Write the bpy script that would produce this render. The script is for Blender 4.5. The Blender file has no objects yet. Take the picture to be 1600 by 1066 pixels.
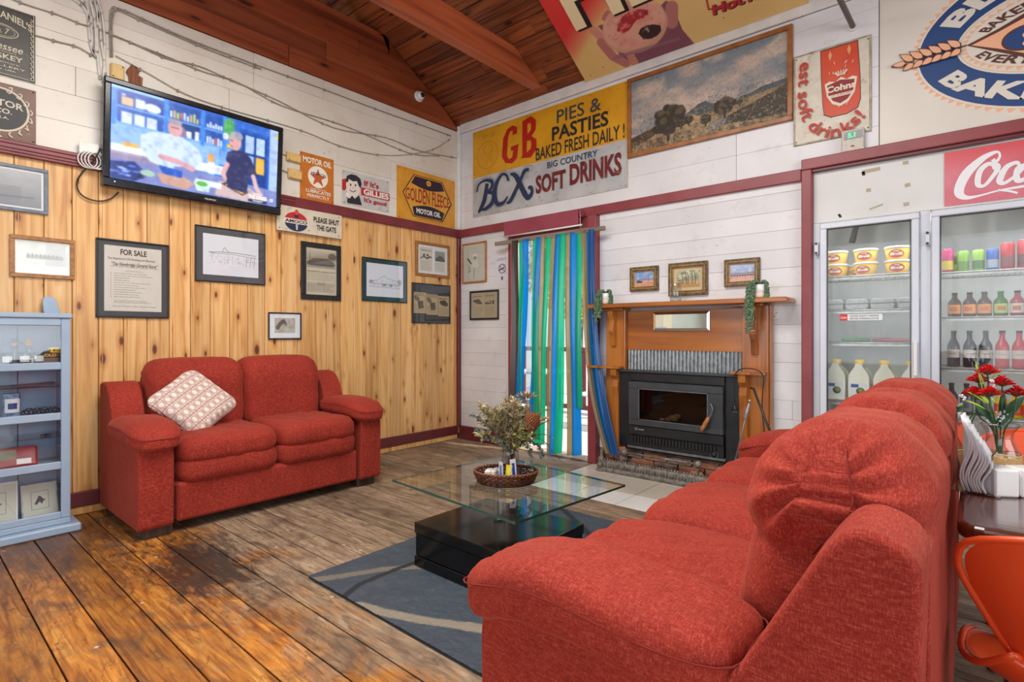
import bpy, bmesh, math, random
import numpy as np
from mathutils import Vector, Matrix, noise as mnoise
PI = math.pi
rnd = random.Random(7)
SC = bpy.context.scene
COL = SC.collection

# ---------------------------------------------------------------- camera, world, lights, exposure
TH = math.radians(40.6); FPX = 845.5; EYE = 1.2
FW = (-math.sin(TH), math.cos(TH)); RT = (math.cos(TH), math.sin(TH))
cam_d = bpy.data.cameras.new('camera'); cam = bpy.data.objects.new('camera', cam_d); COL.objects.link(cam)
cam.location = (0, 0, EYE); cam.rotation_euler = (PI / 2, 0, TH)
cam_d.sensor_width = 36; cam_d.lens = FPX / 1600 * 36; cam_d.shift_y = -11 / 1600; cam_d.clip_start = 0.02
SC.camera = cam
SC.view_settings.view_transform = 'Standard'; SC.view_settings.look = 'None'
SC.view_settings.exposure = 0.15; SC.view_settings.gamma = 1.0; SC.view_settings.use_curve_mapping = False
SC.cycles.use_denoising = True
SC.cycles.max_bounces = 8; SC.cycles.diffuse_bounces = 4; SC.cycles.glossy_bounces = 4
SC.cycles.transparent_max_bounces = 24; SC.cycles.transmission_bounces = 6
SC.cycles.sample_clamp_indirect = 6; SC.cycles.caustics_reflective = False; SC.cycles.caustics_refractive = False
w = bpy.data.worlds.new('world'); SC.world = w; w.use_nodes = True
bg = w.node_tree.nodes['Background']; bg.inputs[0].default_value = (0.80, 0.88, 1.0, 1); bg.inputs[1].default_value = 1.25
sl = bpy.data.lights.new('sun', 'SUN'); sl.energy = 4.5; sl.angle = math.radians(1.5); sl.color = (1.0, .96, .90); so = bpy.data.objects.new('sun', sl); COL.objects.link(so)
so.rotation_euler = Vector((.55, .15, .82)).to_track_quat('Z', 'Y').to_euler()

def area(name, loc, rot, sx, sy, power, colr=(1, 1, 1), spread=PI):
    l = bpy.data.lights.new(name, 'AREA'); l.shape = 'RECTANGLE'; l.size = sx; l.size_y = sy
    l.energy = power; l.color = colr; l.spread = spread
    o = bpy.data.objects.new(name, l); COL.objects.link(o); o.location = loc; o.rotation_euler = rot
    return o
# daylight through the shop windows behind and to the right of the camera, and two added fill lights below the ceiling
area('window_daylight', (-1.2, -3.05, 1.75), (PI / 2, 0, 0), 5.6, 2.2, 60, (0.95, 0.98, 1.0))
area('window_daylight', (3.85, 0.4, 1.75), (PI / 2, 0, PI / 2), 4.6, 2.2, 120, (0.95, 0.98, 1.0))
area('ceiling_fill_light', (-1.6, 1.2, 3.6), (0, 0, 0), 2.6, 1.6, 150, (1.0, 0.96, 0.90))  # added soft fill from above, no lamp fixture stands here
area('ceiling_bounce_fill', (-1.6, 0.9, 3.75), (PI, 0, 0), 2.6, 1.6, 78, (1.0, 0.95, 0.88))  # added upward fill that brightens the ceiling boards
area('fridge_lamp', (-0.25, 4.47, 1.97), (math.radians(-14), 0, 0), 1.9, 0.1, 6, (1.0, .98, .94))

# ---------------------------------------------------------------- pixel <-> world helpers (used only to read off real positions)
def ray(px, py, ax, v):
    d = (FW[0] + (px - 800) / FPX * RT[0], FW[1] + (px - 800) / FPX * RT[1], (522 - py) / FPX)
    o = (0, 0, EYE); t = (v - o[ax]) / d[ax]
    return Vector((t * d[0], t * d[1], EYE + t * d[2]))
WX = -4.53; WY = 4.347
def onL(px, py): p = ray(px, py, 0, WX); return p.y, p.z
def onB(px, py): p = ray(px, py, 1, WY); return p.x, p.z
def onF(px, py, z=0): p = ray(px, py, 2, z); return p.x, p.y

# ---------------------------------------------------------------- objects and tags
def link(name, data, parent=None):
    o = bpy.data.objects.new(name, data); COL.objects.link(o)
    if parent is not None: o.parent = parent
    return o
def tag(o, label=None, cat=None, group=None, kind=None):
    if label: o['label'] = label
    if cat: o['category'] = cat
    if group: o['group'] = group
    if kind: o['kind'] = kind
    return o
def thing(name, label, cat, loc=(0, 0, 0), rotz=0.0, group=None, mat4=None):
    o = link(name, None)
    if mat4 is not None: o.matrix_world = mat4
    else: o.location = loc; o.rotation_euler = (0, 0, rotz)
    o.empty_display_size = 0.1
    return tag(o, label, cat, group)
def dup(root, loc, rotz=None, label=None, group=None):
    r = root.copy(); COL.objects.link(r); r.location = loc
    if rotz is not None: r.rotation_euler = (0, 0, rotz)
    if label: r['label'] = label
    if group: r['group'] = group
    for ch in list(root.children):
        c = ch.copy(); COL.objects.link(c); c.parent = r
        for g in list(ch.children):
            d = g.copy(); COL.objects.link(d); d.parent = c
    return r

# ---------------------------------------------------------------- mesh builder
class MB:
    def __init__(s): s.v = []; s.f = []; s.sm = []
    def add(s, vs, fs, smooth=False):
        n = len(s.v); s.v += [tuple(p) for p in vs]; s.f += [tuple(i + n for i in f) for f in fs]; s.sm += [smooth] * len(fs); return s
    def box(s, x0, x1, y0, y1, z0, z1, M=None):
        vs = [(x, y, z) for x in (x0, x1) for y in (y0, y1) for z in (z0, z1)]
        if M is not None: vs = [M @ Vector(p) for p in vs]
        return s.add(vs, [(0, 1, 3, 2), (4, 6, 7, 5), (0, 4, 5, 1), (2, 3, 7, 6), (0, 2, 6, 4), (1, 5, 7, 3)])
    def cbox(s, x0, x1, y0, y1, z0, z1, c=0.004, M=None):
        """box with chamfered edges"""
        bm = bmesh.new(); bmesh.ops.create_cube(bm, size=1)
        for v in bm.verts:
            v.co = Vector(((x0 + x1) / 2 + v.co.x * (x1 - x0), (y0 + y1) / 2 + v.co.y * (y1 - y0), (z0 + z1) / 2 + v.co.z * (z1 - z0)))
        c = min(c, abs(x1 - x0) * .45, abs(y1 - y0) * .45, abs(z1 - z0) * .45)
        bmesh.ops.bevel(bm, geom=bm.edges[:], offset=c, segments=1, affect='EDGES')
        bm.verts.index_update()
        vs = [(M @ v.co) if M is not None else v.co.copy() for v in bm.verts]
        s.add(vs, [[v.index for v in f.verts] for f in bm.faces]); bm.free(); return s
    def tube(s, pts, r, n=8, closed=False, rs=None, cap=True):
        pts = [Vector(p) for p in pts]; m = len(pts); rings = []
        up = None
        for i, p in enumerate(pts):
            if closed: t = pts[(i + 1) % m] - pts[i - 1]
            else: t = pts[min(i + 1, m - 1)] - pts[max(i - 1, 0)]
            if t.length < 1e-9: t = Vector((0, 0, 1))
            t.normalize()
            if up is None:
                up = Vector((0, 0, 1)) if abs(t.z) < .9 else Vector((1, 0, 0))
            up = (up - t * up.dot(t))
            if up.length < 1e-6: up = t.orthogonal()
            up.normalize(); sd = t.cross(up)
            rr = rs[i] if rs else r
            rings.append([p + (up * math.cos(2 * PI * k / n) + sd * math.sin(2 * PI * k / n)) * rr for k in range(n)])
        vs = [q for R_ in rings for q in R_]; fs = []
        for i in range(m if closed else m - 1):
            j = (i + 1) % m
            for k in range(n): fs.append((i * n + k, i * n + (k + 1) % n, j * n + (k + 1) % n, j * n + k))
        s.add(vs, fs, True)
        if cap and not closed:
            b = len(s.v) - len(vs)
            s.f += [tuple(b + k for k in range(n)), tuple(b + (m - 1) * n + k for k in reversed(range(n)))]; s.sm += [False, False]
        return s
    def cyl(s, p0, p1, r0, r1=None, n=16):
        return s.tube([p0, p1], 0, n, rs=[r0, r0 if r1 is None else r1])
    def lathe(s, prof, c=(0, 0, 0), n=20, smooth=True, sx=1, sy=1):
        vs = []; fs = []
        for r, z in prof:
            for k in range(n):
                a = 2 * PI * k / n; vs.append((c[0] + r * math.cos(a) * sx, c[1] + r * math.sin(a) * sy, c[2] + z))
        for i in range(len(prof) - 1):
            for k in range(n):
                fs.append((i * n + k, i * n + (k + 1) % n, (i + 1) * n + (k + 1) % n, (i + 1) * n + k))
        if prof[0][0] > 1e-5: fs.append(tuple(reversed(range(n))))
        if prof[-1][0] > 1e-5: fs.append(tuple((len(prof) - 1) * n + k for k in range(n)))
        return s.add(vs, fs, smooth)
    def prism(s, poly, a0, a1, ax='x', M=None):
        """poly of 2D points extruded along an axis: ax x -> (y,z), y -> (x,z), z -> (x,y)"""
        def q(p, a):
            v = {'x': (a, p[0], p[1]), 'y': (p[0], a, p[1]), 'z': (p[0], p[1], a)}[ax]
            return (M @ Vector(v)) if M is not None else v
        n = len(poly); vs = [q(p, a0) for p in poly] + [q(p, a1) for p in poly]
        fs = [tuple(range(n)), tuple(reversed(range(n, 2 * n)))] + [(i, n + i, n + (i + 1) % n, (i + 1) % n) for i in range(n)]
        return s.add(vs, fs)
    def sph(s, c, r, n=10, m=6, sc=(1, 1, 1)):
        return s.lathe([(max(r * math.sin(PI * i / m) * 1.0, 0) , -r * math.cos(PI * i / m) * sc[2]) for i in range(m + 1)], c, n, True, sc[0], sc[1])
    def mesh(s, name, mat, fixn=True):
        me = bpy.data.meshes.new(name); me.from_pydata(s.v, [], s.f)
        me.polygons.foreach_set('use_smooth', s.sm)
        if fixn:
            bm = bmesh.new(); bm.from_mesh(me); bmesh.ops.remove_doubles(bm, verts=bm.verts[:], dist=1e-6) if len(s.v) < 4000 else None
            bmesh.ops.recalc_face_normals(bm, faces=bm.faces[:]); bm.to_mesh(me); bm.free()
        if mat: me.materials.append(mat)
        me.update(); return me
    def build(s, name, mat, parent=None, bevel=0, seg=2, fixn=True):
        o = link(name, s.mesh(name, mat, fixn), parent)
        if bevel:
            b = o.modifiers.new('bevel', 'BEVEL'); b.width = bevel; b.segments = seg; b.limit_method = 'ANGLE'; b.angle_limit = math.radians(40)
            b.harden_normals = False
        return o

def bez(p0, p1, p2, p3, n=12):
    r = []
    for i in range(n + 1):
        t = i / n; a = (1 - t) ** 3; b = 3 * t * (1 - t) ** 2; c = 3 * t * t * (1 - t); d = t ** 3
        r.append(tuple(a * p0[k] + b * p1[k] + c * p2[k] + d * p3[k] for k in range(len(p0))))
    return r
def spline(pts, n=6):
    """Catmull-Rom through pts"""
    out = []; m = len(pts)
    for i in range(m - 1):
        p0 = pts[max(i - 1, 0)]; p1 = pts[i]; p2 = pts[i + 1]; p3 = pts[min(i + 2, m - 1)]
        for j in range(n):
            t = j / n
            out.append(tuple(.5 * ((2 * b) + (c - a) * t + (2 * a - 5 * b + 4 * c - d) * t * t + (3 * b - a - 3 * c + d) * t ** 3) for a, b, c, d in zip(p0, p1, p2, p3)))
    out.append(tuple(pts[-1])); return out

# ---------------------------------------------------------------- materials
def lin(h):
    h = h.lstrip('#'); r = []
    for i in (0, 2, 4):
        c = int(h[i:i + 2], 16) / 255; r.append(c / 12.92 if c <= .04045 else ((c + .055) / 1.055) ** 2.4)
    return (*r, 1)
class NT:
    def __init__(s, name):
        s.m = bpy.data.materials.new(name); s.m.use_nodes = True; s.t = s.m.node_tree; s.n = s.t.nodes; s.l = s.t.links
        s.b = s.n['Principled BSDF']; s.out = s.n['Material Output']
    def new(s, ty, **kw):
        nd = s.n.new(ty)
        for k, v in kw.items():
            if k.startswith('_'): setattr(nd, k[1:], v)
            else:
                kk = k.replace('__', ' ')
                nd.inputs[int(kk[1:]) if kk[0] == 'i' and kk[1:].isdigit() else kk].default_value = v
        return nd
    def k(s, a, b): s.l.new(a, b)
    def mix(s, fac, a, b, mode='MIX'):
        nd = s.n.new('ShaderNodeMix'); nd.data_type = 'RGBA'; nd.blend_type = mode
        for sock, val in ((nd.inputs[0], fac), (nd.inputs[6], a), (nd.inputs[7], b)):
            if hasattr(val, 'is_linked') or hasattr(val, 'links'): s.k(val, sock)
            else: sock.default_value = val
        return nd.outputs[2]
    def ramp(s, inp, stops):
        nd = s.n.new('ShaderNodeValToRGB'); cr = nd.color_ramp
        while len(cr.elements) > 1: cr.elements.remove(cr.elements[-1])
        for i, (p, c) in enumerate(stops):
            e = cr.elements[0] if i == 0 else cr.elements.new(p)
            e.position = p; e.color = c if len(c) == 4 else (*c, 1)
        s.k(inp, nd.inputs[0]); return nd.outputs[0]
    def noise(s, vec, scale, detail=3, dist=0, rough=.5):
        nd = s.new('ShaderNodeTexNoise', Scale=scale, Detail=detail, Distortion=dist, Roughness=rough)
        if vec is not None: s.k(vec, nd.inputs['Vector'])
        return nd.outputs[0]
    def mapping(s, vec, scale=(1, 1, 1), rot=(0, 0, 0), loc=(0, 0, 0)):
        nd = s.new('ShaderNodeMapping'); nd.inputs['Scale'].default_value = scale; nd.inputs['Rotation'].default_value = rot; nd.inputs['Location'].default_value = loc
        s.k(vec, nd.inputs[0]); return nd.outputs[0]
    def pos(s): return s.new('ShaderNodeNewGeometry').outputs['Position']
    def obj(s): return s.new('ShaderNodeTexCoord').outputs['Object']
    def bump(s, h, strength=.3, dist=.01):
        nd = s.new('ShaderNodeBump', Strength=strength, Distance=dist); s.k(h, nd.inputs['Height']); s.k(nd.outputs[0], s.b.inputs['Normal']); return nd
    def base(s, c):
        if hasattr(c, 'links'): s.k(c, s.b.inputs['Base Color'])
        else: s.b.inputs['Base Color'].default_value = c
MC = {}
def col(h, rough=.6, metal=0, name=None, spec=None):
    key = (h, rough, metal)
    if key not in MC:
        t = NT(name or 'paint_' + h.strip('#')); t.base(lin(h)); t.b.inputs['Roughness'].default_value = rough; t.b.inputs['Metallic'].default_value = metal
        MC[key] = t.m
    return MC[key]
def vary(name, h1, h2, rough=.6, scale=6, metal=0, bump=0, bscale=60, detail=4, coat=0, obj=False, lo=.35, hi=.65):
    t = NT(name); v = t.obj() if obj else t.pos()
    n = t.noise(v, scale, detail); t.base(t.ramp(n, [(lo, lin(h1)), (hi, lin(h2))]))
    t.b.inputs['Roughness'].default_value = rough; t.b.inputs['Metallic'].default_value = metal; t.b.inputs['Coat Weight'].default_value = coat
    if bump: t.bump(t.noise(v, bscale, 3), bump)
    return t.m
def wood(name, light, mid, dark, along='z', rough=.5, across=26, knots=True, knotc='#5a3018', coat=0, var=.25, kscale=6.0, gr=.5, bump=.12, usepos=True, acr=None, ks=.30, kr=1.0):
    t = NT(name); p = t.pos() if usepos else t.obj()
    oi = t.new('ShaderNodeObjectInfo').outputs['Random']
    off = t.new('ShaderNodeCombineXYZ'); mul = t.new('ShaderNodeMath', _operation='MULTIPLY', i1=37.0); t.k(oi, mul.inputs[0])
    for i in range(3): t.k(mul.outputs[0], off.inputs[i])
    add = t.new('ShaderNodeVectorMath', _operation='ADD'); t.k(p, add.inputs[0]); t.k(off.outputs[0], add.inputs[1]); v = add.outputs[0]
    sc = {'x': (.05, 1, 1), 'y': (1, .05, 1), 'z': (1, 1, .05)}[along]
    sk = {'x': (.22, 1, 1), 'y': (1, .22, 1), 'z': (1, 1, .22)}[along]
    sp = t.new('ShaderNodeSeparateXYZ'); t.k(v, sp.inputs[0]); cb = t.new('ShaderNodeCombineXYZ'); ml0 = t.new('ShaderNodeMath', _operation='MULTIPLY', i1=ks)
    ai = 'xyz'.index(along); ci = 'xyz'.index(acr) if acr else {'x': 1, 'y': 2, 'z': 1}[along]
    t.k(sp.outputs[ci], cb.inputs[0]); t.k(sp.outputs[ai], ml0.inputs[0]); t.k(ml0.outputs[0], cb.inputs[1])
    vor = t.new('ShaderNodeTexVoronoi', Scale=kscale); vor.voronoi_dimensions = '2D'; t.k(cb.outputs[0], vor.inputs['Vector'])
    kn = t.noise(t.mapping(v, sk), 9, 2)
    mg = t.noise(t.mapping(v, sc), across, 5, 1.2)
    fine = t.noise(t.mapping(v, sc), across * 5, 2, .3)
    c = t.ramp(mg, [(.3, lin(dark)), (.47, lin(mid)), (.68, lin(light))])
    c = t.mix(.22 * gr * 2, c, t.ramp(fine, [(.3, (.45, .45, .45, 1)), (.6, (1, 1, 1, 1))]), 'MULTIPLY')
    rv = t.ramp(oi, [(0, (1 - var, 1 - var, 1 - var, 1)), (1, (1 + var * .35,) * 3 + (1,))]); c = t.mix(1.0, c, rv, 'MULTIPLY')
    if knots:
        sub = t.new('ShaderNodeMath', _operation='MULTIPLY_ADD', i1=.22, i2=-.07); t.k(kn, sub.inputs[0])
        a0 = t.new('ShaderNodeMath', _operation='SUBTRACT'); t.k(vor.outputs['Distance'], a0.inputs[0]); t.k(sub.outputs[0], a0.inputs[1])
        sc_ = t.new('ShaderNodeSeparateColor'); t.k(vor.outputs['Color'], sc_.inputs[0]); rs = t.new('ShaderNodeMath', _operation='MULTIPLY_ADD', i1=-.10, i2=.075); t.k(sc_.outputs[0], rs.inputs[0])
        ad = t.new('ShaderNodeMath', _operation='ADD'); t.k(a0.outputs[0], ad.inputs[0]); t.k(rs.outputs[0], ad.inputs[1])
        k1 = t.ramp(ad.outputs[0], [(.0, (1, 1, 1, 1)), (.012 * kr, (.8,) * 3), (.04 * kr, (0, 0, 0, 1))])
        k2 = t.ramp(ad.outputs[0], [(.04 * kr, (.75,) * 3), (.16 * kr, (0, 0, 0, 1))])
        c = t.mix(k2, c, t.mix(1.0, c, (.72, .55, .42, 1), 'MULTIPLY')); c = t.mix(k1, c, lin(knotc))
    t.base(c); t.b.inputs['Roughness'].default_value = rough; t.b.inputs['Coat Weight'].default_value = coat; t.b.inputs['Coat Roughness'].default_value = .15
    if bump: t.bump(fine, bump, .004)
    return t.m
def glassy(name, tint=(1, 1, 1, 1), refl=1.0, rough=0.0, haze=0.0, hazec=(1, 1, 1, 1), ior=1.5):
    """thin pane: clear with Fresnel reflections"""
    t = NT(name); tr = t.new('ShaderNodeBsdfTransparent', Color=tint); gl = t.new('ShaderNodeBsdfGlossy', Roughness=rough)
    lw = t.new('ShaderNodeLayerWeight', Blend=.5); pw = t.new('ShaderNodeMath', _operation='POWER', i1=4.0); t.k(lw.outputs['Facing'], pw.inputs[0])
    ml = t.new('ShaderNodeMath', _operation='MULTIPLY_ADD', i1=.85 * refl, i2=.035 * refl); t.k(pw.outputs[0], ml.inputs[0])
    mx = t.new('ShaderNodeMixShader'); t.k(ml.outputs[0], mx.inputs[0]); t.k(tr.outputs[0], mx.inputs[1]); t.k(gl.outputs[0], mx.inputs[2]); res = mx.outputs[0]
    if haze:
        df = t.new('ShaderNodeBsdfTranslucent', Color=hazec); d2 = t.new('ShaderNodeBsdfDiffuse', Color=hazec); m0 = t.new('ShaderNodeMixShader', i0=.5); t.k(df.outputs[0], m0.inputs[1]); t.k(d2.outputs[0], m0.inputs[2])
        nz = t.noise(t.mapping(t.pos(), (1, 1, .25)), 9, 5); rp = t.ramp(nz, [(.4, (0, 0, 0, 1)), (.7, (haze,) * 3)])
        m2 = t.new('ShaderNodeMixShader'); t.k(rp, m2.inputs[0]); t.k(res, m2.inputs[1]); t.k(m0.outputs[0], m2.inputs[2]); res = m2.outputs[0]
    t.k(res, t.out.inputs[0]); return t.m

# ---------------------------------------------------------------- flat prints: colour painted per vertex on a fine grid (numpy), shown by an Attribute node
def s2l(a): return np.where(a <= .04045, a / 12.92, ((a + .055) / 1.055) ** 2.4)
def hx(h): h = h.lstrip('#'); return np.array([int(h[i:i + 2], 16) / 255 for i in (0, 2, 4)])
class Cv:
    def __init__(s, w, h, c='#ffffff', asp=None):
        s.w, s.h = w, h; s.a = np.ones((h, w, 3)) * hx(c); s.asp = asp or w / h
        s.X, s.Y = np.meshgrid(np.linspace(0, 1, w), np.linspace(0, 1, h)); s.rg = np.random.RandomState(5)
    def bl(s, m, c, a=1.0):
        m = np.clip(m, 0, 1)[..., None] * a; c = hx(c) if isinstance(c, str) else c; s.a = s.a * (1 - m) + c * m; return s
    def rect(s, x0, y0, x1, y1, c, a=1.0):
        e = 1.0 / s.w; ey = 1.0 / s.h
        return s.bl(np.clip((s.X - x0) / e + .5, 0, 1) * np.clip((x1 - s.X) / e + .5, 0, 1) * np.clip((s.Y - y0) / ey + .5, 0, 1) * np.clip((y1 - s.Y) / ey + .5, 0, 1), c, a)
    def ell(s, cx, cy, rx, ry, c, a=1.0, rot=0, soft=.06):
        dx = (s.X - cx) * s.asp; dy = s.Y - cy; rx = rx * s.asp
        x = dx * math.cos(rot) + dy * math.sin(rot); y = -dx * math.sin(rot) + dy * math.cos(rot)
        d = np.sqrt((x / rx) ** 2 + (y / ry) ** 2); return s.bl((1 - d) / soft + .5, c, a)
    def inside(s, pts):
        m = np.zeros(s.X.shape, bool); n = len(pts)
        for i in range(n):
            x0, y0 = pts[i]; x1, y1 = pts[(i + 1) % n]
            if y0 == y1: continue
            cnd = ((y0 > s.Y) != (y1 > s.Y)) & (s.X < (x1 - x0) * (s.Y - y0) / (y1 - y0) + x0); m ^= cnd
        return m.astype(float)
    def poly(s, pts, c, a=1.0): return s.bl(s.inside(pts), c, a)
    def line(s, pts, wd, c, a=1.0):
        D = np.full(s.X.shape, 9.0)
        for (x0, y0), (x1, y1) in zip(pts, pts[1:]):
            ax, ay = x0 * s.asp, y0; dx, dy = (x1 - x0) * s.asp, y1 - y0; L2 = dx * dx + dy * dy + 1e-12
            t = np.clip(((s.X * s.asp - ax) * dx + (s.Y - ay) * dy) / L2, 0, 1)
            D = np.minimum(D, np.hypot(s.X * s.asp - ax - t * dx, s.Y - ay - t * dy))
        return s.bl((wd - D) * s.h * .8 + .5, c, a)
    def nz(s, fx, fy, octv=4, seed=0):
        r = np.random.RandomState(seed); out = np.zeros(s.X.shape); am = 1; tot = 0
        for o in range(octv):
            nx, ny = int(fx * 2 ** o) + 2, int(fy * 2 ** o) + 2; g = r.rand(ny + 1, nx + 1)
            u = s.X * (nx - 1); v = s.Y * (ny - 1); i = u.astype(int); j = v.astype(int); fu = u - i; fv = v - j; fu = fu * fu * (3 - 2 * fu); fv = fv * fv * (3 - 2 * fv)
            out += am * ((g[j, i] * (1 - fu) + g[j, i + 1] * fu) * (1 - fv) + (g[j + 1, i] * (1 - fu) + g[j + 1, i + 1] * fu) * fv); tot += am; am *= .5
        return out / tot
    def blur(s, n=1):
        for _ in range(n):
            p = np.pad(s.a, ((1, 1), (1, 1), (0, 0)), 'edge'); s.a = (p[:-2, 1:-1] + p[2:, 1:-1] + p[1:-1, :-2] + p[1:-1, 2:] + 2 * p[1:-1, 1:-1]) / 6
        return s
    def grad(s, c0, c1, y0=0, y1=1, ang=None, a=1.0):
        t = np.clip((s.Y - y0) / (y1 - y0), 0, 1)[..., None]; cc = hx(c0) * (1 - t) + hx(c1) * t; m = ((s.Y >= y0 - 1e-6) & (s.Y <= y1 + 1e-6)).astype(float)
        return s.bl(m, cc, a)
    def build(s, name, W, H, parent, mat, z=0.0, x0=0, y0=0):
        """grid in local XY with x0,y0 the top-left corner; y runs down the canvas"""
        h, w = s.h, s.w; co = np.zeros((h * w, 3)); co[:, 0] = x0 + s.X.ravel() * W; co[:, 1] = y0 - s.Y.ravel() * H; co[:, 2] = z
        i = np.arange(h * w).reshape(h, w); q = np.stack([i[1:, :-1], i[1:, 1:], i[:-1, 1:], i[:-1, :-1]], -1).reshape(-1, 4)
        me = bpy.data.meshes.new(name); me.vertices.add(h * w); me.vertices.foreach_set('co', co.ravel())
        me.loops.add(q.size); me.loops.foreach_set('vertex_index', q.ravel().astype(np.int32)); me.polygons.add(len(q)); me.polygons.foreach_set('loop_start', np.arange(0, q.size, 4, dtype=np.int32))
        at = me.color_attributes.new('print', 'FLOAT_COLOR', 'POINT'); c = np.ones((h * w, 4)); c[:, :3] = s2l(np.clip(s.a, 0, 1)).reshape(-1, 3); at.data.foreach_set('color', c.ravel())
        me.update(calc_edges=True); me.validate(); me.materials.append(mat); return link(name, me, parent)
def print_mat(name, rough=.6, emit=0, coat=0):
    t = NT(name); a = t.new('ShaderNodeAttribute', _attribute_name='print')
    if emit:
        t.b.inputs['Base Color'].default_value = (0, 0, 0, 1); t.k(a.outputs[0], t.b.inputs['Emission Color']); t.b.inputs['Emission Strength'].default_value = emit
    else: t.k(a.outputs[0], t.b.inputs['Base Color'])
    t.b.inputs['Roughness'].default_value = rough; t.b.inputs['Coat Weight'].default_value = coat; t.b.inputs['Coat Roughness'].default_value = .03; return t.m
PRINT = print_mat('printed_matt'); PRINTG = print_mat('printed_behind_glass', .5, 0, .5); SCREEN = print_mat('screen', .25, 1.2)

# ---------------------------------------------------------------- flat lettering
_TC = {}
def text_geo(body, bold=0.0, shear=0.0, res=3):
    key = (body, bold, shear)
    if key in _TC: return _TC[key]
    c = bpy.data.curves.new('t', 'FONT'); c.body = body; c.size = 1; c.offset = bold; c.shear = shear; c.resolution_u = res; c.fill_mode = 'FRONT'
    o = bpy.data.objects.new('t', c); COL.objects.link(o); dg = bpy.context.evaluated_depsgraph_get(); dg.update()
    me = o.evaluated_get(dg).to_mesh(); v = [tuple(p.co) for p in me.vertices]; f = [tuple(p.vertices) for p in me.polygons]
    o.evaluated_get(dg).to_mesh_clear(); bpy.data.objects.remove(o); bpy.data.curves.remove(c)
    _TC[key] = (v, f); return v, f
def lettering(body, x0, y0, x1, y1, z, mat, parent, bold=.01, shear=0, warp=None, name='lettering', label=None):
    """fit the letters' bounding box into the local box (x0,y0) bottom-left .. (x1,y1) top-right"""
    v, f = text_geo(body, bold, shear); xs = [p[0] for p in v]; ys = [p[1] for p in v]; ax, bx, ay, by = min(xs), max(xs), min(ys), max(ys)
    vs = [(x0 + (p[0] - ax) / (bx - ax) * (x1 - x0), y0 + (p[1] - ay) / (by - ay) * (y1 - y0), z) for p in v]
    if warp: vs = [(*warp(p[0], p[1]), z) for p in vs]
    me = bpy.data.meshes.new(name); me.from_pydata(vs, [], f); me.materials.append(mat); o = link(name, me, parent)
    if label: o['label'] = label
    return o
def wallM(wall, a, z, n=0.0):
    """local X to the right along the wall, Y up, Z out of the wall into the room"""
    if wall == 'L': return Matrix(((0, 0, 1, WX + n), (1, 0, 0, a), (0, 1, 0, z), (0, 0, 0, 1)))
    return Matrix(((1, 0, 0, a), (0, 0, -1, WY - n), (0, 1, 0, z), (0, 0, 0, 1)))
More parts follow.
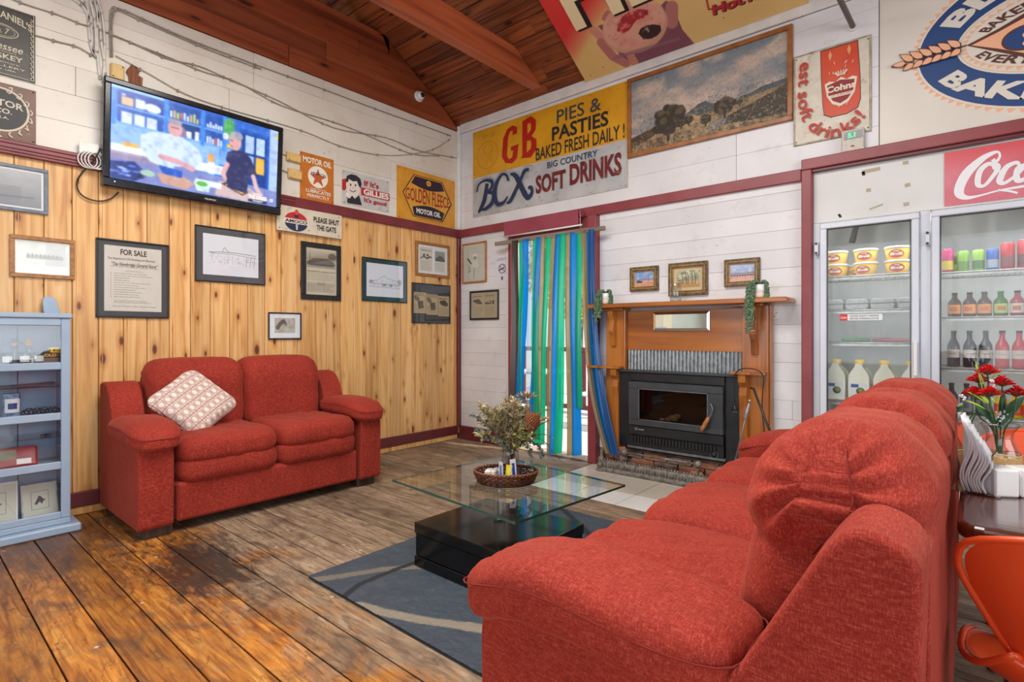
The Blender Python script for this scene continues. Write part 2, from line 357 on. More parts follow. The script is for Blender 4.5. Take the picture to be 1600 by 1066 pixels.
class Flat:
    """a flat thing on a wall; (0,0) top left, x right, y DOWN in metres"""
    def __init__(s, wall, px, name, label, cat, th=.004, group=None, n=0.0, box=None):
        if box is None:
            f = onL if wall == 'L' else onB; q = [f(*p) for p in px]
            a0 = (q[0][0] + q[3][0]) / 2; a1 = (q[1][0] + q[2][0]) / 2; z1 = (q[0][1] + q[1][1]) / 2; z0 = (q[2][1] + q[3][1]) / 2
        else: a0, a1, z0, z1 = box
        s.W = a1 - a0; s.H = z1 - z0; s.th = th; s.lay = 0
        s.o = thing(name, label, cat, mat4=wallM(wall, a0, z1, n), group=group)
    def z(s): s.lay += 1; return s.th + .0006 * s.lay
    def plate(s, mat, name='plate', th=None, bevel=0):
        return MB().box(0, s.W, -s.H, 0, 0.0015, th or s.th).build(name, mat, s.o, bevel)
    def poly(s, pts, mat, name='printed_shape', z=None):
        z = z or s.z(); return MB().add([(x * s.W, -y * s.H, z) for x, y in pts], [tuple(range(len(pts)))]).build(name, mat, s.o)
    def text(s, body, x0, y0, x1, y1, mat, bold=.01, shear=0, warp=None, z=None):
        return lettering(body, x0 * s.W, -y1 * s.H, x1 * s.W, -y0 * s.H, z or s.z(), mat, s.o, bold, shear, warp)
    def ring(s, cx, cy, rx, ry, mat, t=None, n=40, a0=0, a1=2 * PI, name='printed_shape', z=None):
        """filled ellipse, or a band of relative thickness t (metres)"""
        z = z or s.z(); cx *= s.W; cy *= -s.H; P_ = [(cx + rx * math.cos(a0 + (a1 - a0) * k / n), cy + ry * math.sin(a0 + (a1 - a0) * k / n), z) for k in range(n + 1)]
        if t is None: return MB().add(P_[:-1] if a1 - a0 > 6.2 else P_, [tuple(range(len(P_) - (1 if a1 - a0 > 6.2 else 0)))]).build(name, mat, s.o)
        Q = [(cx + (rx - t) * math.cos(a0 + (a1 - a0) * k / n), cy + (ry - t) * math.sin(a0 + (a1 - a0) * k / n), z) for k in range(n + 1)]
        return MB().add(P_ + Q, [(k, k + 1, n + 2 + k, n + 1 + k) for k in range(n)]).build(name, mat, s.o)
    def stroke(s, pts, wd, mat, name='printed_line', z=None, sm=6, taper=None):
        """ribbon through normalised points; wd metres (number or per-point list)"""
        ws = wd if isinstance(wd, (list, tuple)) else [wd] * len(pts)
        q = [(x * s.W, -y * s.H, w_) for (x, y), w_ in zip(pts, ws)]
        q = spline(q, sm) if sm > 1 and len(q) > 2 else q; z = z or s.z(); vs = []
        for i, p in enumerate(q):
            a = q[max(i - 1, 0)]; b = q[min(i + 1, len(q) - 1)]; dx, dy = b[0] - a[0], b[1] - a[1]; l = math.hypot(dx, dy) or 1; nx, ny = -dy / l * p[2] / 2, dx / l * p[2] / 2
            vs += [(p[0] + nx, p[1] + ny, z + i * 1.2e-5), (p[0] - nx, p[1] - ny, z + i * 1.2e-5)]
        return MB().add(vs, [(2 * i, 2 * i + 1, 2 * i + 3, 2 * i + 2) for i in range(len(q) - 1)]).build(name, mat, s.o)
    def frame(s, mat, w_, d=.018, name='frame', lab=None):
        m = MB()
        for x0, x1, y0, y1 in ((0, s.W, -w_, 0), (0, s.W, -s.H, -s.H + w_), (0, w_, -s.H + w_, -w_), (s.W - w_, s.W, -s.H + w_, -w_)): m.cbox(x0, x1, y0, y1, 0.0015, d, .003)
        o = m.build(name, mat, s.o)
        return o
    def glass(s, mat, inset, z=None): return MB().box(inset, s.W - inset, -s.H + inset, -inset, (z or s.th) + .006, (z or s.th) + .0075).build('glass', mat, s.o)
# ================================================================ materials of the room
m_pine = wood('pine_lining', '#ecc186', '#dfab69', '#c08448', 'z', .42, across=17, kscale=6.2, var=.17, knotc='#6a3418', coat=.15, gr=.35, ks=.42, kr=1.15)
m_pine_dk = col('#5a3418', .8)
m_floor = None
def floor_mat():
    t = NT('worn_floorboard'); p = t.pos()
    oi = t.new('ShaderNodeObjectInfo').outputs['Random']; sep = t.new('ShaderNodeSeparateXYZ'); t.k(p, sep.inputs[0])
    ofs = t.new('ShaderNodeCombineXYZ'); mm = t.new('ShaderNodeMath', _operation='MULTIPLY', i1=23.0); t.k(oi, mm.inputs[0]); t.k(mm.outputs[0], ofs.inputs[0]); t.k(mm.outputs[0], ofs.inputs[1])
    ad = t.new('ShaderNodeVectorMath', _operation='ADD'); t.k(p, ad.inputs[0]); t.k(ofs.outputs[0], ad.inputs[1]); v = ad.outputs[0]
    g = t.noise(t.mapping(v, (.09, 1, 1)), 24, 6, 2.0); fine = t.noise(t.mapping(v, (.05, 1, 1)), 170, 3, .6)
    varn = t.ramp(g, [(.28, lin('#7c451a')), (.45, lin('#b06c2a')), (.58, lin('#c88438')), (.75, lin('#dba052'))])
    bare = t.ramp(g, [(.28, lin('#5c4a3b')), (.45, lin('#8c765e')), (.6, lin('#a48c72')), (.75, lin('#bda78c'))])
    # varnish survives in the near left area; bare boards elsewhere (a fixed wear map in room coordinates)
    def lincomb(ax, ay, c):
        a = t.new('ShaderNodeMath', _operation='MULTIPLY_ADD', i1=ax, i2=c); t.k(sep.outputs[0], a.inputs[0])
        b = t.new('ShaderNodeMath', _operation='MULTIPLY_ADD', i1=ay); t.k(sep.outputs[1], b.inputs[0]); t.k(a.outputs[0], b.inputs[2]); return b.outputs[0]
    wn = t.noise(t.mapping(p, (1, 1, 1)), 3.0, 6, .5, .65)
    w1 = t.new('ShaderNodeMath', _operation='MULTIPLY_ADD', i1=1.6, i2=-.8); t.k(wn, w1.inputs[0])
    w2 = t.new('ShaderNodeMath', _operation='ADD'); t.k(lincomb(0.0, -1.0, 1.36), w2.inputs[0]); t.k(w1.outputs[0], w2.inputs[1])
    wear = t.ramp(w2.outputs[0], [(.0, (0, 0, 0, 1)), (.16, (.25,) * 3), (.42, (1, 1, 1, 1))])
    c = t.mix(wear, bare, varn)
    # right behind the big sofa: reddish boards
    rr = t.ramp(sep.outputs[0], [(.0, (0, 0, 0, 1)), (.1, (.7,) * 3)]); c = t.mix(rr, c, t.ramp(g, [(.3, lin('#4a3328')), (.55, lin('#8f6248')), (.7, lin('#a58468'))]))
    # grey scuffs
    sc = t.ramp(t.noise(t.mapping(p, (.5, 1, 1)), 7, 6, 1.0, .7), [(.47, (0, 0, 0, 1)), (.66, (.7,) * 3)]); c = t.mix(sc, c, lin('#5b463a'))
    sc2 = t.ramp(t.noise(t.mapping(p, (.35, 1, 1)), 26, 4, 1.0, .7), [(.55, (0, 0, 0, 1)), (.7, (.75,) * 3)]); c = t.mix(sc2, c, lin('#4a3326'))
    # black spill beside the small sofa
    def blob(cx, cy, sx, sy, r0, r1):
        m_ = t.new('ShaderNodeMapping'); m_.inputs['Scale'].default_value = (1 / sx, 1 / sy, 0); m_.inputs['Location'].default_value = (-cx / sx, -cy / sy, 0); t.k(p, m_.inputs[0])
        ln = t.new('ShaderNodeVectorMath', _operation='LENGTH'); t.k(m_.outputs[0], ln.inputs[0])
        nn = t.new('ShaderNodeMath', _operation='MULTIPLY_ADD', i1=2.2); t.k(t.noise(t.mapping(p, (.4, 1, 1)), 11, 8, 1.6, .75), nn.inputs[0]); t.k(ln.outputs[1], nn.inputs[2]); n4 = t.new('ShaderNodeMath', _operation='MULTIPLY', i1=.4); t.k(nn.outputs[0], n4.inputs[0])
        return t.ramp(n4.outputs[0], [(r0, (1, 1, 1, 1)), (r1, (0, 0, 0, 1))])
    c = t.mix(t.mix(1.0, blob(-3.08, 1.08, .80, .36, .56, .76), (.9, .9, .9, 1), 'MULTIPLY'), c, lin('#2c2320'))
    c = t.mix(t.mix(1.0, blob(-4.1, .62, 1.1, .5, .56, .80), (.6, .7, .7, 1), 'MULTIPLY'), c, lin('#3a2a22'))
    # white paint spots
    vo = t.new('ShaderNodeTexVoronoi', Scale=1.9); vo.voronoi_dimensions = '2D'; t.k(t.mapping(p, (1, 1, 1)), vo.inputs['Vector'])
    sp = t.ramp(vo.outputs['Distance'], [(.010, (.8,) * 3), (.020, (0, 0, 0, 1))]); c = t.mix(sp, c, lin('#cfc3b2'))
    c = t.mix(.30, c, t.ramp(fine, [(.3, (.4, .4, .4, 1)), (.6, (1, 1, 1, 1))]), 'MULTIPLY')
    rv = t.ramp(oi, [(0, (.70,) * 3), (1, (1.12,) * 3)]); c = t.mix(1.0, c, rv, 'MULTIPLY')
    t.base(c); ro = t.ramp(wear, [(0, (.62,) * 3), (1, (.34,) * 3)]); t.k(ro, t.b.inputs['Roughness'])
    t.bump(fine, .35, .003); return t.m
m_floor = floor_mat()
m_gap = col('#1d150f', .9)
m_maroon = vary('maroon_gloss_trim', '#6d2a30', '#7c3438', .38, 5)
m_maroon_b = vary('maroon_trim_back', '#84373c', '#914348', .4, 5)
m_maroon_d = vary('dark_maroon_skirting', '#5e2428', '#6b2c30', .35, 5)
def white_mat(name, a, b, d):
    t = NT(name); p = t.pos(); oi = t.new('ShaderNodeObjectInfo').outputs['Random']
    c = t.ramp(t.noise(p, 1.6, 5), [(.35, lin(a)), (.65, lin(b))])
    c = t.mix(t.ramp(t.noise(p, 7, 6, 0, .7), [(.56, (0, 0, 0, 1)), (.8, (.55,) * 3)]), c, lin(d))
    sp = t.ramp(t.noise(p, 38, 2), [(.75, (0, 0, 0, 1)), (.79, (.8,) * 3)]); c = t.mix(sp, c, lin('#5f5348'))
    c = t.mix(1.0, c, t.ramp(oi, [(0, (.93,) * 3), (1, (1.02,) * 3)]), 'MULTIPLY')
    t.base(c); t.b.inputs['Roughness'].default_value = .45; t.bump(t.noise(t.mapping(p, (.3, .3, 1)), 60, 4), .12, .004); return t.m
m_white_l = white_mat('old_cream_paint', '#d9d2c5', '#e6e1d7', '#c0b094')
m_white_b = white_mat('old_white_paint', '#d8d8da', '#e6e6e8', '#bdb5aa')
m_joint = col('#b5afa6', .9)
m_trimw = vary('white_trim_paint', '#dcd9d4', '#e9e7e4', .45, 6)
m_brown = wood('stained_gable_board', '#a35632', '#8e4527', '#612c18', 'y', .4, across=9, kscale=4.5, knotc='#3a1a0e', var=.25, coat=.1, gr=.3)
m_ceil = wood('stained_ceiling_board', '#a15a2c', '#844322', '#4c2613', 'x', .55, across=17, kscale=6.5, knotc='#2f160b', var=.3)
m_beam = wood('orange_stained_beam', '#c26b42', '#b45c37', '#8e4327', 'y', .4, across=9, kscale=2.2, knotc='#6b2c18', var=.05, coat=.1)
m_tile = vary('hearth_tile', '#c9c5bd', '#d8d5ce', .3, 3)

# ================================================================ the room
def struct(o): o['kind'] = 'structure'; return o
floor = struct(MB().box(-4.56, 4.0, -3.3, 4.36, -.08, -.021).build('floor', m_gap))
bm = MB().cbox(-4.54, 0.3, .003, .157, -.02, 0, .0022).mesh('floor_board', m_floor); bm2 = MB().cbox(.304, 3.98, .003, .157, -.02, 0, .0022).mesh('floor_board', m_floor)
k = 0; y = .42 - .16 * 23
while y < 4.33:
    if y >= -3.29:
        if y + .158 > 3.36:   # boards that run into the hearth tiles
            segs = [(-4.54, -2.70), (-.405, 3.98)]
            for a, b in segs:
                o = MB().cbox(a, b, y + .002, min(y + .158, 4.35), -.02, 0, .0018).build('floor_board', m_floor, floor)
            if y < 3.36: MB().cbox(-2.696, -.409, y + .002, 3.356, -.02, 0, .0018).build('floor_board', m_floor, floor)
        else:
            for me in (bm, bm2): o = link('floor_board', me, floor); o.location = (0, y, 0)
    y += .16; k += 1
# hearth tiles
for i in range(6):
    for j, (a, b) in enumerate([(3.36, 3.648), (3.652, 4.058), (4.062, 4.345)]):
        mt = [vary('hearth_tile_pale', '#dcdcda', '#e6e6e4', .3, 3), vary('hearth_tile_grey', '#bdb6aa', '#c9c3b8', .3, 3)] if i == 0 and j == 0 else mt
        MB().cbox(-2.69 + .381 * i + .0025, -2.69 + .381 * (i + 1) - .0025, a, b, -.02, .001, .002).build('tile', mt[0 if j == 0 else 1], floor)

# left wall: backing slab, pine lining below the rail, painted boards above it
wl = struct(MB().box(-4.70, -4.553, -3.3, 4.5, -.05, 4.2).build('wall_left', m_pine_dk))
me = MB().cbox(-.0015, .0195, .0015, .1405, .055, 2.36, .004, Matrix.Translation((-.0005, 0, 0))).mesh('pine_board', m_pine)
y0 = .539 - .142 * 26
i = 0
while y0 + .142 * i < 4.30:
    if y0 + .142 * i < -.62: i += 1; continue
    o = link('pine_board', me, wl); o.location = (-4.5495, y0 + .142 * i, 0); i += 1
# narrow bead on each board joint
mb = MB()
MB().cbox(-4.549, -4.535, -3.29, -1.55, .055, 2.30, .003).build('sheet_lining', vary('pale_sage_sheet', '#b4bcae', '#c2c9bc', .6, 2), wl); MB().cbox(-4.549, -4.525, -1.545, -1.15, .055, 2.30, .003).build('cream_board', vary('cream_board', '#e2d8b4', '#ece4c6', .6, 2), wl); MB().cbox(-4.549, -4.53, -1.145, -.60, .055, 2.30, .003).build('sheet_lining', vary('pale_cream_sheet', '#cfc4ac', '#d8cfba', .6, 2), wl)
for k in range(22, i): mb.cbox(-4.533, -4.527, y0 + .142 * k + .018, y0 + .142 * k + .022, .055, 2.36, .0015)
mb.build('joint_bead', m_pine, wl)['kind'] = 'stuff'
zz = 2.40; r = random.Random(3); row = 0
while zz < 3.50:
    z1 = min(zz + .19, 3.525); y = -3.29; cuts = sorted([r.uniform(-2.5, -.5), r.uniform(.6, 2.2), r.uniform(2.5, 3.9)])
    for c in cuts + [4.345]:
        MB().cbox(-4.549, -4.53 + r.uniform(-.0012, .0012), y + .001, c - .001, zz + .0005, z1 - .0005, .0022).build('painted_board', m_white_l, wl); y = c
    zz += .19; row += 1
# brown stained boards over the painted ones, cut to the roof slope
zz = 3.53; row = 0
gab = [3.53, 3.70, 3.87, 4.04, 4.21]
for a, b in zip(gab, gab[1:]):
    def ye(z): return min(4.34, 4.33 - (z - 3.59) / .6 - .02)
    cut = [(-3.29, .3), (.304, 2.3 + .35 * row), (2.304 + .35 * row, None)]
    for c0, c1 in cut:
        if c1 is None: poly = [(c0, a), (ye(a), a), (ye(b), b), (c0, b)]
        else: poly = [(c0, a), (c1, a), (c1, b), (c0, b)]
        MB().prism(poly, -4.55, -4.515, 'x').build('gable_board', m_brown, wl, .003, 1)
    row += 1
# back wall: slabs round the door and the cool room opening
wb = MB()
for x0, x1, z0, z1 in ((-4.7, -3.74, -.05, 3.6), (-3.74, -2.70, 2.33, 3.6), (-2.70, -.90, -.05, 3.6), (-.90, 1.2, 2.36, 3.6), (1.2, 4.1, -.05, 3.6)): wb.box(x0, x1, 4.371, 4.50, z0, z1)
wb = struct(wb.build('wall_back', m_joint))
r = random.Random(4)
for x0, x1, zs, cutn in ((-4.50, -3.795, (.149, 2.31), 0), (-2.655, -.95, (.149, 2.31), 1)):
    z = zs[0] + .0
    while z < zs[1] - .01:
        z1 = min(z + .14, zs[1]); xs = [x0, x1]
        if cutn and 1.0 > z: xs = [x0, r.choice([-1.4, -1.02, -1.9]), x1]
        for a, b in zip(xs, xs[1:]): MB().cbox(a + .0006, b - .0006, WY + r.uniform(-.001, .001), 4.372, z + .0005, z1 - .0005, .0020).build('weatherboard', m_white_b, wb)
        z += .14
z = 2.395; 
while z < 3.5:
    z1 = min(z + .2, 3.5); xs = [-4.50, r.uniform(-4, -3.2), -1.42 if z < 2.9 else r.uniform(-2.2, -1.6), -.492]
    for a, b in zip(xs, xs[1:]): MB().cbox(a + .001, b - .001, WY + r.uniform(-.0012, .0012), 4.372, z + .0005, z1 - .0005, .0020).build('weatherboard', m_white_b, wb)
    z += .2
MB().cbox(-.488, 2.5, WY - .004, 4.371, 2.45, 3.62, .002).build('sheet_panel', vary('cream_sheet', '#d8d3c8', '#e2ddd2', .4, 2), wb)
# trims
n_tr = [0]
def trim(x0, x1, y0, y1, z0, z1, m, c=.005):
    n_tr[0] += 1; return struct(MB().cbox(x0, x1, y0, y1, z0, z1, c).build('trim_%d' % n_tr[0], m))
trim(-4.532, -4.500, -3.29, 4.33, 2.305, 2.395, m_maroon)                 # rail on the pine wall
mb = MB()
for zc in (2.325, 2.345, 2.372): mb.cyl((-4.499, -3.28, zc), (-4.499, 2.35, zc), .004, n=6)
n_tr[0] += 1; struct(mb.build('trim_%d' % n_tr[0], m_maroon))
trim(-4.53, -.955, 4.318, 4.348, 2.305, 2.392, m_maroon_b)              # rail on the back wall
trim(-4.529, -4.492, 4.300, 4.347, .15, 2.303, m_maroon_d)              # corner post
trim(-4.53, -4.495, 4.306, 4.347, 2.396, 3.585, m_trimw)               # white corner bead
trim(-4.49, -.955, 4.322, 4.347, 3.50, 3.60, m_trimw)                   # white strip under the ceiling
trim(-.955, .2, 4.322, 4.347, 3.50, 3.60, m_trimw)
trim(-3.742, -3.705, 4.30, 4.36, 0.001, 2.304, m_maroon_b)               # door post left
trim(-3.797, -3.744, 4.325, 4.36, 0.001, 2.304, m_white_b)
trim(-2.742, -2.657, 4.275, 4.36, 0.001, 2.304, m_maroon_b)              # door post right
trim(-3.704, -2.743, 4.325, 4.36, 2.20, 2.304, m_maroon_b)
trim(-.950, -.885, 4.292, 4.36, 0.001, 2.37, m_maroon_b)                # cool room surround
trim(-.950, 2.2, 4.292, 4.346, 2.372, 2.448, m_maroon_b)
trim(-.884, 2.2, 4.312, 4.346, 2.352, 2.371, m_maroon_d, .002)
trim(-4.529, -4.505, -3.29, 4.30, .002, .053, m_pine)                    # pine strip under the skirting
o = struct(MB().cbox(-4.529, -4.498, -3.29, 4.30, .055, .152, .004).build('baseboard_left', m_maroon_d))
o = struct(MB().cbox(-4.497, -3.80, 4.318, 4.346, .002, .150, .004).build('baseboard_back', m_maroon_d))
trim(-3.704, -2.744, 4.30, 4.48, .001, .018, vary('worn_door_sill', '#9b8570', '#b7a48e', .6, 20))
# ceiling: boards on the slope, ridge over the room, far slope coming down behind the camera
SL = .6; LN = math.hypot(1, SL)
def slopeM(x, d):   # d metres up the near slope from the wall plate
    return Matrix(((1, 0, 0, x), (0, -1 / LN, -SL / LN, 4.36 - d / LN), (0, SL / LN, -1 / LN, 3.575 + d * SL / LN), (0, 0, 0, 1)))
cl = MB(); M0 = slopeM(0, 0); cl.box(-6.2, 4.1, -.3, 4.6, -.12, -.022, M0)
YR = 4.36 - 4.6 / LN; ZR = 3.575 + 4.6 * SL / LN
cl.prism([(YR, ZR), (YR, ZR + .1), (-3.5, ZR + .1 - (YR + 3.5) * .5), (-3.5, ZR - (YR + 3.5) * .5)], -6.2, 4.1, 'x')
cl = struct(cl.build('ceiling', m_gap))
d = .0; r = random.Random(9)
while d < 4.55:
    cuts = [-6.19, r.uniform(-4, -2.3), r.uniform(-1.6, 0.8), 4.05]
    for a, b in zip(cuts, cuts[1:]): MB().cbox(a + .001, b - .001, d + .002, d + .152, -.02, r.uniform(-.0015, .0015), .003, M0).build('ceiling_board', m_ceil, cl)
    d += .155
# far wall of the room beyond the gable, side wall, front wall with shop windows
struct(MB().box(-6.3, -6.2, -3.4, 4.5, -.05, 7).build('wall_far_left', m_brown))
struct(MB().box(-6.2, -4.71, 4.371, 4.5, -.05, 3.62).build('wall_far_back', m_joint))
wr = MB(); 
for y0_, y1_, z0_, z1_ in ((-3.3, 4.37, -.05, .6), (-3.3, 4.37, 2.9, 7), (-3.3, -1.95, .6, 2.9), (2.75, 4.37, .6, 2.9)): wr.box(4.0, 4.12, y0_, y1_, z0_, z1_)
struct(wr.build('wall_right', m_white_b))
wf = MB()
for x0_, x1_, z0_, z1_ in ((-6.2, 4.12, -.05, .6), (-6.2, 4.12, 2.9, 7), (-6.2, -4.05, .6, 2.9), (1.65, 4.12, .6, 2.9)): wf.box(x0_, x1_, -3.42, -3.3, z0_, z1_)
struct(wf.build('wall_front', m_white_b))
def window(n, a0, a1, wall):
    m = MB(); k = 3
    def bx(u0, u1, z0, z1):
        if wall == 'F': m.cbox(u0, u1, -3.33, -3.27, z0, z1, .004)
        else: m.cbox(3.97, 4.03, u0, u1, z0, z1, .004)
    bx(a0, a1, .6, .68); bx(a0, a1, 2.82, 2.9)
    for i in range(k + 1): u = a0 + (a1 - a0 - .08) * i / k; bx(u, u + .08, .68, 2.82)
    struct(m.build('window_%d' % n, m_trimw))
window(1, -4.05, 1.65, 'F'); window(2, -1.95, 2.75, 'R')
# tie beam of the roof
bo = thing('ceiling_beam', 'heavy orange-stained tie beam running out from the wall top under the sloping boards', 'beam', (0, 0, 0))
MB().prism([(-1.5, 3.64), (4.25, 3.64), (4.22, 3.668), (3.845, 3.885), (-1.5, 3.885)], -3.375, -3.262, 'x').build('timber', m_beam, bo, .006, 2)
# outside: verandah deck, rail and garden seen through the door
dk = struct(MB().box(-14, 6, 4.5, 7.4, -.14, -.03).build('floor_verandah', vary('verandah_concrete', '#bfb9b0', '#d4d0c8', .8, 4)))
struct(MB().box(-30, 20, 7.4, 40, -.3, -.2).build('ground_outside', vary('gravel_yard', '#cfc6b8', '#e0d9cc', .9, 3)))
# ================================================================ upholstery
def fabric_mat():
    t = NT('red_woven_upholstery'); v = t.obj()
    a = t.noise(t.mapping(v, (1, .14, 1)), 420, 2); b = t.noise(t.mapping(v, (.14, 1, .3)), 420, 2); big = t.noise(v, 5, 5)
    m1 = t.new('ShaderNodeMath', _operation='ADD'); t.k(a, m1.inputs[0]); t.k(b, m1.inputs[1])
    hf = t.new('ShaderNodeMath', _operation='MULTIPLY', i1=.5); t.k(m1.outputs[0], hf.inputs[0])
    c = t.ramp(hf.outputs[0], [(.34, lin('#7c2018')), (.5, lin('#932d21')), (.66, lin('#ae4c3b'))])
    c = t.mix(.5, c, t.ramp(big, [(.3, (.72, .68, .68, 1)), (.6, (1, 1, 1, 1))]), 'MULTIPLY')
    t.base(c); t.b.inputs['Roughness'].default_value = .85; t.b.inputs['Sheen Weight'].default_value = .25; t.b.inputs['Sheen Roughness'].default_value = .4
    t.b.inputs['Sheen Tint'].default_value = lin('#ff9a80'); t.b.inputs['Specular IOR Level'].default_value = .25
    t.bump(hf.outputs[0], .3, .002); return t.m
m_fab = fabric_mat()
m_seam = col('#7c1c14', .9)
m_foot = wood('dark_sofa_foot', '#4a362c', '#3a2a22', '#261a15', 'z', .5, knots=False)
def cube_grid(n):
    vs = {}; fs = []
    def key(p): return tuple(round(c, 5) for c in p)
    lst = []
    def vid(p):
        k_ = key(p)
        if k_ not in vs: vs[k_] = len(lst); lst.append(p)
        return vs[k_]
    t = [math.tan((2 * i / n - 1) * PI / 4 * .96) / math.tan(PI / 4 * .96) for i in range(n + 1)]
    for ax in range(3):
        for sg in (-1, 1):
            for i in range(n):
                for j in range(n):
                    q = []
                    for (a, b) in ((i, j), (i + 1, j), (i + 1, j + 1), (i, j + 1)):
                        p = [0, 0, 0]; p[ax] = sg; p[(ax + 1) % 3] = t[a]; p[(ax + 2) % 3] = t[b]; q.append(vid(tuple(p)))
                    fs.append(tuple(q if sg > 0 else reversed(q)))
    return lst, fs
CG = {n: cube_grid(n) for n in (10, 16, 24, 34, 52)}
def pillow(c, hs, e=(4, 4, 4), n=16, deform=None, wr=0.0, wf=6.0, seed=0, M=None):
    """soft cushion: superellipsoid with wrinkles; deform(u,v,w,Vector) edits a point (u,v,w in -1..1)"""
    pts, fs = CG[n]; out = []
    for (x, y, z) in pts:
        g = (abs(x) ** e[0] + abs(y) ** e[1] + abs(z) ** e[2]) ** (-1.0 / (sum(e) / 3))
        u, v, w_ = x * g, y * g, z * g
        p = Vector((c[0] + u * hs[0], c[1] + v * hs[1], c[2] + w_ * hs[2]))
        nn = Vector((u / hs[0], v / hs[1], w_ / hs[2])); nn.normalize()
        if wr:
            q = Vector((p.x * wf + seed * 3.1, p.y * wf, p.z * wf * 1.0)); d_ = mnoise.noise(q) + .5 * mnoise.noise(q * 2.3)
            rdg = 1 - abs(mnoise.noise(q * 1.7 + Vector((9, 2, seed)))) * 2.2
            p += nn * wr * (d_ * .8 + max(rdg, 0) * .35)
        if deform: p = deform(u, v, w_, p, nn)
        out.append((M @ p) if M is not None else p)
    return MB().add(out, fs, True)
def rounded(poly, r, seg=5):
    """round the corners of a 2D polygon"""
    out = []; n = len(poly)
    for i in range(n):
        p = Vector(poly[i]); a = Vector(poly[i - 1]); b = Vector(poly[(i + 1) % n]); rr = r[i] if isinstance(r, (list, tuple)) else r
        da = (a - p); db = (b - p); la = min(rr, da.length * .49); lb = min(rr, db.length * .49); A = p + da.normalized() * la; B = p + db.normalized() * lb
        for k in range(seg + 1):
            t = k / seg; out.append(tuple(A * (1 - t) ** 2 + p * 2 * t * (1 - t) + B * t * t))
    return out
def side_panel_old(x0, x1, parent, flip, name='side_panel'):
    """arm and wing outline (y forward, z up), thick and softly edged"""
    poly = rounded([(0.02, .06), (.86, .06), (.865, .50), (.84, .565), (.34, .565), (.27, .60), (.125, .87), (.08, .915), (.0, .885)], [.02, .03, .04, .05, .05, .04, .05, .04, .04])
    m = MB().prism(poly, x0, x1, 'x'); o = m.build(name, m_fab, parent, .028, 4)
    for p in o.data.polygons: p.use_smooth = True
    o.modifiers.new('wn', 'WEIGHTED_NORMAL'); return o
def side_panel(x0, x1, parent, flip, name='side_panel', big=False):
    if big: poly = rounded([(0.02, .06), (.86, .06), (.865, .50), (.84, .565), (.34, .575), (.27, .60), (.125, .87), (.08, .915), (.0, .885)], [.02, .03, .04, .05, .05, .04, .05, .04, .04])
    else: poly = rounded([(0.02, .06), (.86, .06), (.865, .50), (.84, .565), (.38, .575), (.33, .64), (.30, .72), (.26, .80), (.19, .865), (.10, .885), (.03, .87)], [.02, .03, .04, .05, .05, .03, .04, .04, .04, .04, .04], 4)
    o = MB().prism(poly, x0, x1, 'x').build(name, m_fab, parent, .028, 4)
    for p in o.data.polygons: p.use_smooth = True
    o.modifiers.new('wn', 'WEIGHTED_NORMAL'); return o
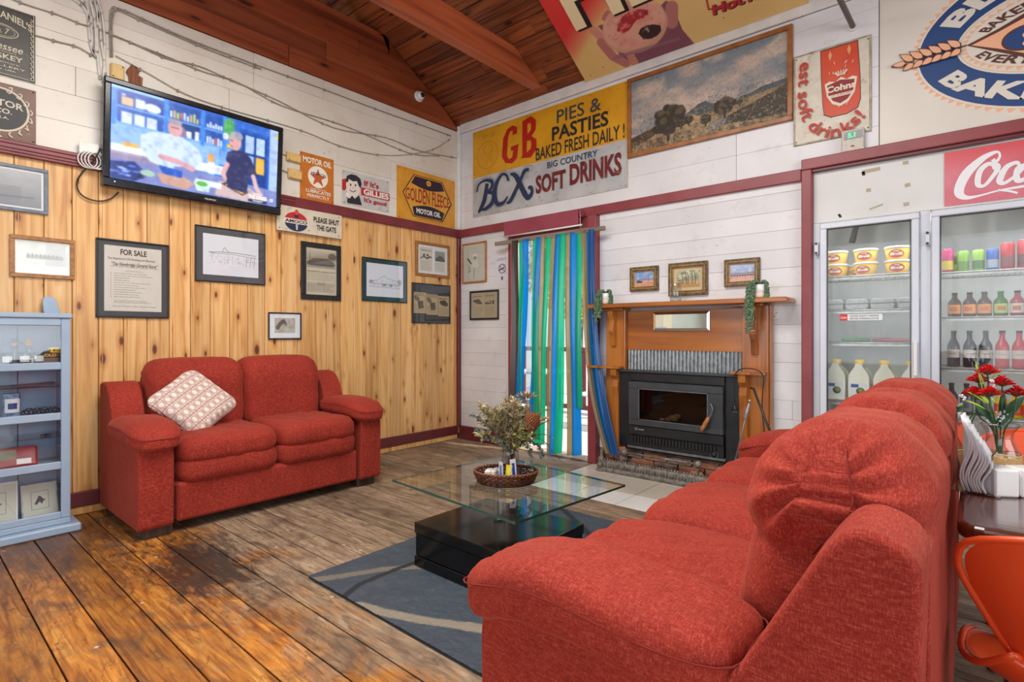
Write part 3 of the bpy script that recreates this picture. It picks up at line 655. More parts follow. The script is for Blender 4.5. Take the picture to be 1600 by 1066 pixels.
def make_sofa(label, loc, rotz, ncush, W, big=False):
    t = thing('sofa', label, 'sofa', loc, rotz); D = .87; aw = .215; n = 34 if big else 24; hw = W / 2
    MB().cbox(-hw + aw - .01, hw - aw + .01, .04, .845, .065, .30, .012).build('front_panel', m_fab, t, .01, 2)
    for i, sx in enumerate((-1, 1)):
        x0, x1 = sorted((sx * hw, sx * (hw - aw * .86))); side_panel(x0, x1, t, sx, big=big)
        for yy in (.10, .77): MB().cbox(min(sx * (hw - .03), sx * (hw - .19)), max(sx * (hw - .03), sx * (hw - .19)), yy - .05, yy + .05, 0, .068, .004).build('foot', m_foot, t)
        # padded arm top, longer than the arm and drooping over its front
        def dfa(u, v, w_, p, nn, sx=sx):
            fr = max(0, (p.y - .62) / .3); p.z -= .035 * fr * fr + (.012 if w_ < 0 else 0) * fr; p.z += .016 * math.cos(v * PI * .5) - .02 * max(0, (abs(u) - .6)) 
            # gathers near the front corner
            g = math.exp(-((v - .93) / .22) ** 2); p += nn * .0022 * g * math.sin(u * 23 + 3 * mnoise.noise(p * 20))
            if big: p.z += .006 * math.sin((v + .1) * 4.0)
            return p
        cx = sx * (hw - aw * .47); pad = pillow((cx, .59, .605), (.140, .335, .068), (4.2, 5.5, 3.6) if big else (3.4, 4.2, 2.9), n, dfa, .005, 9, 3 + i)
        pad = pad.build('arm_pad', m_fab, t, fixn=False)
        if True:   # welt seam along the pad
            pts = []
            for k in range(61):
                a = k / 60 * 2 * PI; ca, sa = math.cos(a), math.sin(a); e1, e2 = (4.2, 5.5) if big else (3.4, 4.2); g = (abs(ca) ** e1 + abs(sa) ** e2) ** (-3.0 / (e1 + e2 + (3.6 if big else 2.9))); u, v = ca * g, sa * g; hz = .32; sh = (1 - hz ** 3.2) ** (1 / 4.0); u *= sh; v *= sh
                p = Vector((cx + u * .1405, .59 + v * .3355, .605 + hz * .068)); p = dfa(u, v, hz, p, Vector((ca, sa, .3)).normalized()); pts.append(p)
            MB().tube(pts[:-1], .0022, 5, True).build('welt', m_seam, pad)
    cw = (W - 2 * aw) / ncush
    # lower roll and upper seat cushions
    for i in range(ncush):
        cx = -hw + aw + cw * (i + .5)
        def dfr(u, v, w_, p, nn): 
            p += nn * .004 * math.sin(p.x * 60 + mnoise.noise(p * 9) * 4) * max(0, v) ** 2; return p
        pillow((cx, .62, .368), (cw / 2 + .004, .262, .085), (9, 6, 3.4), 16, dfr, .004, 8, i).build('seat_roll', m_fab, t, fixn=False)
        def dfs(u, v, w_, p, nn):
            p.z += (.030 if big else .012) * (1 - u * u) * (1 - .5 * v * v) * (1 if w_ > 0 else 0); e_ = max(0, abs(u) - .75) / .25
            p += nn * .005 * e_ * math.sin(p.y * 90) + nn * .003 * math.sin(p.x * 42 + p.y * 17); return p
        sc_ = pillow((cx, .575, .480), (cw / 2 + .003, .318, .085), (8, 5.5, 3.1), 24, dfs, .006, 7, 10 + i).build('seat_cushion', m_fab, t, fixn=False)
        # back cushion: gusseted box with a puffy gathered top that folds back over the frame
        def dfb(u, v, w_, p, nn, cx=cx, i=i):
            top = max(0, w_ - .1) / .9
            p.y += (.055 if big else .03) * (w_ + 1) * -1.0 + (.025 if big else 0)
            if big:
                crease = math.exp(-((w_ - .12) / .065) ** 2); sd_ = min(1, max(0, abs(u) - .5) / .4); p -= nn * (.005 + .009 * sd_) * crease
                bulge = math.exp(-((w_ - .52) / .34) ** 2); p.y += (.030 if v > 0 else -.06) * bulge; p.x += (.016 if u > 0 else -.016) * bulge
            else:
                p.y += (.02 if v > 0 else -.03) * math.exp(-((w_ - .5) / .4) ** 2)
            # gathers fanning from the top corners of each gusset
            ca = math.atan2(p.z - (.93 if big else .98), p.y - .17); rr = math.hypot(p.z - .93, p.y - .17)
            e_ = max(0, abs(u) - .55) / .45
            amp = .013 if big else .005
            p += nn * amp * e_ * math.sin(ca * 13 + i * 2.1 + rr * 14) * math.exp(-((rr - .07) / .09) ** 2) * min(1, rr / .045)
            p.z -= (.030 if big else .012) * max(0, abs(u) - .45) ** 1.5 * min(1, max(0, (w_ - .05) / .6)) ** 2
            return p
        bc = pillow((cx, .235, .745 if big else .755), (cw / 2 + .004, .125, .275), (4.2, 3.0, 3.4) if big else (6.5, 3.2, 6.5), 52 if big else n, dfb, .010 if big else .006, 6.5, 20 + i).build('back_cushion', m_fab, t, fixn=False)
        if big:
            for sg in (-1, 1):
                pts = []
                for k in range(13):
                    w_ = .12 + (.80) * k / 12; u = sg * (1 - abs(w_) ** 4.2) ** (1 / 3.4); p = Vector((cx + u * (cw / 2 + .0045), .235, .745 + w_ * .275)); p = dfb(u, 0.0, w_, p, Vector((sg, 0, .3)).normalized()); pts.append(p + Vector((sg * .001, 0, .001)))
                MB().tube(pts, .0018, 5).build('seam', m_seam, bc)
    # back frame behind the cushions
    MB().prism(rounded([(.0, .07), (.20, .07), (.17, .80), (.11, .875), (.0, .86)], [.01, .01, .04, .05, .04]), -hw + .14, hw - .14, 'x').build('back_frame', m_fab, t, .015, 3)
    return t
make_sofa('two-seat red fabric sofa against the pine-lined wall under the television', (-4.49, 1.785, 0), -PI / 2, 2, 1.66)
make_sofa('large red fabric three-seat sofa in the foreground, seen over its near arm', (-.055, 2.075, 0), PI / 2, 3, 2.25, True)

# patterned scatter cushion
def patt():
    t = NT('white_cushion_red_octagon_pattern'); v = t.obj(); cr = '#9c4b4a'
    def wave(rot, sc, th):
        w_ = t.new('ShaderNodeTexWave', Scale=sc, Distortion=0.0); w_.wave_type = 'BANDS'; w_.bands_direction = 'X'; t.k(t.mapping(v, (1, 1, 1), (0, 0, rot)), w_.inputs[0]); return t.ramp(w_.outputs[0], [(th, (0, 0, 0, 1)), (th + .04, (1, 1, 1, 1))])
    sep = t.new('ShaderNodeSeparateXYZ'); t.k(v, sep.inputs[0])
    def cell(sock, s, o=0.0):
        a = t.new('ShaderNodeMath', _operation='MULTIPLY_ADD', i1=s * 1.3, i2=o); t.k(sock, a.inputs[0]); f_ = t.new('ShaderNodeMath', _operation='FRACT'); t.k(a.outputs[0], f_.inputs[0])
        b = t.new('ShaderNodeMath', _operation='SUBTRACT', i1=.5); t.k(f_.outputs[0], b.inputs[0]); c_ = t.new('ShaderNodeMath', _operation='ABSOLUTE'); t.k(b.outputs[0], c_.inputs[0]); return c_.outputs[0]
    ax = cell(sep.outputs[0], 15.5); ay = cell(sep.outputs[1], 11)
    def mth(op, a, b): 
        n_ = t.new('ShaderNodeMath', _operation=op)
        for q, s_ in ((a, 0), (b, 1)):
            if isinstance(q, (int, float)): n_.inputs[s_].default_value = q
            else: t.k(q, n_.inputs[s_])
        return n_.outputs[0]
    mx = mth('MAXIMUM', ax, ay); sm = mth('MULTIPLY', mth('ADD', ax, ay), .72); oc = mth('MAXIMUM', mx, sm)
    def band(s_, lo, hi): return mth('MULTIPLY', mth('GREATER_THAN', s_, lo), mth('LESS_THAN', s_, hi))
    ring1 = band(oc, .27, .315); ring2 = mth('GREATER_THAN', mx, .465); diag = band(oc, .385, .42)
    m_ = mth('MAXIMUM', mth('MAXIMUM', ring1, ring2), diag)
    inner = mth('LESS_THAN', oc, .27)
    c = t.mix(m_, lin('#cfc5b9'), lin(cr)); c = t.mix(inner, c, lin('#dbd3c8'))
    t.base(c); t.b.inputs['Roughness'].default_value = .9; t.bump(t.noise(v, 300, 2), .2, .002); return t.m
Mp = Matrix.Translation((-4.02, 1.38, .735)) @ Matrix.Rotation(-.06, 4, 'Z') @ Matrix.Rotation(math.radians(-52), 4, 'Y').inverted() @ Matrix.Rotation(PI / 2, 4, 'Z') @ Matrix.Rotation(math.radians(38), 4, 'Z')
pt = thing('cushion', 'white cushion with red octagon pattern lying tilted on the two-seat sofa', 'cushion', mat4=Mp)
def dfp(u, v, w_, p, nn):
    r_ = max(abs(u), abs(v)); k_ = 1 - .13 * (1 - abs(abs(u) - abs(v))) * 0; cc = min(abs(u), abs(v)); p.x *= 1 + .10 * cc * cc; p.y *= 1 + .10 * cc * cc; p.z *= max(.12, 1 - .85 * cc * cc * r_); return p
pillow((0, 0, 0), (.20, .20, .062), (6, 6, 2), 24, dfp, .004, 10, 2).build('cover', patt(), pt, fixn=False)

# ================================================================ rug
RUGX0, RUGX1, RUGY0, RUGY1 = -2.485, -.93, 1.365, 3.02
rc = Cv(230, 250, '#3c4651', (RUGX1 - RUGX0) / (RUGY1 - RUGY0))
rc.bl(rc.nz(14, 16, 4, 3) * 1.6 - .5, '#2e3640', .7); rc.bl(rc.nz(60, 60, 2, 8) * 2 - 1, '#4a5664', .6)
def rp(px, py): x, y = onF(px, py, .012); return ((x - RUGX0) / (RUGX1 - RUGX0), (RUGY1 - y) / (RUGY1 - RUGY0))
rc.line([rp(482, 908), rp(540, 900), rp(600, 890), rp(655, 886)], .016, '#6e685d'); rc.line([rp(655, 886), rp(720, 880)], .02, '#6e685d')
rc.line([rp(535, 935), rp(560, 915), rp(590, 902), rp(620, 890), rp(655, 878)], .010, '#1d2229')
rc.line([rp(560, 946), rp(600, 958), rp(660, 970), rp(732, 980)], .017, '#857c6f'); rc.line([rp(732, 980), rp(800, 990), rp(860, 990)], .02, '#857c6f')
rc.line([rp(880, 797), rp(900, 815), rp(925, 840)], .012, '#1d2229')
rt = thing('rug', 'dark blue-grey shag rug with beige and black curved stripes under the coffee table', 'rug', (RUGX0, RUGY1, 0))
ro = rc.build('pile', RUGX1 - RUGX0, RUGY1 - RUGY0, rt, PRINT, .014)
for v_ in ro.data.vertices: v_.co.z += mnoise.noise(Vector((v_.co.x * 90, v_.co.y * 90, 0))) * .0035 + mnoise.noise(Vector((v_.co.x * 25, v_.co.y * 25, 3))) * .002
MB().cbox(0, RUGX1 - RUGX0, -(RUGY1 - RUGY0), 0, .001, .010, .003).build('backing', col('#262b31', .9), rt)

# ================================================================ coffee table
m_blk = NT('black_gloss_laminate'); m_blk.base(lin('#0c0b0c')); m_blk.b.inputs['Roughness'].default_value = .12; m_blk = m_blk.m
m_gt0 = glassy('clear_glass_post', (.93, .96, .95, 1), .6)
ct = thing('coffee_table', 'low coffee table with a clear glass top on a glossy black block', 'table', (-1.86, 2.07, .0105))
MB().cbox(-.325, .345, -.29, .26, 0, .055, .002).build('plinth', m_blk, ct)
MB().cbox(-.32, .34, -.285, .255, .058, .168, .002).build('base_block', m_blk, ct)
MB().cbox(-.325, .345, -.29, .26, .171, .2245, .002).build('base_top', m_blk, ct)
MB().cyl((0, 0, .2245), (0, 0, .4005), .03, n=24).build('post', m_gt0, ct)
m_gt = glassy('clear_green_glass', (.90, .955, .935, 1), 1.15); m_ge = NT('green_glass_edge'); m_ge.base(lin('#2f5a50')); m_ge.b.inputs['Roughness'].default_value = .1; m_ge = m_ge.m
gq = [Vector((-1.445, 1.706)), Vector((-1.374, 2.502)), Vector((-2.297, 2.576)), Vector((-2.368, 1.780))]; gq = [q - Vector((-1.86, 2.07)) for q in gq]
gl = MB().add([(*q, .4115) for q in gq], [(0, 1, 2, 3)]).build('glass_top', m_gt, ct)
e = MB()
for i in range(4):
    a, b = gq[i], gq[(i + 1) % 4]; e.add([(*a, .4005), (*b, .4005), (*b, .4115), (*a, .4115)], [(0, 1, 2, 3)])
e.build('glass_edge', m_ge, ct)
GZ = .4225

# ================================================================ right-hand table, chairs
m_tab = wood('dark_varnished_table', '#5b2f1e', '#4a2417', '#2c140d', 'x', .16, across=14, knots=False, coat=.8, usepos=False)
tt = thing('dining_table', 'dark varnished wooden dining table with a rounded edge behind the large sofa', 'table', (0, 0, 0))
tp = rounded([(-.035, 1.665), (.95, 1.665), (.95, 2.55), (-.035, 2.55)], .05, 5)
MB().prism(tp, .712, .75, 'z').build('tabletop', m_tab, tt, .012, 3)
for x, y in ((.10, 1.78), (.83, 1.78), (.10, 2.43), (.83, 2.43)): MB().prism([(x - .03, y - .03), (x + .03, y - .03), (x + .03, y + .03), (x - .03, y + .03)], 0, .712, 'z').build('leg', m_tab, tt, .004)
MB().box(.07, .86, 1.75, 1.77, .62, .712).box(.07, .86, 2.44, 2.46, .62, .712).build('apron', m_tab, tt)
def orange(name, a):
    t = NT(name); t.base(lin(a)); t.b.inputs['Roughness'].default_value = .32; t.b.inputs['Coat Weight'].default_value = .3; return t.m
m_or = orange('orange_plastic', '#e8592a'); m_leg = wood('beech_leg', '#b06a42', '#8f4f30', '#6a3520', 'z', .4, knots=False)
def tub_chair(label, loc, rotz):
    t = thing('tub_chair', label, 'chair', loc, rotz, None)
    # shell: rows from seat front to back top; local +y is forward, back at -y
    rows = [(.26, .425, .20, .0), (.24, .45, .225, .004), (.14, .445, .245, .02), (.02, .435, .245, .03), (-.07, .445, .215, .04), (-.13, .49, .165, .05), (-.15, .56, .165, .05), (-.165, .65, .215, .05), (-.175, .73, .250, .045), (-.182, .79, .235, .03), (-.185, .82, .16, .01)]
    nu = 16; vs = []; fs = []
    for (y, z, hw, cup) in rows:
        for k in range(nu + 1):
            u = k / nu * 2 - 1; bk = 1 if z > .5 else 0
            f = abs(u) ** 2.6
            if z <= .5: vs.append((u * hw, y, z + cup * f * 1.6 * (1 if y < .2 else .3)))
            else: vs.append((u * hw, y + cup * f * 1.5, z - .012 * f))
    for i in range(len(rows) - 1):
        for k in range(nu): a = i * (nu + 1) + k; fs.append((a, a + 1, a + nu + 2, a + nu + 1))
    o = MB().add(vs, fs, True).build('shell', m_or, t); sd = o.modifiers.new('thick', 'SOLIDIFY'); sd.thickness = .006; sb = o.modifiers.new('sub', 'SUBSURF'); sb.levels = 1; sb.render_levels = 2
    # rolled rim
    rim = [vs[i * (nu + 1)] for i in range(len(rows))] + [vs[(len(rows) - 1) * (nu + 1) + k] for k in range(1, nu)] + [vs[i * (nu + 1) + nu] for i in range(len(rows) - 1, -1, -1)] + [vs[k] for k in range(nu - 1, 0, -1)]
    MB().tube(spline(rim + [rim[0]], 3)[:-1], .0075, 8, True).build('rim', m_or, t)
    for sx in (-1, 1):
        for sy in (-1, 1): MB().cyl((sx * .12, sy * .10, .43), (sx * .21, sy * .20, 0), .016, .010, 12).build('leg', m_leg, t)
    MB().cbox(-.13, .13, -.11, .11, .415, .432, .004).build('bracket', col('#2a2725', .5), t)
    return t
tub_chair('orange moulded plastic tub chair in the bottom right corner of the photo', (.222, 1.575, 0), 0)
tub_chair('orange moulded plastic tub chair behind the glass vase, far side of the dining table', (.25, 2.78, 0), PI)
# ================================================================ frames on the walls
m_blackf = vary('black_picture_frame', '#1a1a1b', '#242425', .35, 30); m_goldf = vary('gilt_wood_frame', '#8a5a26', '#a8743a', .35, 40, obj=True)
m_greyf = vary('blue_grey_frame', '#5f6b76', '#6f7b86', .45, 30); m_greenf = vary('dark_green_frame', '#16302e', '#1e3f3e', .4, 8)
m_pg = glassy('picture_glass', (1, 1, 1, 1), 1.0); ink = col('#2a2826', .8); inkl = col('#77726a', .8)
def scribble(c, x0, y0, x1, y1, rows, colr='#4a4640', wd=.004, seed=0, h=.6):
    """rows of broken handwriting-like or newsprint-like marks, too small to read in the photograph"""
    r = random.Random(seed)
    for i in range(rows):
        y = y0 + (y1 - y0) * (i + .5) / rows; x = x0
        end = x1 - (x1 - x0) * r.random() * .25
        while x < end:
            l = r.uniform(.02, .07) * (x1 - x0) * 3; pts = []; n = 5
            for k in range(n + 1): pts.append((min(x + l * k / n, x1), y + r.uniform(-1, 1) * (y1 - y0) / rows * .25 * h))
            c.line(pts, wd, colr, .8); x += l + .03 * (x1 - x0)
    return c
def framed(wall, px, label, cv, fw, fm, mat_m=None, mat=0.0, th=.008, d=.018, cat='picture', name='framed_picture', group=None, glass=True, box=None, matw=None):
    f = Flat(wall, px, name, label, cat, th=th, box=box); f.plate(mat_m or fm, 'mount' if mat_m else 'backing_board'); f.frame(fm, fw, d)
    mx = mat if isinstance(mat, tuple) else (mat,) * 4
    l, r_, t_, b_ = (fw + q for q in mx); W = f.W - l - r_; H = f.H - t_ - b_
    if cv is not None:
        c = cv(W, H) if callable(cv) else cv; c.build('print', W, H, f.o, PRINTG if glass else PRINT, f.z(), l, -t_)
    if glass: f.glass(m_pg, fw)
    return f
def cv_for(W, H, c, n=150): s_ = n / max(W, H); return Cv(max(int(W * s_), 8), max(int(H * s_), 8), c, W / H)
# --- pine wall
def c_grey(W, H):
    c = cv_for(W, H, '#b4b8bc', 90); c.grad('#c3c7cb', '#8f959b'); c.bl((c.nz(6, 4, 3, 2) - .3), '#7e848a', .5); c.rect(.35, .45, .75, .85, '#8b9096', .5); c.line([(.1, .8), (.9, .72)], .01, '#6d737a'); return c
framed('L', None, 'pale old photograph in a blue-grey frame, top left beside the television', c_grey, .022, m_greyf, col('#e4e6e8'), .012, box=(.25, .70, 1.962, 2.25))
def c_gold(W, H):
    c = cv_for(W, H, '#d2d3cd', 110); c.bl(c.nz(5, 3, 4, 4) * 1.6 - .5, '#a9b3a4', .7); c.rect(.55, .05, .95, .95, '#a8a9a6', .45); c.rect(.18, .42, .9, .55, '#77766f', .6)
    for i in range(8): c.rect(.2 + .08 * i, .38, .23 + .08 * i, .52, '#5c5b56', .6)
    c.grad('#d2d3cd', '#e5e5e2', .75, 1, a=.6); return c
framed('L', [(14, 365), (117, 377), (115, 439), (14, 431)], 'faded photograph in a gilt wooden frame left of the handwritten notice', c_gold, .026, m_goldf, col('#e8e6e0'), .008)
def c_sale(W, H):
    c = cv_for(W, H, '#d6d2c9', 260); c.bl(c.nz(5, 6, 4, 4) * 1.2 - .3, '#c8c3b8', .7)
    r = random.Random(2)
    scribble(c, .10, .30, .92, .335, 1, '#4a4038', .0028, 3); scribble(c, .36, .365, .66, .395, 1, '#5a5048', .0026, 4)
    for i in range(11):
        y = .42 + i * .036; e_ = r.uniform(.4, .85); c.ell(.11, y, .008, .006, '#4a4038'); scribble(c, .16, y - .012, e_, y + .012, 1, '#4a4038', .0026, 10 + i)
    scribble(c, .16, .83, .8, .88, 2, '#4a4038', .0026, 30); scribble(c, .14, .905, .9, .95, 1, '#4a4038', .0032, 31); return c
f = framed('L', [(150, 371), (264, 384), (262, 499), (148, 495)], 'handwritten notice reading FOR SALE on aged paper in a black frame', c_sale, .012, m_blackf, col('#3c3d40', .5), (.035, .035, .03, .035), cat='notice', name='framed_notice')
br = col('#4a2f28', .8)
f.text('FOR SALE', .32, .115, .68, .19, br, .03); f.text('The Registered Old Building and Business', .15, .225, .80, .262, br, .0, .4); f.text('"The Newbridge General Store"', .20, .285, .84, .345, br, .01, .4)
def c_bridge(W, H):
    c = cv_for(W, H, '#dfe2ea', 230); g = '#5a5c64'; r = random.Random(5)
    c.line([(.10, .45), (.3, .42), (.6, .41), (.95, .44)], .006, g); c.line([(.15, .47), (.5, .45), (.95, .50)], .004, g); c.line([(.1, .45), (.2, .47)], .004, g)
    c.line([(.33, .42), (.36, .32), (.38, .3), (.40, .36), (.46, .41)], .0045, g)
    for i in range(60):
        x = r.uniform(.15, .93); y = r.uniform(.46, .66); c.line([(x, y), (x + r.uniform(-.02, .02), y + r.uniform(.02, .09))], .002, g, .6)
    for i in range(50):
        x = r.uniform(.05, .95); y = r.uniform(.5, .8); c.line([(x, y), (x + r.uniform(.01, .05), y + r.uniform(-.02, .02))], .002, g, .5)
    for x in (.78, .86, .93): c.line([(x, .48), (x - .02, .75)], .004, g)
    c.line([(.78, .62), (.93, .6)], .003, g); return c
framed('L', [(304, 350), (414, 367), (413, 447), (304, 438)], 'pencil drawing of a long bridge in a wide dark grey mount below the television', c_bridge, .008, m_blackf, col('#48484d', .45), .048)
def c_news(W, H):
    c = cv_for(W, H, '#c6bca2', 240); c.bl(c.nz(4, 5, 4, 6) * 1.3 - .4, '#b3a88d', .7)
    c.rect(.03, .06, .97, .42, '#a59c88'); c.grad('#bdb39d', '#8d8575', .06, .25, a=.6); c.poly([(.03, .3), (.25, .22), (.7, .2), (.9, .27), (.97, .33), (.97, .36), (.03, .37)], '#5d564c'); c.rect(.1, .33, .9, .38, '#35302b', .8); c.rect(.03, .39, .97, .42, '#8d8575')
    c.ell(.86, .16, .14, .08, '#575046', .8); c.line([(.12, .12), (.12, .36)], .005, '#4d463e')
    scribble(c, .03, .53, .97, .70, 11, '#6e6657', .0022, 2); 
    for x in (.03, .5): c.rect(x, .73, x + .46, .955, '#857b68', .35)
    scribble(c, .05, .77, .95, .93, 8, '#5a5246', .0026, 3); return c
f = framed('L', [(470, 376), (532, 386), (531, 471), (469, 467)], 'yellowed newspaper page about a general store in a wide black frame', c_news, .046, m_blackf, d=.02)
f.text("Newbridge's general store", .15, .485, .86, .52, ink, .02); f.text('PUZZ', .40, .70, .60, .735, ink, .0, .2)
def c_store(W, H):
    c = cv_for(W, H, '#dde0ea', 210); g = '#4c4f5a'; r = random.Random(8)
    c.line([(.08, .55), (.3, .5), (.38, .42), (.48, .36), (.56, .44), (.9, .5), (.93, .55)], .004, g); c.line([(.06, .6), (.93, .62)], .004, g); c.line([(.07, .7), (.93, .72)], .003, g)
    for i in range(90):
        x = r.uniform(.08, .9); y = r.uniform(.48, .66); c.line([(x, y), (x + r.uniform(-.02, .03), y + r.uniform(0, .05))], .0022, g, .6)
    for x in (.1, .2, .3, .42, .55, .66, .78, .9): c.line([(x, .56), (x, .72)], .003, g)
    c.ell(.9, .52, .06, .09, g, .35); c.ell(.12, .55, .06, .05, g, .3); c.rect(.43, .6, .52, .68, g, .5); c.rect(.6, .6, .7, .68, g, .4); return c
framed('L', [(565, 401), (635, 410), (635, 474), (565, 470)], 'pen sketch of a gabled store in a dark green mount', c_store, .008, m_blackf, m_greenf, .042)
def c_horse(W, H):
    c = cv_for(W, H, '#b8b6a6', 120); c.bl(c.nz(9, 7, 4, 6) * 2 - .8, '#a37f78', .7); c.bl(c.nz(12, 9, 3, 16) * 2 - .9, '#6f7d66', .6)
    b = '#5d4a44'; c.poly([(.05, .62), (.12, .45), (.25, .25), (.38, .14), (.45, .03), (.48, .13), (.56, .25), (.60, .42), (.58, .52), (.52, .52), (.46, .4), (.38, .42), (.30, .55), (.22, .75), (.08, .8)], b); c.ell(.55, .50, .03, .04, '#3a2e2b'); c.line([(.2, .35), (.38, .15)], .03, '#42332f'); return c
framed('L', [(418, 488), (470, 489), (470, 531), (418, 530)], 'small print of a brown horse head in a white mount above the two-seat sofa', c_horse, .012, m_blackf, col('#dfe2ea', .6), (.045, .045, .035, .045))
def page(c, x0, y0, x1, y1, head, seed, pc='#cfc9bb', dk='#3b3834'):
    c.rect(x0, y0, x1, y1, pc); w_ = x1 - x0; h_ = y1 - y0
    if head == 'photo': c.rect(x0 + .05 * w_, y0 + .05 * h_, x1 - .05 * w_, y0 + .5 * h_, '#8f9492'); c.poly([(x0 + .05 * w_, y0 + .4 * h_), (x0 + .5 * w_, y0 + .22 * h_), (x1 - .05 * w_, y0 + .35 * h_), (x1 - .05 * w_, y0 + .5 * h_), (x0 + .05 * w_, y0 + .5 * h_)], '#4d5552')
    elif head == 'blobs':
        r = random.Random(seed)
        for k in range(14): c.ell(x0 + w_ * r.uniform(.12, .88), y0 + h_ * r.uniform(.3, .48), .035, .03, dk, .85)
        scribble(c, x0 + .1 * w_, y0 + .05 * h_, x1 - .1 * w_, y0 + .2 * h_, 1, dk, .008, seed)
    elif head == 'car': c.ell(x0 + .5 * w_, y0 + .36 * h_, .40 * w_, .07, dk, .85, rot=.25); c.ell(x0 + .55 * w_, y0 + .29 * h_, .2 * w_, .05, dk, .7, rot=.2); scribble(c, x0 + .1 * w_, y0 + .06 * h_, x1 - .1 * w_, y0 + .2 * h_, 1, dk, .008, seed)
    elif head == 'figure': c.poly([(x0 + .3 * w_, y0 + .45 * h_), (x0 + .75 * w_, y0 + .38 * h_), (x0 + .8 * w_, y0 + .75 * h_), (x0 + .4 * w_, y0 + .8 * h_)], dk, .8); c.ell(x0 + .25 * w_, y0 + .3 * h_, .25 * w_, .06, dk, .6, rot=.6); scribble(c, x0 + .1 * w_, y0 + .04 * h_, x1 - .1 * w_, y0 + .18 * h_, 2, dk, .005, seed)
    scribble(c, x0 + .08 * w_, y0 + .56 * h_, x1 - .08 * w_, y1 - .05 * h_, 7, '#6a655c', .0035, seed + 3)
def c_two(W, H): c = cv_for(W, H, '#e3e3e3', 170); page(c, .05, .08, .47, .93, 'blobs', 3); page(c, .55, .12, .92, .92, 'photo', 4, '#d8d6cf'); return c
framed('L', [(649, 376), (702, 385), (701, 436), (649, 430)], 'two advertisement clippings on white in a gilt frame near the room corner', c_two, .028, m_goldf, None, .004)
def c_three(W, H):
    c = cv_for(W, H, '#33383f', 210)
    for i, hd in enumerate(('figure', 'figure', 'car')): page(c, .03 + .325 * i, .22 + .03 * i, .35 + .32 * i, .76 + .03 * i, hd, 7 + i, '#b8a482', '#40382d')
    return c
framed('L', [(643, 441), (703, 447), (702, 507), (643, 504)], 'three old tan advertisement clippings on black, in a thin black frame near the corner', c_three, .008, m_blackf)
# --- back wall
def c_cart(W, H):
    c = cv_for(W, H, '#c9cdbf', 190); c.ell(.52, .31, .10, .045, '#e9e6dc'); c.ell(.53, .365, .07, .045, '#b98a78'); c.poly([(.38, .45), (.70, .43), (.80, .62), (.62, .66), (.40, .60)], '#dcdcd2'); c.line([(.50, .64), (.48, .92)], .008, '#5c5a50'); c.line([(.2, .38), (.36, .52)], .022, '#3b2d28'); c.line([(.25, .60), (.32, .72), (.22, .74)], .01, '#57544b'); c.line([(.4, .52), (.30, .60)], .02, '#d8b9a5'); c.line([(.68, .46), (.78, .60), (.6, .66)], .004, '#77756b'); scribble(c, .35, .08, .65, .14, 1, '#8a8a7e', .003, 3); return c
framed('B', [(724, 382), (761, 376), (761, 441), (723, 444)], 'cartoon print of a man in a white cap holding a bottle, orange-brown frame', c_cart, .020, vary('orange_wood_frame', '#a5602c', '#bf7a40', .4, 20))
def c_sm(W, H): c = cv_for(W, H, '#b5a78c', 190); page(c, .02, .02, .49, .98, 'car', 5, '#b8aa8e', '#4a443a'); page(c, .51, .02, .98, .98, 'blobs', 6, '#b0a283', '#4a443a'); return c
framed('B', [(735, 455), (780, 453), (780, 499), (735, 501)], 'tan clippings page in a black frame beside the strip curtain doorway', c_sm, .014, m_blackf, None, .008)
f = Flat('B', [(772, 401), (798, 399), (798, 443), (773, 444)], 'notice', 'white paper no-smoking notice stuck beside the doorway', 'notice', .003)
f.plate(col('#d9dbe6', .7), 'paper'); rd = col('#8c4a58'); f.text('NO SMOKING', .25, .07, .75, .10, rd, .03); f.text('WITHIN 4 METRES OF ENTRY', .12, .125, .88, .155, rd, .02)
f.ring(.5, .46, .052, .052, rd, .009); f.stroke([(.30, .33), (.70, .60)], .008, rd, sm=1); f.stroke([(.33, .50), (.64, .43)], .012, ink, sm=1); f.stroke([(.62, .42), (.60, .36), (.66, .32)], .005, ink); f.ring(.5, .80, .014, .022, rd)
def land(sky, ground, seed, mid):
    def g(W, H):
        c = cv_for(W, H, sky, 110); c.bl(c.nz(5, 5, 4, seed) * 2 - .8, '#e2e2e4', .8); c.poly([(0, .55), (.3, .48), (.6, .52), (1, .46), (1, .7), (0, .7)], '#7c87a0', .8); c.grad(ground[0], ground[1], .6, 1); c.bl((c.nz(12, 6, 3, seed + 1) * 2 - 1) * (c.Y > .6), ground[2], .6); mid(c); return c
    return g
def mid1(c): c.ell(.25, .68, .16, .07, '#2f4456'); c.ell(.2, .62, .06, .05, '#3d5a6c'); c.line([(.72, .25), (.72, .7)], .012, '#5d5650'); c.ell(.72, .22, .05, .06, '#8b8d92', .8); c.line([(.6, .75), (.9, .8)], .015, '#b45a48')
def mid2(c):
    c.bl(c.nz(7, 6, 4, 12) * 2.6 - 1.0, '#5f6f4c', .8); c.bl(c.nz(8, 6, 3, 19) * 2.4 - 1.1, '#c9b182', .8)
    for x in (.25, .42, .5, .68, .8): c.line([(x, .85), (x + .02, .5), (x - .03, .1)], .018, '#5a4334'); 
    c.rect(0, .8, 1, 1, '#b98f5e', .6)
def mid3(c):
    for k in range(9): c.ell(.08 + .11 * k, .66 + .01 * (k % 3), .05, .035, '#4b4a4e')
    c.ell(.06, .80, .03, .02, '#3a302c')
m_walf = vary('walnut_bronze_frame', '#4c3522', '#7d6238', .38, 40)
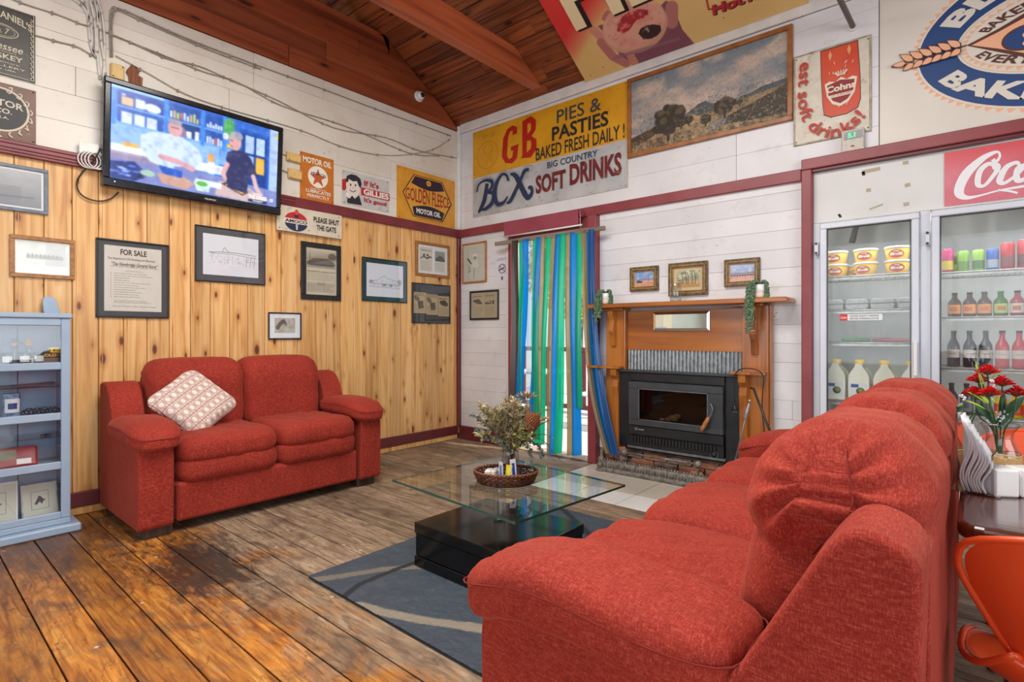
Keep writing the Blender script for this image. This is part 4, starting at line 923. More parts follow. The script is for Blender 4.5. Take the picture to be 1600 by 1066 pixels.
def painting(px, label, cv, fw, liner):
    f = framed('B', px, label, cv, fw, m_walf, col('#c8b48c', .6) if liner else None, liner, d=.028, cat='painting', name='small_painting', glass=False)
    m = MB(); i_ = fw * .55
    for x0, x1, y0, y1 in ((i_, f.W - i_, -i_ - .004, -i_), (i_, f.W - i_, -f.H + i_, -f.H + i_ + .004), (i_, i_ + .004, -f.H + i_, -i_), (f.W - i_ - .004, f.W - i_, -f.H + i_, -i_)): m.box(x0, x1, y0, y1, .027, .031)
    m.build('frame_bead', vary('gilt_bead', '#a8894e', '#c9ac6c', .3, 60), f.o)
    mb_ = MB(); g_ = fw
    for x0, x1, y0, y1 in ((g_ - .006, f.W - g_ + .006, -g_ - .004, -g_ + .004), (g_ - .006, f.W - g_ + .006, -f.H + g_ - .004, -f.H + g_ + .004), (g_ - .006, g_ + .004, -f.H + g_, -g_), (f.W - g_ - .004, f.W - g_ + .006, -f.H + g_, -g_)): mb_.box(x0, x1, y0, y1, .010, .020)
    mb_.build('gilt_slip', vary('gilt_slip', '#b3925a', '#d2b476', .3, 60), f.o); return f
painting([(986, 419), (1030, 415), (1030, 454), (986, 456)], 'small outback painting with a windmill, left one of three over the mantelpiece', land('#7f9ccb', ('#d8a78e', '#c98a6c', '#e3c2a8'), 3, mid1), .038, 0)
painting([(1046, 412), (1107, 408), (1107, 461), (1046, 463)], 'painting of gum trees in a gilt-lined frame, centre one of three over the mantelpiece', land('#b8bfa0', ('#c79c68', '#b98b5a', '#8f8a55'), 5, mid2), .040, .028)
painting([(1133, 407), (1189, 402), (1188, 446), (1133, 449)], 'painting of a pale plain under a blue sky, right one of three over the mantelpiece', land('#9fb2d6', ('#c99c94', '#d8b0a4', '#b88478'), 8, mid3), .036, .006)
# large landscape
def c_big(W, H):
    c = cv_for(W, H, '#98a2a8', 330); c.grad('#83909a', '#b9b2ac', 0, .65); n = c.nz(4, 4, 5, 21)
    c.bl(n * 4 - 1.7, '#d9bfae', .95); c.bl(c.nz(4, 6, 5, 9) * 4 - 2.2, '#7b8893', .7); c.bl(c.nz(6, 5, 5, 33) * 5 - 2.6, '#e6cdb8', .8)
    def hill(pts, cc, seed, am): 
        base = c.inside(pts); c.bl(base, cc); c.bl(base * (c.nz(20, 14, 4, seed) * 2.6 - 1.1), am, .7)
    hill([(.33, .70), (.42, .62), (.47, .56), (.52, .545), (.56, .60), (.66, .62), (.8, .60), (.86, .56), (1, .54), (1, .8), (.3, .8)], '#5d6468', 3, '#474d50')
    hill([(0, .80), (.08, .74), (.16, .70), (.24, .68), (.34, .70), (.5, .71), (.66, .66), (.8, .64), (1, .60), (1, 1), (0, 1)], '#a58a64', 4, '#5f4f3b')
    hill([(.36, .78), (.43, .66), (.50, .74), (.52, .80)], '#c9a878', 5, '#a98d66')
    c.bl(((c.Y > .78) * 1.0) * (c.nz(30, 12, 4, 6) * 2.4 - .9), '#cdb083', .7); c.bl(((c.Y > .86) * 1.0) * (c.nz(40, 16, 3, 7) * 2.4 - 1.0), '#3b3226', .8)
    hill([(0, .78), (.10, .74), (.18, .72), (.25, .76), (.12, .86), (0, .92)], '#4d4334', 8, '#2f281f')
    hill([(.62, .84), (.70, .78), (.82, .72), (.92, .66), (1, .60), (1, .95), (.8, .93), (.62, .90)], '#4a4136', 11, '#282219')
    c.poly([(.52, .90), (.60, .83), (.66, .82), (.64, .90), (.56, .93)], '#8d939a', .8)
    r = random.Random(4)
    def tree(x, y, s):
        c.line([(x, y), (x + .004, y - s * .5)], .006 + s * .02, '#2b231b')
        for k in range(80):
            a = r.uniform(0, 2 * PI); q = r.random() ** .5; c.ell(x + math.cos(a) * q * s * .24, y - s * .60 + math.sin(a) * q * s * .36, s * .055, s * .10, '#3a3226' if k < 55 or k % 2 else '#6a5c46', .9, soft=.5)
    c.bl(c.nz(110, 60, 2, 51) * 3 - 1.5, '#2b2620', .16); c.bl((c.Y > .6) * (c.nz(120, 60, 2, 52) * 4 - 2.2), '#e0c79c', .5); tree(.27, .93, .46); tree(.64, .82, .25); tree(.41, .80, .12); tree(.52, .86, .14); tree(.36, .82, .12); tree(.73, .72, .07); c.bl(c.nz(110, 70, 2, 53) * 4 - 2.3, '#8a7a60', .15); c.bl((c.nz(130, 80, 2, 54) * 4 - 2.2) * (c.Y > .5), '#1d1812', .35); return c
f = framed('B', [(981, 127), (1239, 38), (1240, 190), (983, 247)], 'large landscape painting of hills and a dark tree in a long brown frame', c_big, .034, vary('brown_wood_frame', '#8a5428', '#a86b38', .35, 14), d=.03, cat='painting', name='landscape_painting')

# ================================================================ tin signs, pine wall
def tin(name, h1, h2, h3=None, sc=5): 
    t = NT(name); p = t.obj(); c = t.ramp(t.noise(p, sc, 6), [(.35, lin(h1)), (.65, lin(h2))])
    if h3: c = t.mix(t.ramp(t.noise(p, 13, 6, 0, .75), [(.58, (0, 0, 0, 1)), (.68, (.85,) * 3)]), c, lin(h3))
    t.base(c); t.b.inputs['Roughness'].default_value = .42; return t.m
blk = col('#231f2b', .5); wht = col('#e8e4da', .5); cream = col('#d8cdb8', .55)
def nails(f, pts, m=None):
    mb = MB()
    for x, y in pts: mb.lathe([(.0, .004), (.004, .003), (.005, 0)][::-1], (x * f.W, -y * f.H, f.th), 8)
    mb.build('nail_heads', m or col('#3a342c', .5), f.o)
CN = [(.04, .04), (.96, .04), (.04, .96), (.96, .96)]
f = Flat('L', None, 'tin_sign', 'black and white whiskey label tin sign at the left edge, above the brown one', 'sign', box=(.31, .638, 2.785, 3.215)); f.plate(tin('sign_black', '#33302c', '#3d3a33', '#575145', 9))
jw = col('#cfc6b0', .6)
def arc(cx, cy, R, k=1.0):
    """bend a line of letters over a circle of radius R centred at local (cx,cy); k=-1 hangs below"""
    def w_(x, y):
        a = (x - cx) / R; rr = (R + (y - cy - R * (1 if k > 0 else -1)) * (1 if k > 0 else -1))
        return (cx + rr * math.sin(a), cy + rr * math.cos(a) * (1 if k > 0 else -1)) if k > 0 else (cx + rr * math.sin(a), cy - rr * math.cos(a))
    return w_
def sarc(W, H, drop):
    def w_(x, y): u = (x - W / 2) / (W / 2); return x, y - drop * u * u
    return w_
f.text("JACK DANIEL'S", .05, .075, .95, .21, jw, .02, warp=sarc(f.W, f.H, .045)); f.ring(.5, .36, .085, .042, jw, .004); f.ring(.5, .36, .07, .032, jw, .002); f.text('No. 7', .37, .32, .63, .40, jw, .01, .3)
f.text('Tennessee', .12, .53, .82, .63, jw, .01, .2); f.text('SOUR MASH', .2, .645, .72, .665, jw, .0); f.text('WHISKEY', .12, .685, .82, .76, jw, .02); f.text('DISTILLED & BOTTLED BY', .2, .80, .78, .82, jw); f.text('DISTILLERY', .15, .845, .86, .875, jw); f.text('TENN. USA', .3, .90, .72, .925, jw)
for k in range(12): yy = .08 + k * .075; f.stroke([(.93, yy), (.965, yy + .02), (.925, yy + .045), (.955, yy + .07)], .003, jw)
f.stroke([(.03, .02), (.97, .02), (.97, .98), (.03, .98)], .003, jw, sm=1); nails(f, CN)
f = Flat('L', None, 'tin_sign', 'rust-brown motor company tin sign with a dark scrolled oval at the left edge', 'sign', box=(.31, .641, 2.401, 2.74)); f.plate(tin('sign_rust', '#5e3a26', '#6d4630', '#8b6a50', 9))
f.ring(.5, .48, .135, .135, jw, .010); f.ring(.5, .48, .122, .122, col('#2b2c2e', .5)); f.text('MOTOR', .18, .30, .82, .42, jw, .02, warp=sarc(f.W, f.H, .02)); f.text('CO.', .42, .46, .66, .55, jw, .02); f.text('U.S.A.', .38, .60, .62, .65, jw, .01)
for a in range(10): 
    t_ = -1.3 + a * .36; x, y = .5 + .42 * math.cos(t_), .48 + .42 * math.sin(t_); f.stroke([(x, y), (x + .05 * math.cos(t_ + 1), y + .05 * math.sin(t_ + 1)), (x + .02, y + .09), (x - .03, y + .06)], .006, jw)
nails(f, CN)
f = Flat('L', [(468, 236), (521, 250), (521, 320), (469, 310)], 'tin_sign', 'orange motor oil tin sign with a red star in a white circle', 'sign'); f.plate(tin('sign_orange', '#b9661e', '#c5742a', '#a05a22'))
w2 = col('#e6e0d2', .5); f.text('MOTOR OIL', .08, .08, .93, .21, w2, .035); f.ring(.52, .47, .098, .098, w2)
cx, cy, R_ = .52 * f.W, -.49 * f.H, .086; st = []
for k in range(10): a = PI / 2 + k * PI / 5; q = R_ if k % 2 == 0 else R_ * .40; st.append((cx + q * math.cos(a), cy + q * math.sin(a)))
m_ = MB(); z_ = f.z(); m_.add([(cx, cy, z_)] + [(*p, z_) for p in st], [(0, 1 + k, 1 + (k + 1) % 10) for k in range(10)]).build('star', col('#c4541e', .5), f.o)
f.text('TEXACO', .30, .375, .76, .435, blk, .03, warp=lambda x, y: (x, y - 1.4 * (x - cx) ** 2)); f.text('T', .485, .46, .56, .55, col('#5c8a5a', .5), .03); f.stroke([(.28, .735), (.76, .735)], .004, w2, sm=1); f.text('LUBRICATES', .16, .76, .90, .835, w2, .02); f.text('PERFECTLY', .2, .865, .86, .935, w2, .02); nails(f, CN)
f = Flat('L', [(534, 265), (608, 284), (607, 330), (534, 320)], 'tin_sign', 'pale grey tin sign with a smiling boy and red lettering', 'sign'); f.plate(tin('sign_grey', '#bdbbb8', '#c8c6c3', '#8f8c88', 7))
rd = col('#b3262c', .5); bl_ = col('#26262f', .5); skin = col('#e0d3c6', .6)
f.poly([(.0, .30), (.10, .22), (.13, .42), (.05, .62), (0, .60)], rd); f.ring(.22, .44, .075, .10, skin)
f.poly([(.08, .34), (.09, .16), (.17, .08), (.28, .07), (.37, .14), (.40, .30), (.37, .44), (.33, .36), (.30, .24), (.22, .28), (.13, .24), (.12, .34)], bl_); f.ring(.17, .40, .008, .012, bl_); f.ring(.27, .38, .008, .012, bl_); f.stroke([(.15, .55), (.21, .60), (.28, .53)], .007, bl_); f.stroke([(.20, .47), (.22, .49), (.24, .47)], .003, bl_)
f.poly([(.10, .85), (.20, .72), (.25, .80), (.34, .66), (.40, .95), (.1, .97)], bl_); f.ring(.12, .74, .030, .026, skin); f.ring(.10, .70, .014, .014, wht); f.stroke([(.07, .80), (.14, .83), (.18, .79)], .004, bl_)
f.text("If It's", .44, .16, .76, .33, rd, .03); f.poly([(.38, .40), (1.0, .40), (1.0, .63), (.38, .63)], rd); f.text('GILLIES', .43, .42, .98, .61, wht, .04); f.text("It's good", .44, .69, .93, .86, rd, .03); nails(f, CN)
f = Flat('L', [(619, 258), (711, 283), (710, 359), (620, 340)], 'tin_sign', 'large yellow motor oil tin sign with a purple hexagon in the room corner', 'sign'); f.plate(tin('sign_yellow', '#d3902c', '#dda03a', '#c27c24'))
pu = col('#2f2233', .5); yl = col('#dda23a', .5); rd2 = col('#9c2430', .5)
hexo = [(.27, .09), (.76, .09), (.94, .5), (.77, .91), (.26, .91), (.09, .48)]; f.poly(hexo, pu); ins = [(.5 + (x - .515) * .955 + .012, .5 + (y - .5) * .965) for x, y in hexo]; f.poly(ins, yl)
top = [(.29, .12), (.745, .12), (.80, .27)] + [(.80 - .57 * k / 10, .27 + .07 * math.sin(PI * k / 10)) for k in range(1, 11)]; f.poly(top, pu)
bot = [(.25, .72)] + [(.25 + .55 * k / 10, .72 - .07 * math.sin(PI * k / 10)) for k in range(1, 11)] + [(.755, .885), (.275, .885)]; f.poly(bot, pu); f.ring(.52, .20, .035, .030, yl); f.text('HCA', .49, .18, .55, .22, pu, .0)
def gfw(x, y): u = (x - f.W / 2) / (f.W * .38); return x, (-f.H * .5) + (y + f.H * .5) * (1.22 - .42 * u * u)
f.text('GOLDEN FLEECE', .135, .37, .89, .61, rd2, .01, warp=gfw); f.text('MOTOR OIL', .31, .73, .73, .83, wht, .04); f.text('DRAINED BY THE ENGINE EVERY 1000 MILES', .32, .935, .72, .955, rd2, 0); nails(f, CN)
f = Flat('L', [(430, 318), (531, 340), (530, 374), (428, 360)], 'tin_sign', 'cream tin gate sign with a torch emblem, hung over the maroon rail', 'sign', n=.034); f.plate(tin('sign_cream', '#c9bea8', '#d3c9b5', '#a99c84', 9))
bu = col('#1f2a4a', .5)
f.ring(.28, .55, .105, .078, rd, None, 20, 0.15, PI - .15); f.ring(.28, .60, .105, .078, bu, None, 20, PI + .15, 2 * PI - .15); f.poly([(.10, .47), (.47, .47), (.47, .66), (.10, .66)], cream); f.text('AMOCO', .115, .50, .445, .63, bu, .04); f.ring(.285, .20, .018, .026, col('#d2452a', .5)); f.poly([(.245, .30), (.325, .30), (.305, .42), (.265, .42)], bu); f.poly([(.272, .67), (.282, .67), (.284, .90), (.276, .90)], wht); f.poly([(.292, .67), (.302, .67), (.296, .90), (.288, .90)], wht)
f.text('PLEASE SHUT', .54, .24, .95, .46, blk, .02); f.text('THE GATE', .585, .56, .90, .78, blk, .02); nails(f, [(.04, .1), (.95, .1), (.04, .9), (.95, .9), (.47, .85)])

# ================================================================ signs, back wall
f = Flat('B', [(739, 207), (981, 128), (982, 293), (741, 340)], 'shop_sign', 'big hand-painted yellow over white shop sign for pies and soft drinks', 'sign', th=.008)
f.plate(tin('sign_ochre', '#d09216', '#dda21e', '#a8873c', 3)); f.poly([(0, .545), (1, .545), (1, 1), (0, 1)], tin('sign_worn_white', '#a9abac', '#bfc0bf', '#7c8083', 4))
gb = col('#b3200f', .45); bk = col('#20242c', .5); bz = col('#1f3354', .5); mr = tin('sign_maroon_letters', '#5c1c20', '#7c2420', '#8d7468', 20)
f.ring(.115, .31, .155, .152, col('#b35c14', .5), .004); f.stroke([(.10, .45), (.12, .35), (.09, .25), (.12, .18), (.15, .24), (.13, .33), (.16, .42)], .004, col('#b3741c', .6)); f.text('TRY US', .07, .07, .17, .115, col('#a8873c', .6), .0)
f.poly([(.335, .17), (.335, .10), (.30, .065), (.265, .09), (.235, .18), (.225, .38), (.25, .46), (.30, .485), (.335, .44), (.345, .29), (.29, .30), (.292, .345), (.308, .345), (.30, .42), (.275, .43), (.262, .38), (.27, .19), (.285, .125), (.303, .125), (.303, .175)], gb)
f.poly([(.372, .06), (.43, .03), (.465, .09), (.463, .19), (.435, .25), (.468, .30), (.468, .40), (.43, .475), (.36, .455), (.372, .435)], gb)
for hole in ([(.408, .11), (.425, .10), (.432, .13), (.43, .18), (.408, .215)], [(.405, .29), (.428, .29), (.434, .33), (.43, .38), (.403, .41)]): f.poly(hole, col('#d69b1a', .5))
f.text('PIES &', .60, .065, .86, .20, col('#3a4248', .5), .008); f.text('PASTIES', .57, .225, .90, .37, bk, .022); f.text('BAKED FRESH DAILY !', .465, .395, .985, .53, bk, .008)
f.text('BIG COUNTRY', .54, .575, .84, .64, bz, .008); f.text('SOFT', .465, .69, .655, .885, mr, .035); f.text('DRINKS', .68, .655, .97, .87, mr, .035)
for wd_, mm in ((.052, bz), (.062, None)):
    if mm is None: continue
    f.stroke([(.115, .64), (.105, .74), (.09, .84), (.06, .93), (.045, .955)], [.05, .055, .055, .045, .02], mm); f.stroke([(.035, .71), (.05, .63), (.10, .60), (.15, .63), (.15, .70), (.11, .745)], [.022, .02, .028, .045, .04, .02], mm); f.stroke([(.11, .745), (.16, .77), (.155, .87), (.10, .93), (.055, .92)], [.02, .045, .05, .035, .02], mm)
    f.stroke([(.275, .67), (.26, .60), (.225, .585), (.185, .68), (.175, .80), (.195, .90), (.24, .90), (.27, .84)], [.03, .028, .03, .05, .06, .05, .035, .015], mm)
    f.stroke([(.29, .60), (.33, .64), (.37, .78), (.41, .90), (.44, .86), (.435, .80), (.415, .80)], [.02, .055, .06, .055, .04, .035, .03], mm); f.stroke([(.42, .60), (.39, .61), (.36, .70), (.32, .82), (.29, .90), (.265, .915)], [.03, .04, .04, .045, .04, .02], mm)
ol = col('#3b5170', .6)
f.stroke([(.02, .72), (.04, .60), (.11, .57), (.17, .61), (.175, .70), (.15, .75), (.18, .80), (.17, .90), (.10, .965), (.03, .985)], .003, ol); f.stroke([(.29, .70), (.275, .58), (.22, .555), (.165, .68), (.155, .82), (.185, .935), (.25, .93), (.285, .86)], .003, ol); f.stroke([(.28, .575), (.345, .60), (.36, .67), (.39, .57), (.445, .57), (.44, .61), (.41, .64), (.38, .74), (.41, .85)], .003, ol)
nails(f, [(x, y) for x in (.01, .2, .4, .6, .8, .99) for y in (.02, .98)] + [(.01, .5), (.99, .5)])
f = Flat('B', [(1242, 90), (1366, 53), (1358, 207), (1239, 229)], 'tin_sign', 'rusty cream soft drink tin sign with a red glass, right of the landscape painting', 'sign', th=.010)
f.plate(tin('sign_rusty_cream', '#cdc6b4', '#d9d3c4', '#9d8c74', 16)); f.frame(tin('rusty_lip', '#bcb29e', '#9a8a72', '#5e5142', 30), .012, .014)
og = tin('sign_red_orange', '#c8391a', '#d24a22', None); ro_ = col('#b8351e', .5)
gl_ = [(.36, .02), (.84, .02), (.87, .40), (.875, .64), (.84, .73), (.70, .77), (.50, .77), (.41, .73), (.39, .62), (.37, .30)]; f.poly(gl_, col('#2f1a16', .5)); f.poly([(.5 + (x - .5) * .965 + .004, .4 + (y - .4) * .975) for x, y in gl_], og)
for x, y in ((.49, .10), (.73, .09)): f.poly([(x, y - .05), (x + .025, y), (x, y + .06), (x - .025, y)], col('#e0a070', .5))
cw_ = col('#e6ddc8', .5)
f.poly([(.42, .40), (.48, .38), (.56, .40), (.63, .36), (.70, .40), (.77, .38), (.83, .40), (.80, .55), (.72, .64), (.62, .67), (.52, .63), (.45, .54)], cw_); f.poly([(.45, .42), (.62, .39), (.80, .42), (.78, .54), (.71, .61), (.62, .64), (.53, .60), (.47, .53)], col('#8c1f22', .5)); f.text('Cohns', .44, .435, .81, .505, cw_, .04); f.poly([(.47, .535), (.79, .535), (.77, .565), (.49, .565)], cw_); f.text('THE QUENCHERS', .50, .54, .76, .56, rd, 0)
for k in range(7): a = -1.2 + k * .4; x, y = .63 + .05 * math.sin(a), .335; f.stroke([(.63 + .04 * math.sin(a), .345), (.63 + .09 * math.sin(a), .31 - .02 * math.cos(a))], .006, cw_, sm=1)
r = random.Random(3)
for k in range(26): x, y = r.uniform(.44, .82), r.uniform(.2, .72); s_ = .02 if x > .62 else -.02; (f.stroke([(x, y), (x + s_ * .6, y - .03)], .003, cw_, sm=1) if not (.42 < x < .84 and .36 < y < .68) else None)
# curved slogan: down the left side and round the bottom
_path = spline([(.155, .10), (.13, .35), (.13, .55), (.19, .74), (.33, .88), (.52, .95), (.72, .915), (.90, .81)], 10)
PL = [(x * f.W, -y * f.H) for x, y in _path]; cum = [0]
for a, b in zip(PL, PL[1:]): cum.append(cum[-1] + math.hypot(b[0] - a[0], b[1] - a[1]))
def onpath(x, y):
    s_ = max(0, min(x, cum[-1] - 1e-6)); i = max(0, min(len(PL) - 2, next(k for k in range(len(cum)) if cum[k] > s_) - 1)); t_ = (s_ - cum[i]) / (cum[i + 1] - cum[i]); a, b = PL[i], PL[i + 1]; dx, dy = b[0] - a[0], b[1] - a[1]; l = math.hypot(dx, dy)
    return a[0] + dx * t_ - dy / l * y, a[1] + dy * t_ + dx / l * y
lettering('est soft drinks!', .0, -.03, cum[-1], .055, f.z(), ro_, f.o, .02, 0, onpath); nails(f, CN)
# bakery sign painted on the cream sheet
f = Flat('B', None, 'bakery_sign', 'big oval blue and white bakery sign with a wheat ear, top right', 'sign', box=(-.44, 1.36, 2.452, 3.75), th=.003)
bx, bz_ = (.5 + .44) / 1.80, (3.75 - 2.96) / 1.298
pe = col('#edb28c', .55); nb = col('#1b4079', .5); wh = col('#dcd7ca', .5); brn = col('#5a2e22', .5); A_, B_ = .837, .520
f.ring(bx, bz_, A_, B_, pe, .006, 72); CX, CY = bx * f.W, -bz_ * f.H; tri = MB(); z_ = f.z()
def tring(q0, q1, n_, zz):
    for k in range(n_):
        a = 2 * PI * k / n_; a2 = a + 2 * PI / n_ * .92; am = (a + a2) / 2
        tri.add([(CX + (A_ - q0) * math.cos(a), CY + (B_ - q0) * math.sin(a), zz), (CX + (A_ - q0) * math.cos(a2), CY + (B_ - q0) * math.sin(a2), zz), (CX + (A_ - q1) * math.cos(am), CY + (B_ - q1) * math.sin(am), zz)], [(0, 1, 2)])
tring(.046, .018, 86, z_)
f.ring(bx, bz_, A_ - .058, B_ - .058, nb, None, 72); f.ring(bx, bz_, A_ - .245, B_ - .245, wh, None, 72); f.ring(bx, bz_, A_ - .256, B_ - .256, pe, .004, 72)
tring(.292, .266, 60, f.z()); tri.build('triangle_border', pe, f.o)['kind'] = 'stuff'
def around(txt, ra, rb, a0, a1, m, bold):
    """letters round the oval between angles a0..a1; their feet at inset ra, their tops at rb"""
    hh = rb - ra
    def w_(x, y): a = a0 + (a1 - a0) * x; q = ra + hh * y; return CX + (A_ - q) * math.cos(a), CY + (B_ - q) * math.sin(a)
    lettering(txt, 0, 0, 1, 1, f.z(), m, f.o, bold, 0, w_)
around('BAKEHOUSE', .095, .205, PI + .40, PI + 2.60, wh, .045)
around('BL', .205, .095, PI - .43, PI - .95, wh, .045)
around('BAKED', .365, .312, PI - .37, PI - 1.12, brn, .03); around('EVERY DAY', .305, .358, PI + .32, PI + 1.72, brn, .03)
# pretzel-and-wheat motif
def U(px, py): x, z = onB(px, py); return (x + .44) / f.W, (3.75 - z) / f.H
f.poly([U(1510, 72), U(1560, 46), U(1600, 22), U(1640, 8), U(1690, 40), U(1640, 78), U(1600, 90), U(1560, 82)], brn); f.poly([U(1518, 72), U(1560, 51), U(1600, 29), U(1638, 15), U(1680, 42), U(1638, 73), U(1600, 84), U(1560, 77)], pe); f.ring(*U(1606, 58), .115, .075, brn); f.ring(*U(1606, 58), .103, .065, nb); f.ring(*U(1614, 52), .045, .026, pe); f.ring(*U(1612, 66), .04, .02, pe)
def grain(a, b, w_):
    ax, ay = a; bx_, by = b; dx, dy = (bx_ - ax) * f.W, (by - ay) * f.H; l = math.hypot(dx, dy); nx, ny = -dy / l, dx / l
    def P_(t, s_): return (ax + (dx * t + nx * s_) / f.W, ay + (dy * t + ny * s_) / f.H)
    o_ = [P_(0, 0), P_(.2, w_ * .42), P_(.42, w_ * .5), P_(.68, w_ * .36), P_(1, 0), P_(.68, -w_ * .36), P_(.42, -w_ * .5), P_(.2, -w_ * .42)]
    f.poly(o_, brn); c0 = P_(.5, 0); f.poly([(c0[0] + (x - c0[0]) * .82, c0[1] + (y - c0[1]) * .80) for x, y in o_], pe)
f.stroke([U(1393, 106), U(1440, 98), U(1510, 72)], .008, brn)
for k in range(6):
    t_ = k / 6; x, y = 1420 + 88 * t_, 99 - 25 * t_; grain(U(x + 9, y - 2), U(x - 15, y - 13), .044); grain(U(x + 9, y), U(x - 10, y + 14), .044)
grain(U(1418, 101), U(1393, 106), .04)
# drinks sign over the cool room doors
f = Flat('B', None, 'drink_sign', 'faded red soft drink sign with flowing white script above the right cool room door', 'sign', box=(-.150, .75, 2.0, 2.338), th=.004, n=-.004)
t = NT('faded_red_vinyl'); sep = t.new('ShaderNodeSeparateXYZ'); t.k(t.obj(), sep.inputs[0]); c = t.ramp(t.noise(t.obj(), 5, 5), [(.3, lin('#c5475c')), (.7, lin('#d37685'))]); mm_ = t.new('ShaderNodeMapRange'); mm_.inputs[1].default_value = -.16; mm_.inputs[2].default_value = -.02; t.k(sep.outputs[1], mm_.inputs[0]); c = t.mix(mm_.outputs[0], c, lin('#cf2030'))
wv = t.new('ShaderNodeTexWave', Scale=48.0); wv.bands_direction = 'Y'; t.k(t.mapping(t.obj(), (1, 1, 1), (0, 0, .25)), wv.inputs[0]); c = t.mix(t.ramp(wv.outputs[0], [(.3, (0, 0, 0, 1)), (.8, (.35,) * 3)]), c, lin('#e6b3b8')); t.base(c); t.b.inputs['Roughness'].default_value = .35
f.plate(t.m); cwht = col('#e9ebee', .4)
def V(px, py): x, z = onB(px, py); return (x + .150) / f.W, (2.338 - z) / f.H
f.stroke([V(1551, 249), V(1556, 253), V(1562, 245), V(1560, 238), V(1552, 239), V(1535, 248), V(1513, 268), V(1501, 288), V(1499, 303), V(1510, 309), V(1530, 306), V(1560, 298), V(1600, 291)], [.02, .018, .012, .012, .022, .035, .05, .05, .045, .025, .012, .010, .016], cwht)
f.stroke([V(1558, 262), V(1545, 256), V(1531, 268), V(1528, 288), V(1538, 290), V(1551, 276), V(1560, 262), V(1557, 256), V(1552, 262), V(1562, 268), V(1575, 262)], [.014, .024, .03, .028, .018, .022, .022, .012, .012, .012, .010], cwht)
f.stroke([V(1592, 258), V(1588, 254), V(1572, 262), V(1562, 282), V(1570, 286), V(1590, 272), V(1606, 254)], [.015, .02, .028, .032, .02, .018, .018], cwht); f.stroke([V(1606, 256), V(1590, 264), V(1590, 282), V(1606, 276), V(1622, 252), V(1614, 278), V(1632, 270)], [.02, .026, .03, .02, .028, .025, .012], cwht)
f.stroke([V(1590, 302), V(1578, 299), V(1560, 297)], .012, cwht); f.text('-Cola', .66, .18, .98, .70, cwht, .03, .3)
# pie sign fixed on the slope of the ceiling
SM = Matrix(((1, 0, 0, -2.783), (0, -1 / LN, -SL / LN, 4.332), (0, SL / LN, -1 / LN, 3.592), (0, 0, 0, 1))) @ Matrix.Translation((0, 0, .022))
f = Flat.__new__(Flat); f.W, f.H, f.th, f.lay = 1.875, 1.20, .006, 0
SM2 = SM @ Matrix.Translation((0, f.H, 0)); f.o = thing('pie_sign', 'large red and cream pie advertisement with hands holding a pie, fixed to the ceiling slope', 'sign', mat4=SM2)
MB().box(0, f.W, -f.H, 0, .0, .005).build('plate', col('#c9a566', .5), f.o)
SMi = SM2.inverted()
def onS(px, py):
    d_ = Vector((FW[0] + (px - 800) / FPX * RT[0], FW[1] + (px - 800) / FPX * RT[1], (522 - py) / FPX)); o_ = SMi @ Vector((0, 0, EYE)); dl = SMi.to_3x3() @ d_; k_ = -o_.z / dl.z; p = o_ + dl * k_; return p.x / f.W, -p.y / f.H
c = Cv(330, 210, '#d9b674', f.W / f.H); c.bl(c.nz(6, 5, 4, 4) * 1.4 - .4, '#e2c282', .7)
gd = (1.0 - c.Y) * 1.25 - (c.X) * .95 + (c.nz(3, 3, 2, 7) - .5) * .1; c.bl((gd - .24) * 4.0, '#cf2433', 1.0); c.bl((gd - .2) * 2, '#d8682f', .25)
sk = '#b0706c'; skd = '#7d4a58'
def S(px, py): return onS(px, py)
c.poly([S(934, 40), S(955, 62), S(975, 98), S(1010, 102), S(1086, 68), S(1066, 45), S(1052, 5), S(1040, 0), S(1030, 12)], skd)
c.line([S(928, 47), S(942, 60)], .032, '#c98b78'); c.line([S(940, 66), S(958, 88), S(978, 98)], .034, sk); c.line([S(982, 80), S(992, 98)], .03, '#c0806f'); c.line([S(1050, 10), S(1050, 35)], .04, sk); c.line([S(945, 28), S(950, 20)], .02, sk)
cxp, cyp = S(990, 40); px0 = S(938, 50); px1 = S(1042, 30); rxx = abs(px1[0] - px0[0]) / 2 * 1.02
c.ell(cxp, cyp + .012, rxx, .185, '#c99a80', rot=-.10); c.ell(cxp, cyp - .005, rxx * .96, .165, '#dba28e', rot=-.10); c.bl(np.clip((1 - np.sqrt(((c.X - cxp) / rxx) ** 2 + ((c.Y - cyp) / .17) ** 2)) * 6, 0, 1) * (c.nz(14, 12, 3, 5) * 2.4 - 1), '#c77468', .6)
jam = [S(964, 48), S(966, 36), S(972, 26), S(984, 17), S(1000, 13), S(1012, 15), S(1014, 22), S(1006, 27), S(996, 30), S(990, 37), S(984, 46), S(974, 52)]
c.poly(jam, '#a62a32'); c.bl(c.inside(jam) * (c.nz(60, 44, 2, 15) * 4 - 2), '#e07a76', .9); c.bl(c.inside(jam) * (c.nz(50, 40, 2, 25) * 4 - 2.4), '#5e1016', .9)
dkp = [S(998, 52), S(1001, 44), S(1010, 39), S(1022, 37), S(1032, 39), S(1034, 46), S(1029, 54), S(1018, 60), S(1006, 61)]
c.poly(dkp, '#33201f'); c.bl(c.inside(dkp) * (c.nz(60, 44, 2, 35) * 5 - 3.2), '#b9b0b0', .8); c.bl(np.clip((1 - np.sqrt(((c.X - cxp) / rxx) ** 2 + ((c.Y - cyp) / .17) ** 2)) * 6, 0, 1) * (c.nz(50, 36, 3, 45) * 3 - 1.9), '#8f4a44', .5)
c.line([S(960, 90), S(1060, 60)], .012, '#8f6474', .7); c.build('print', f.W, f.H, f.o, PRINT, .0062); f.lay = 4
x0, y0 = S(1116, 28); x1, y1 = S(1190, 2)
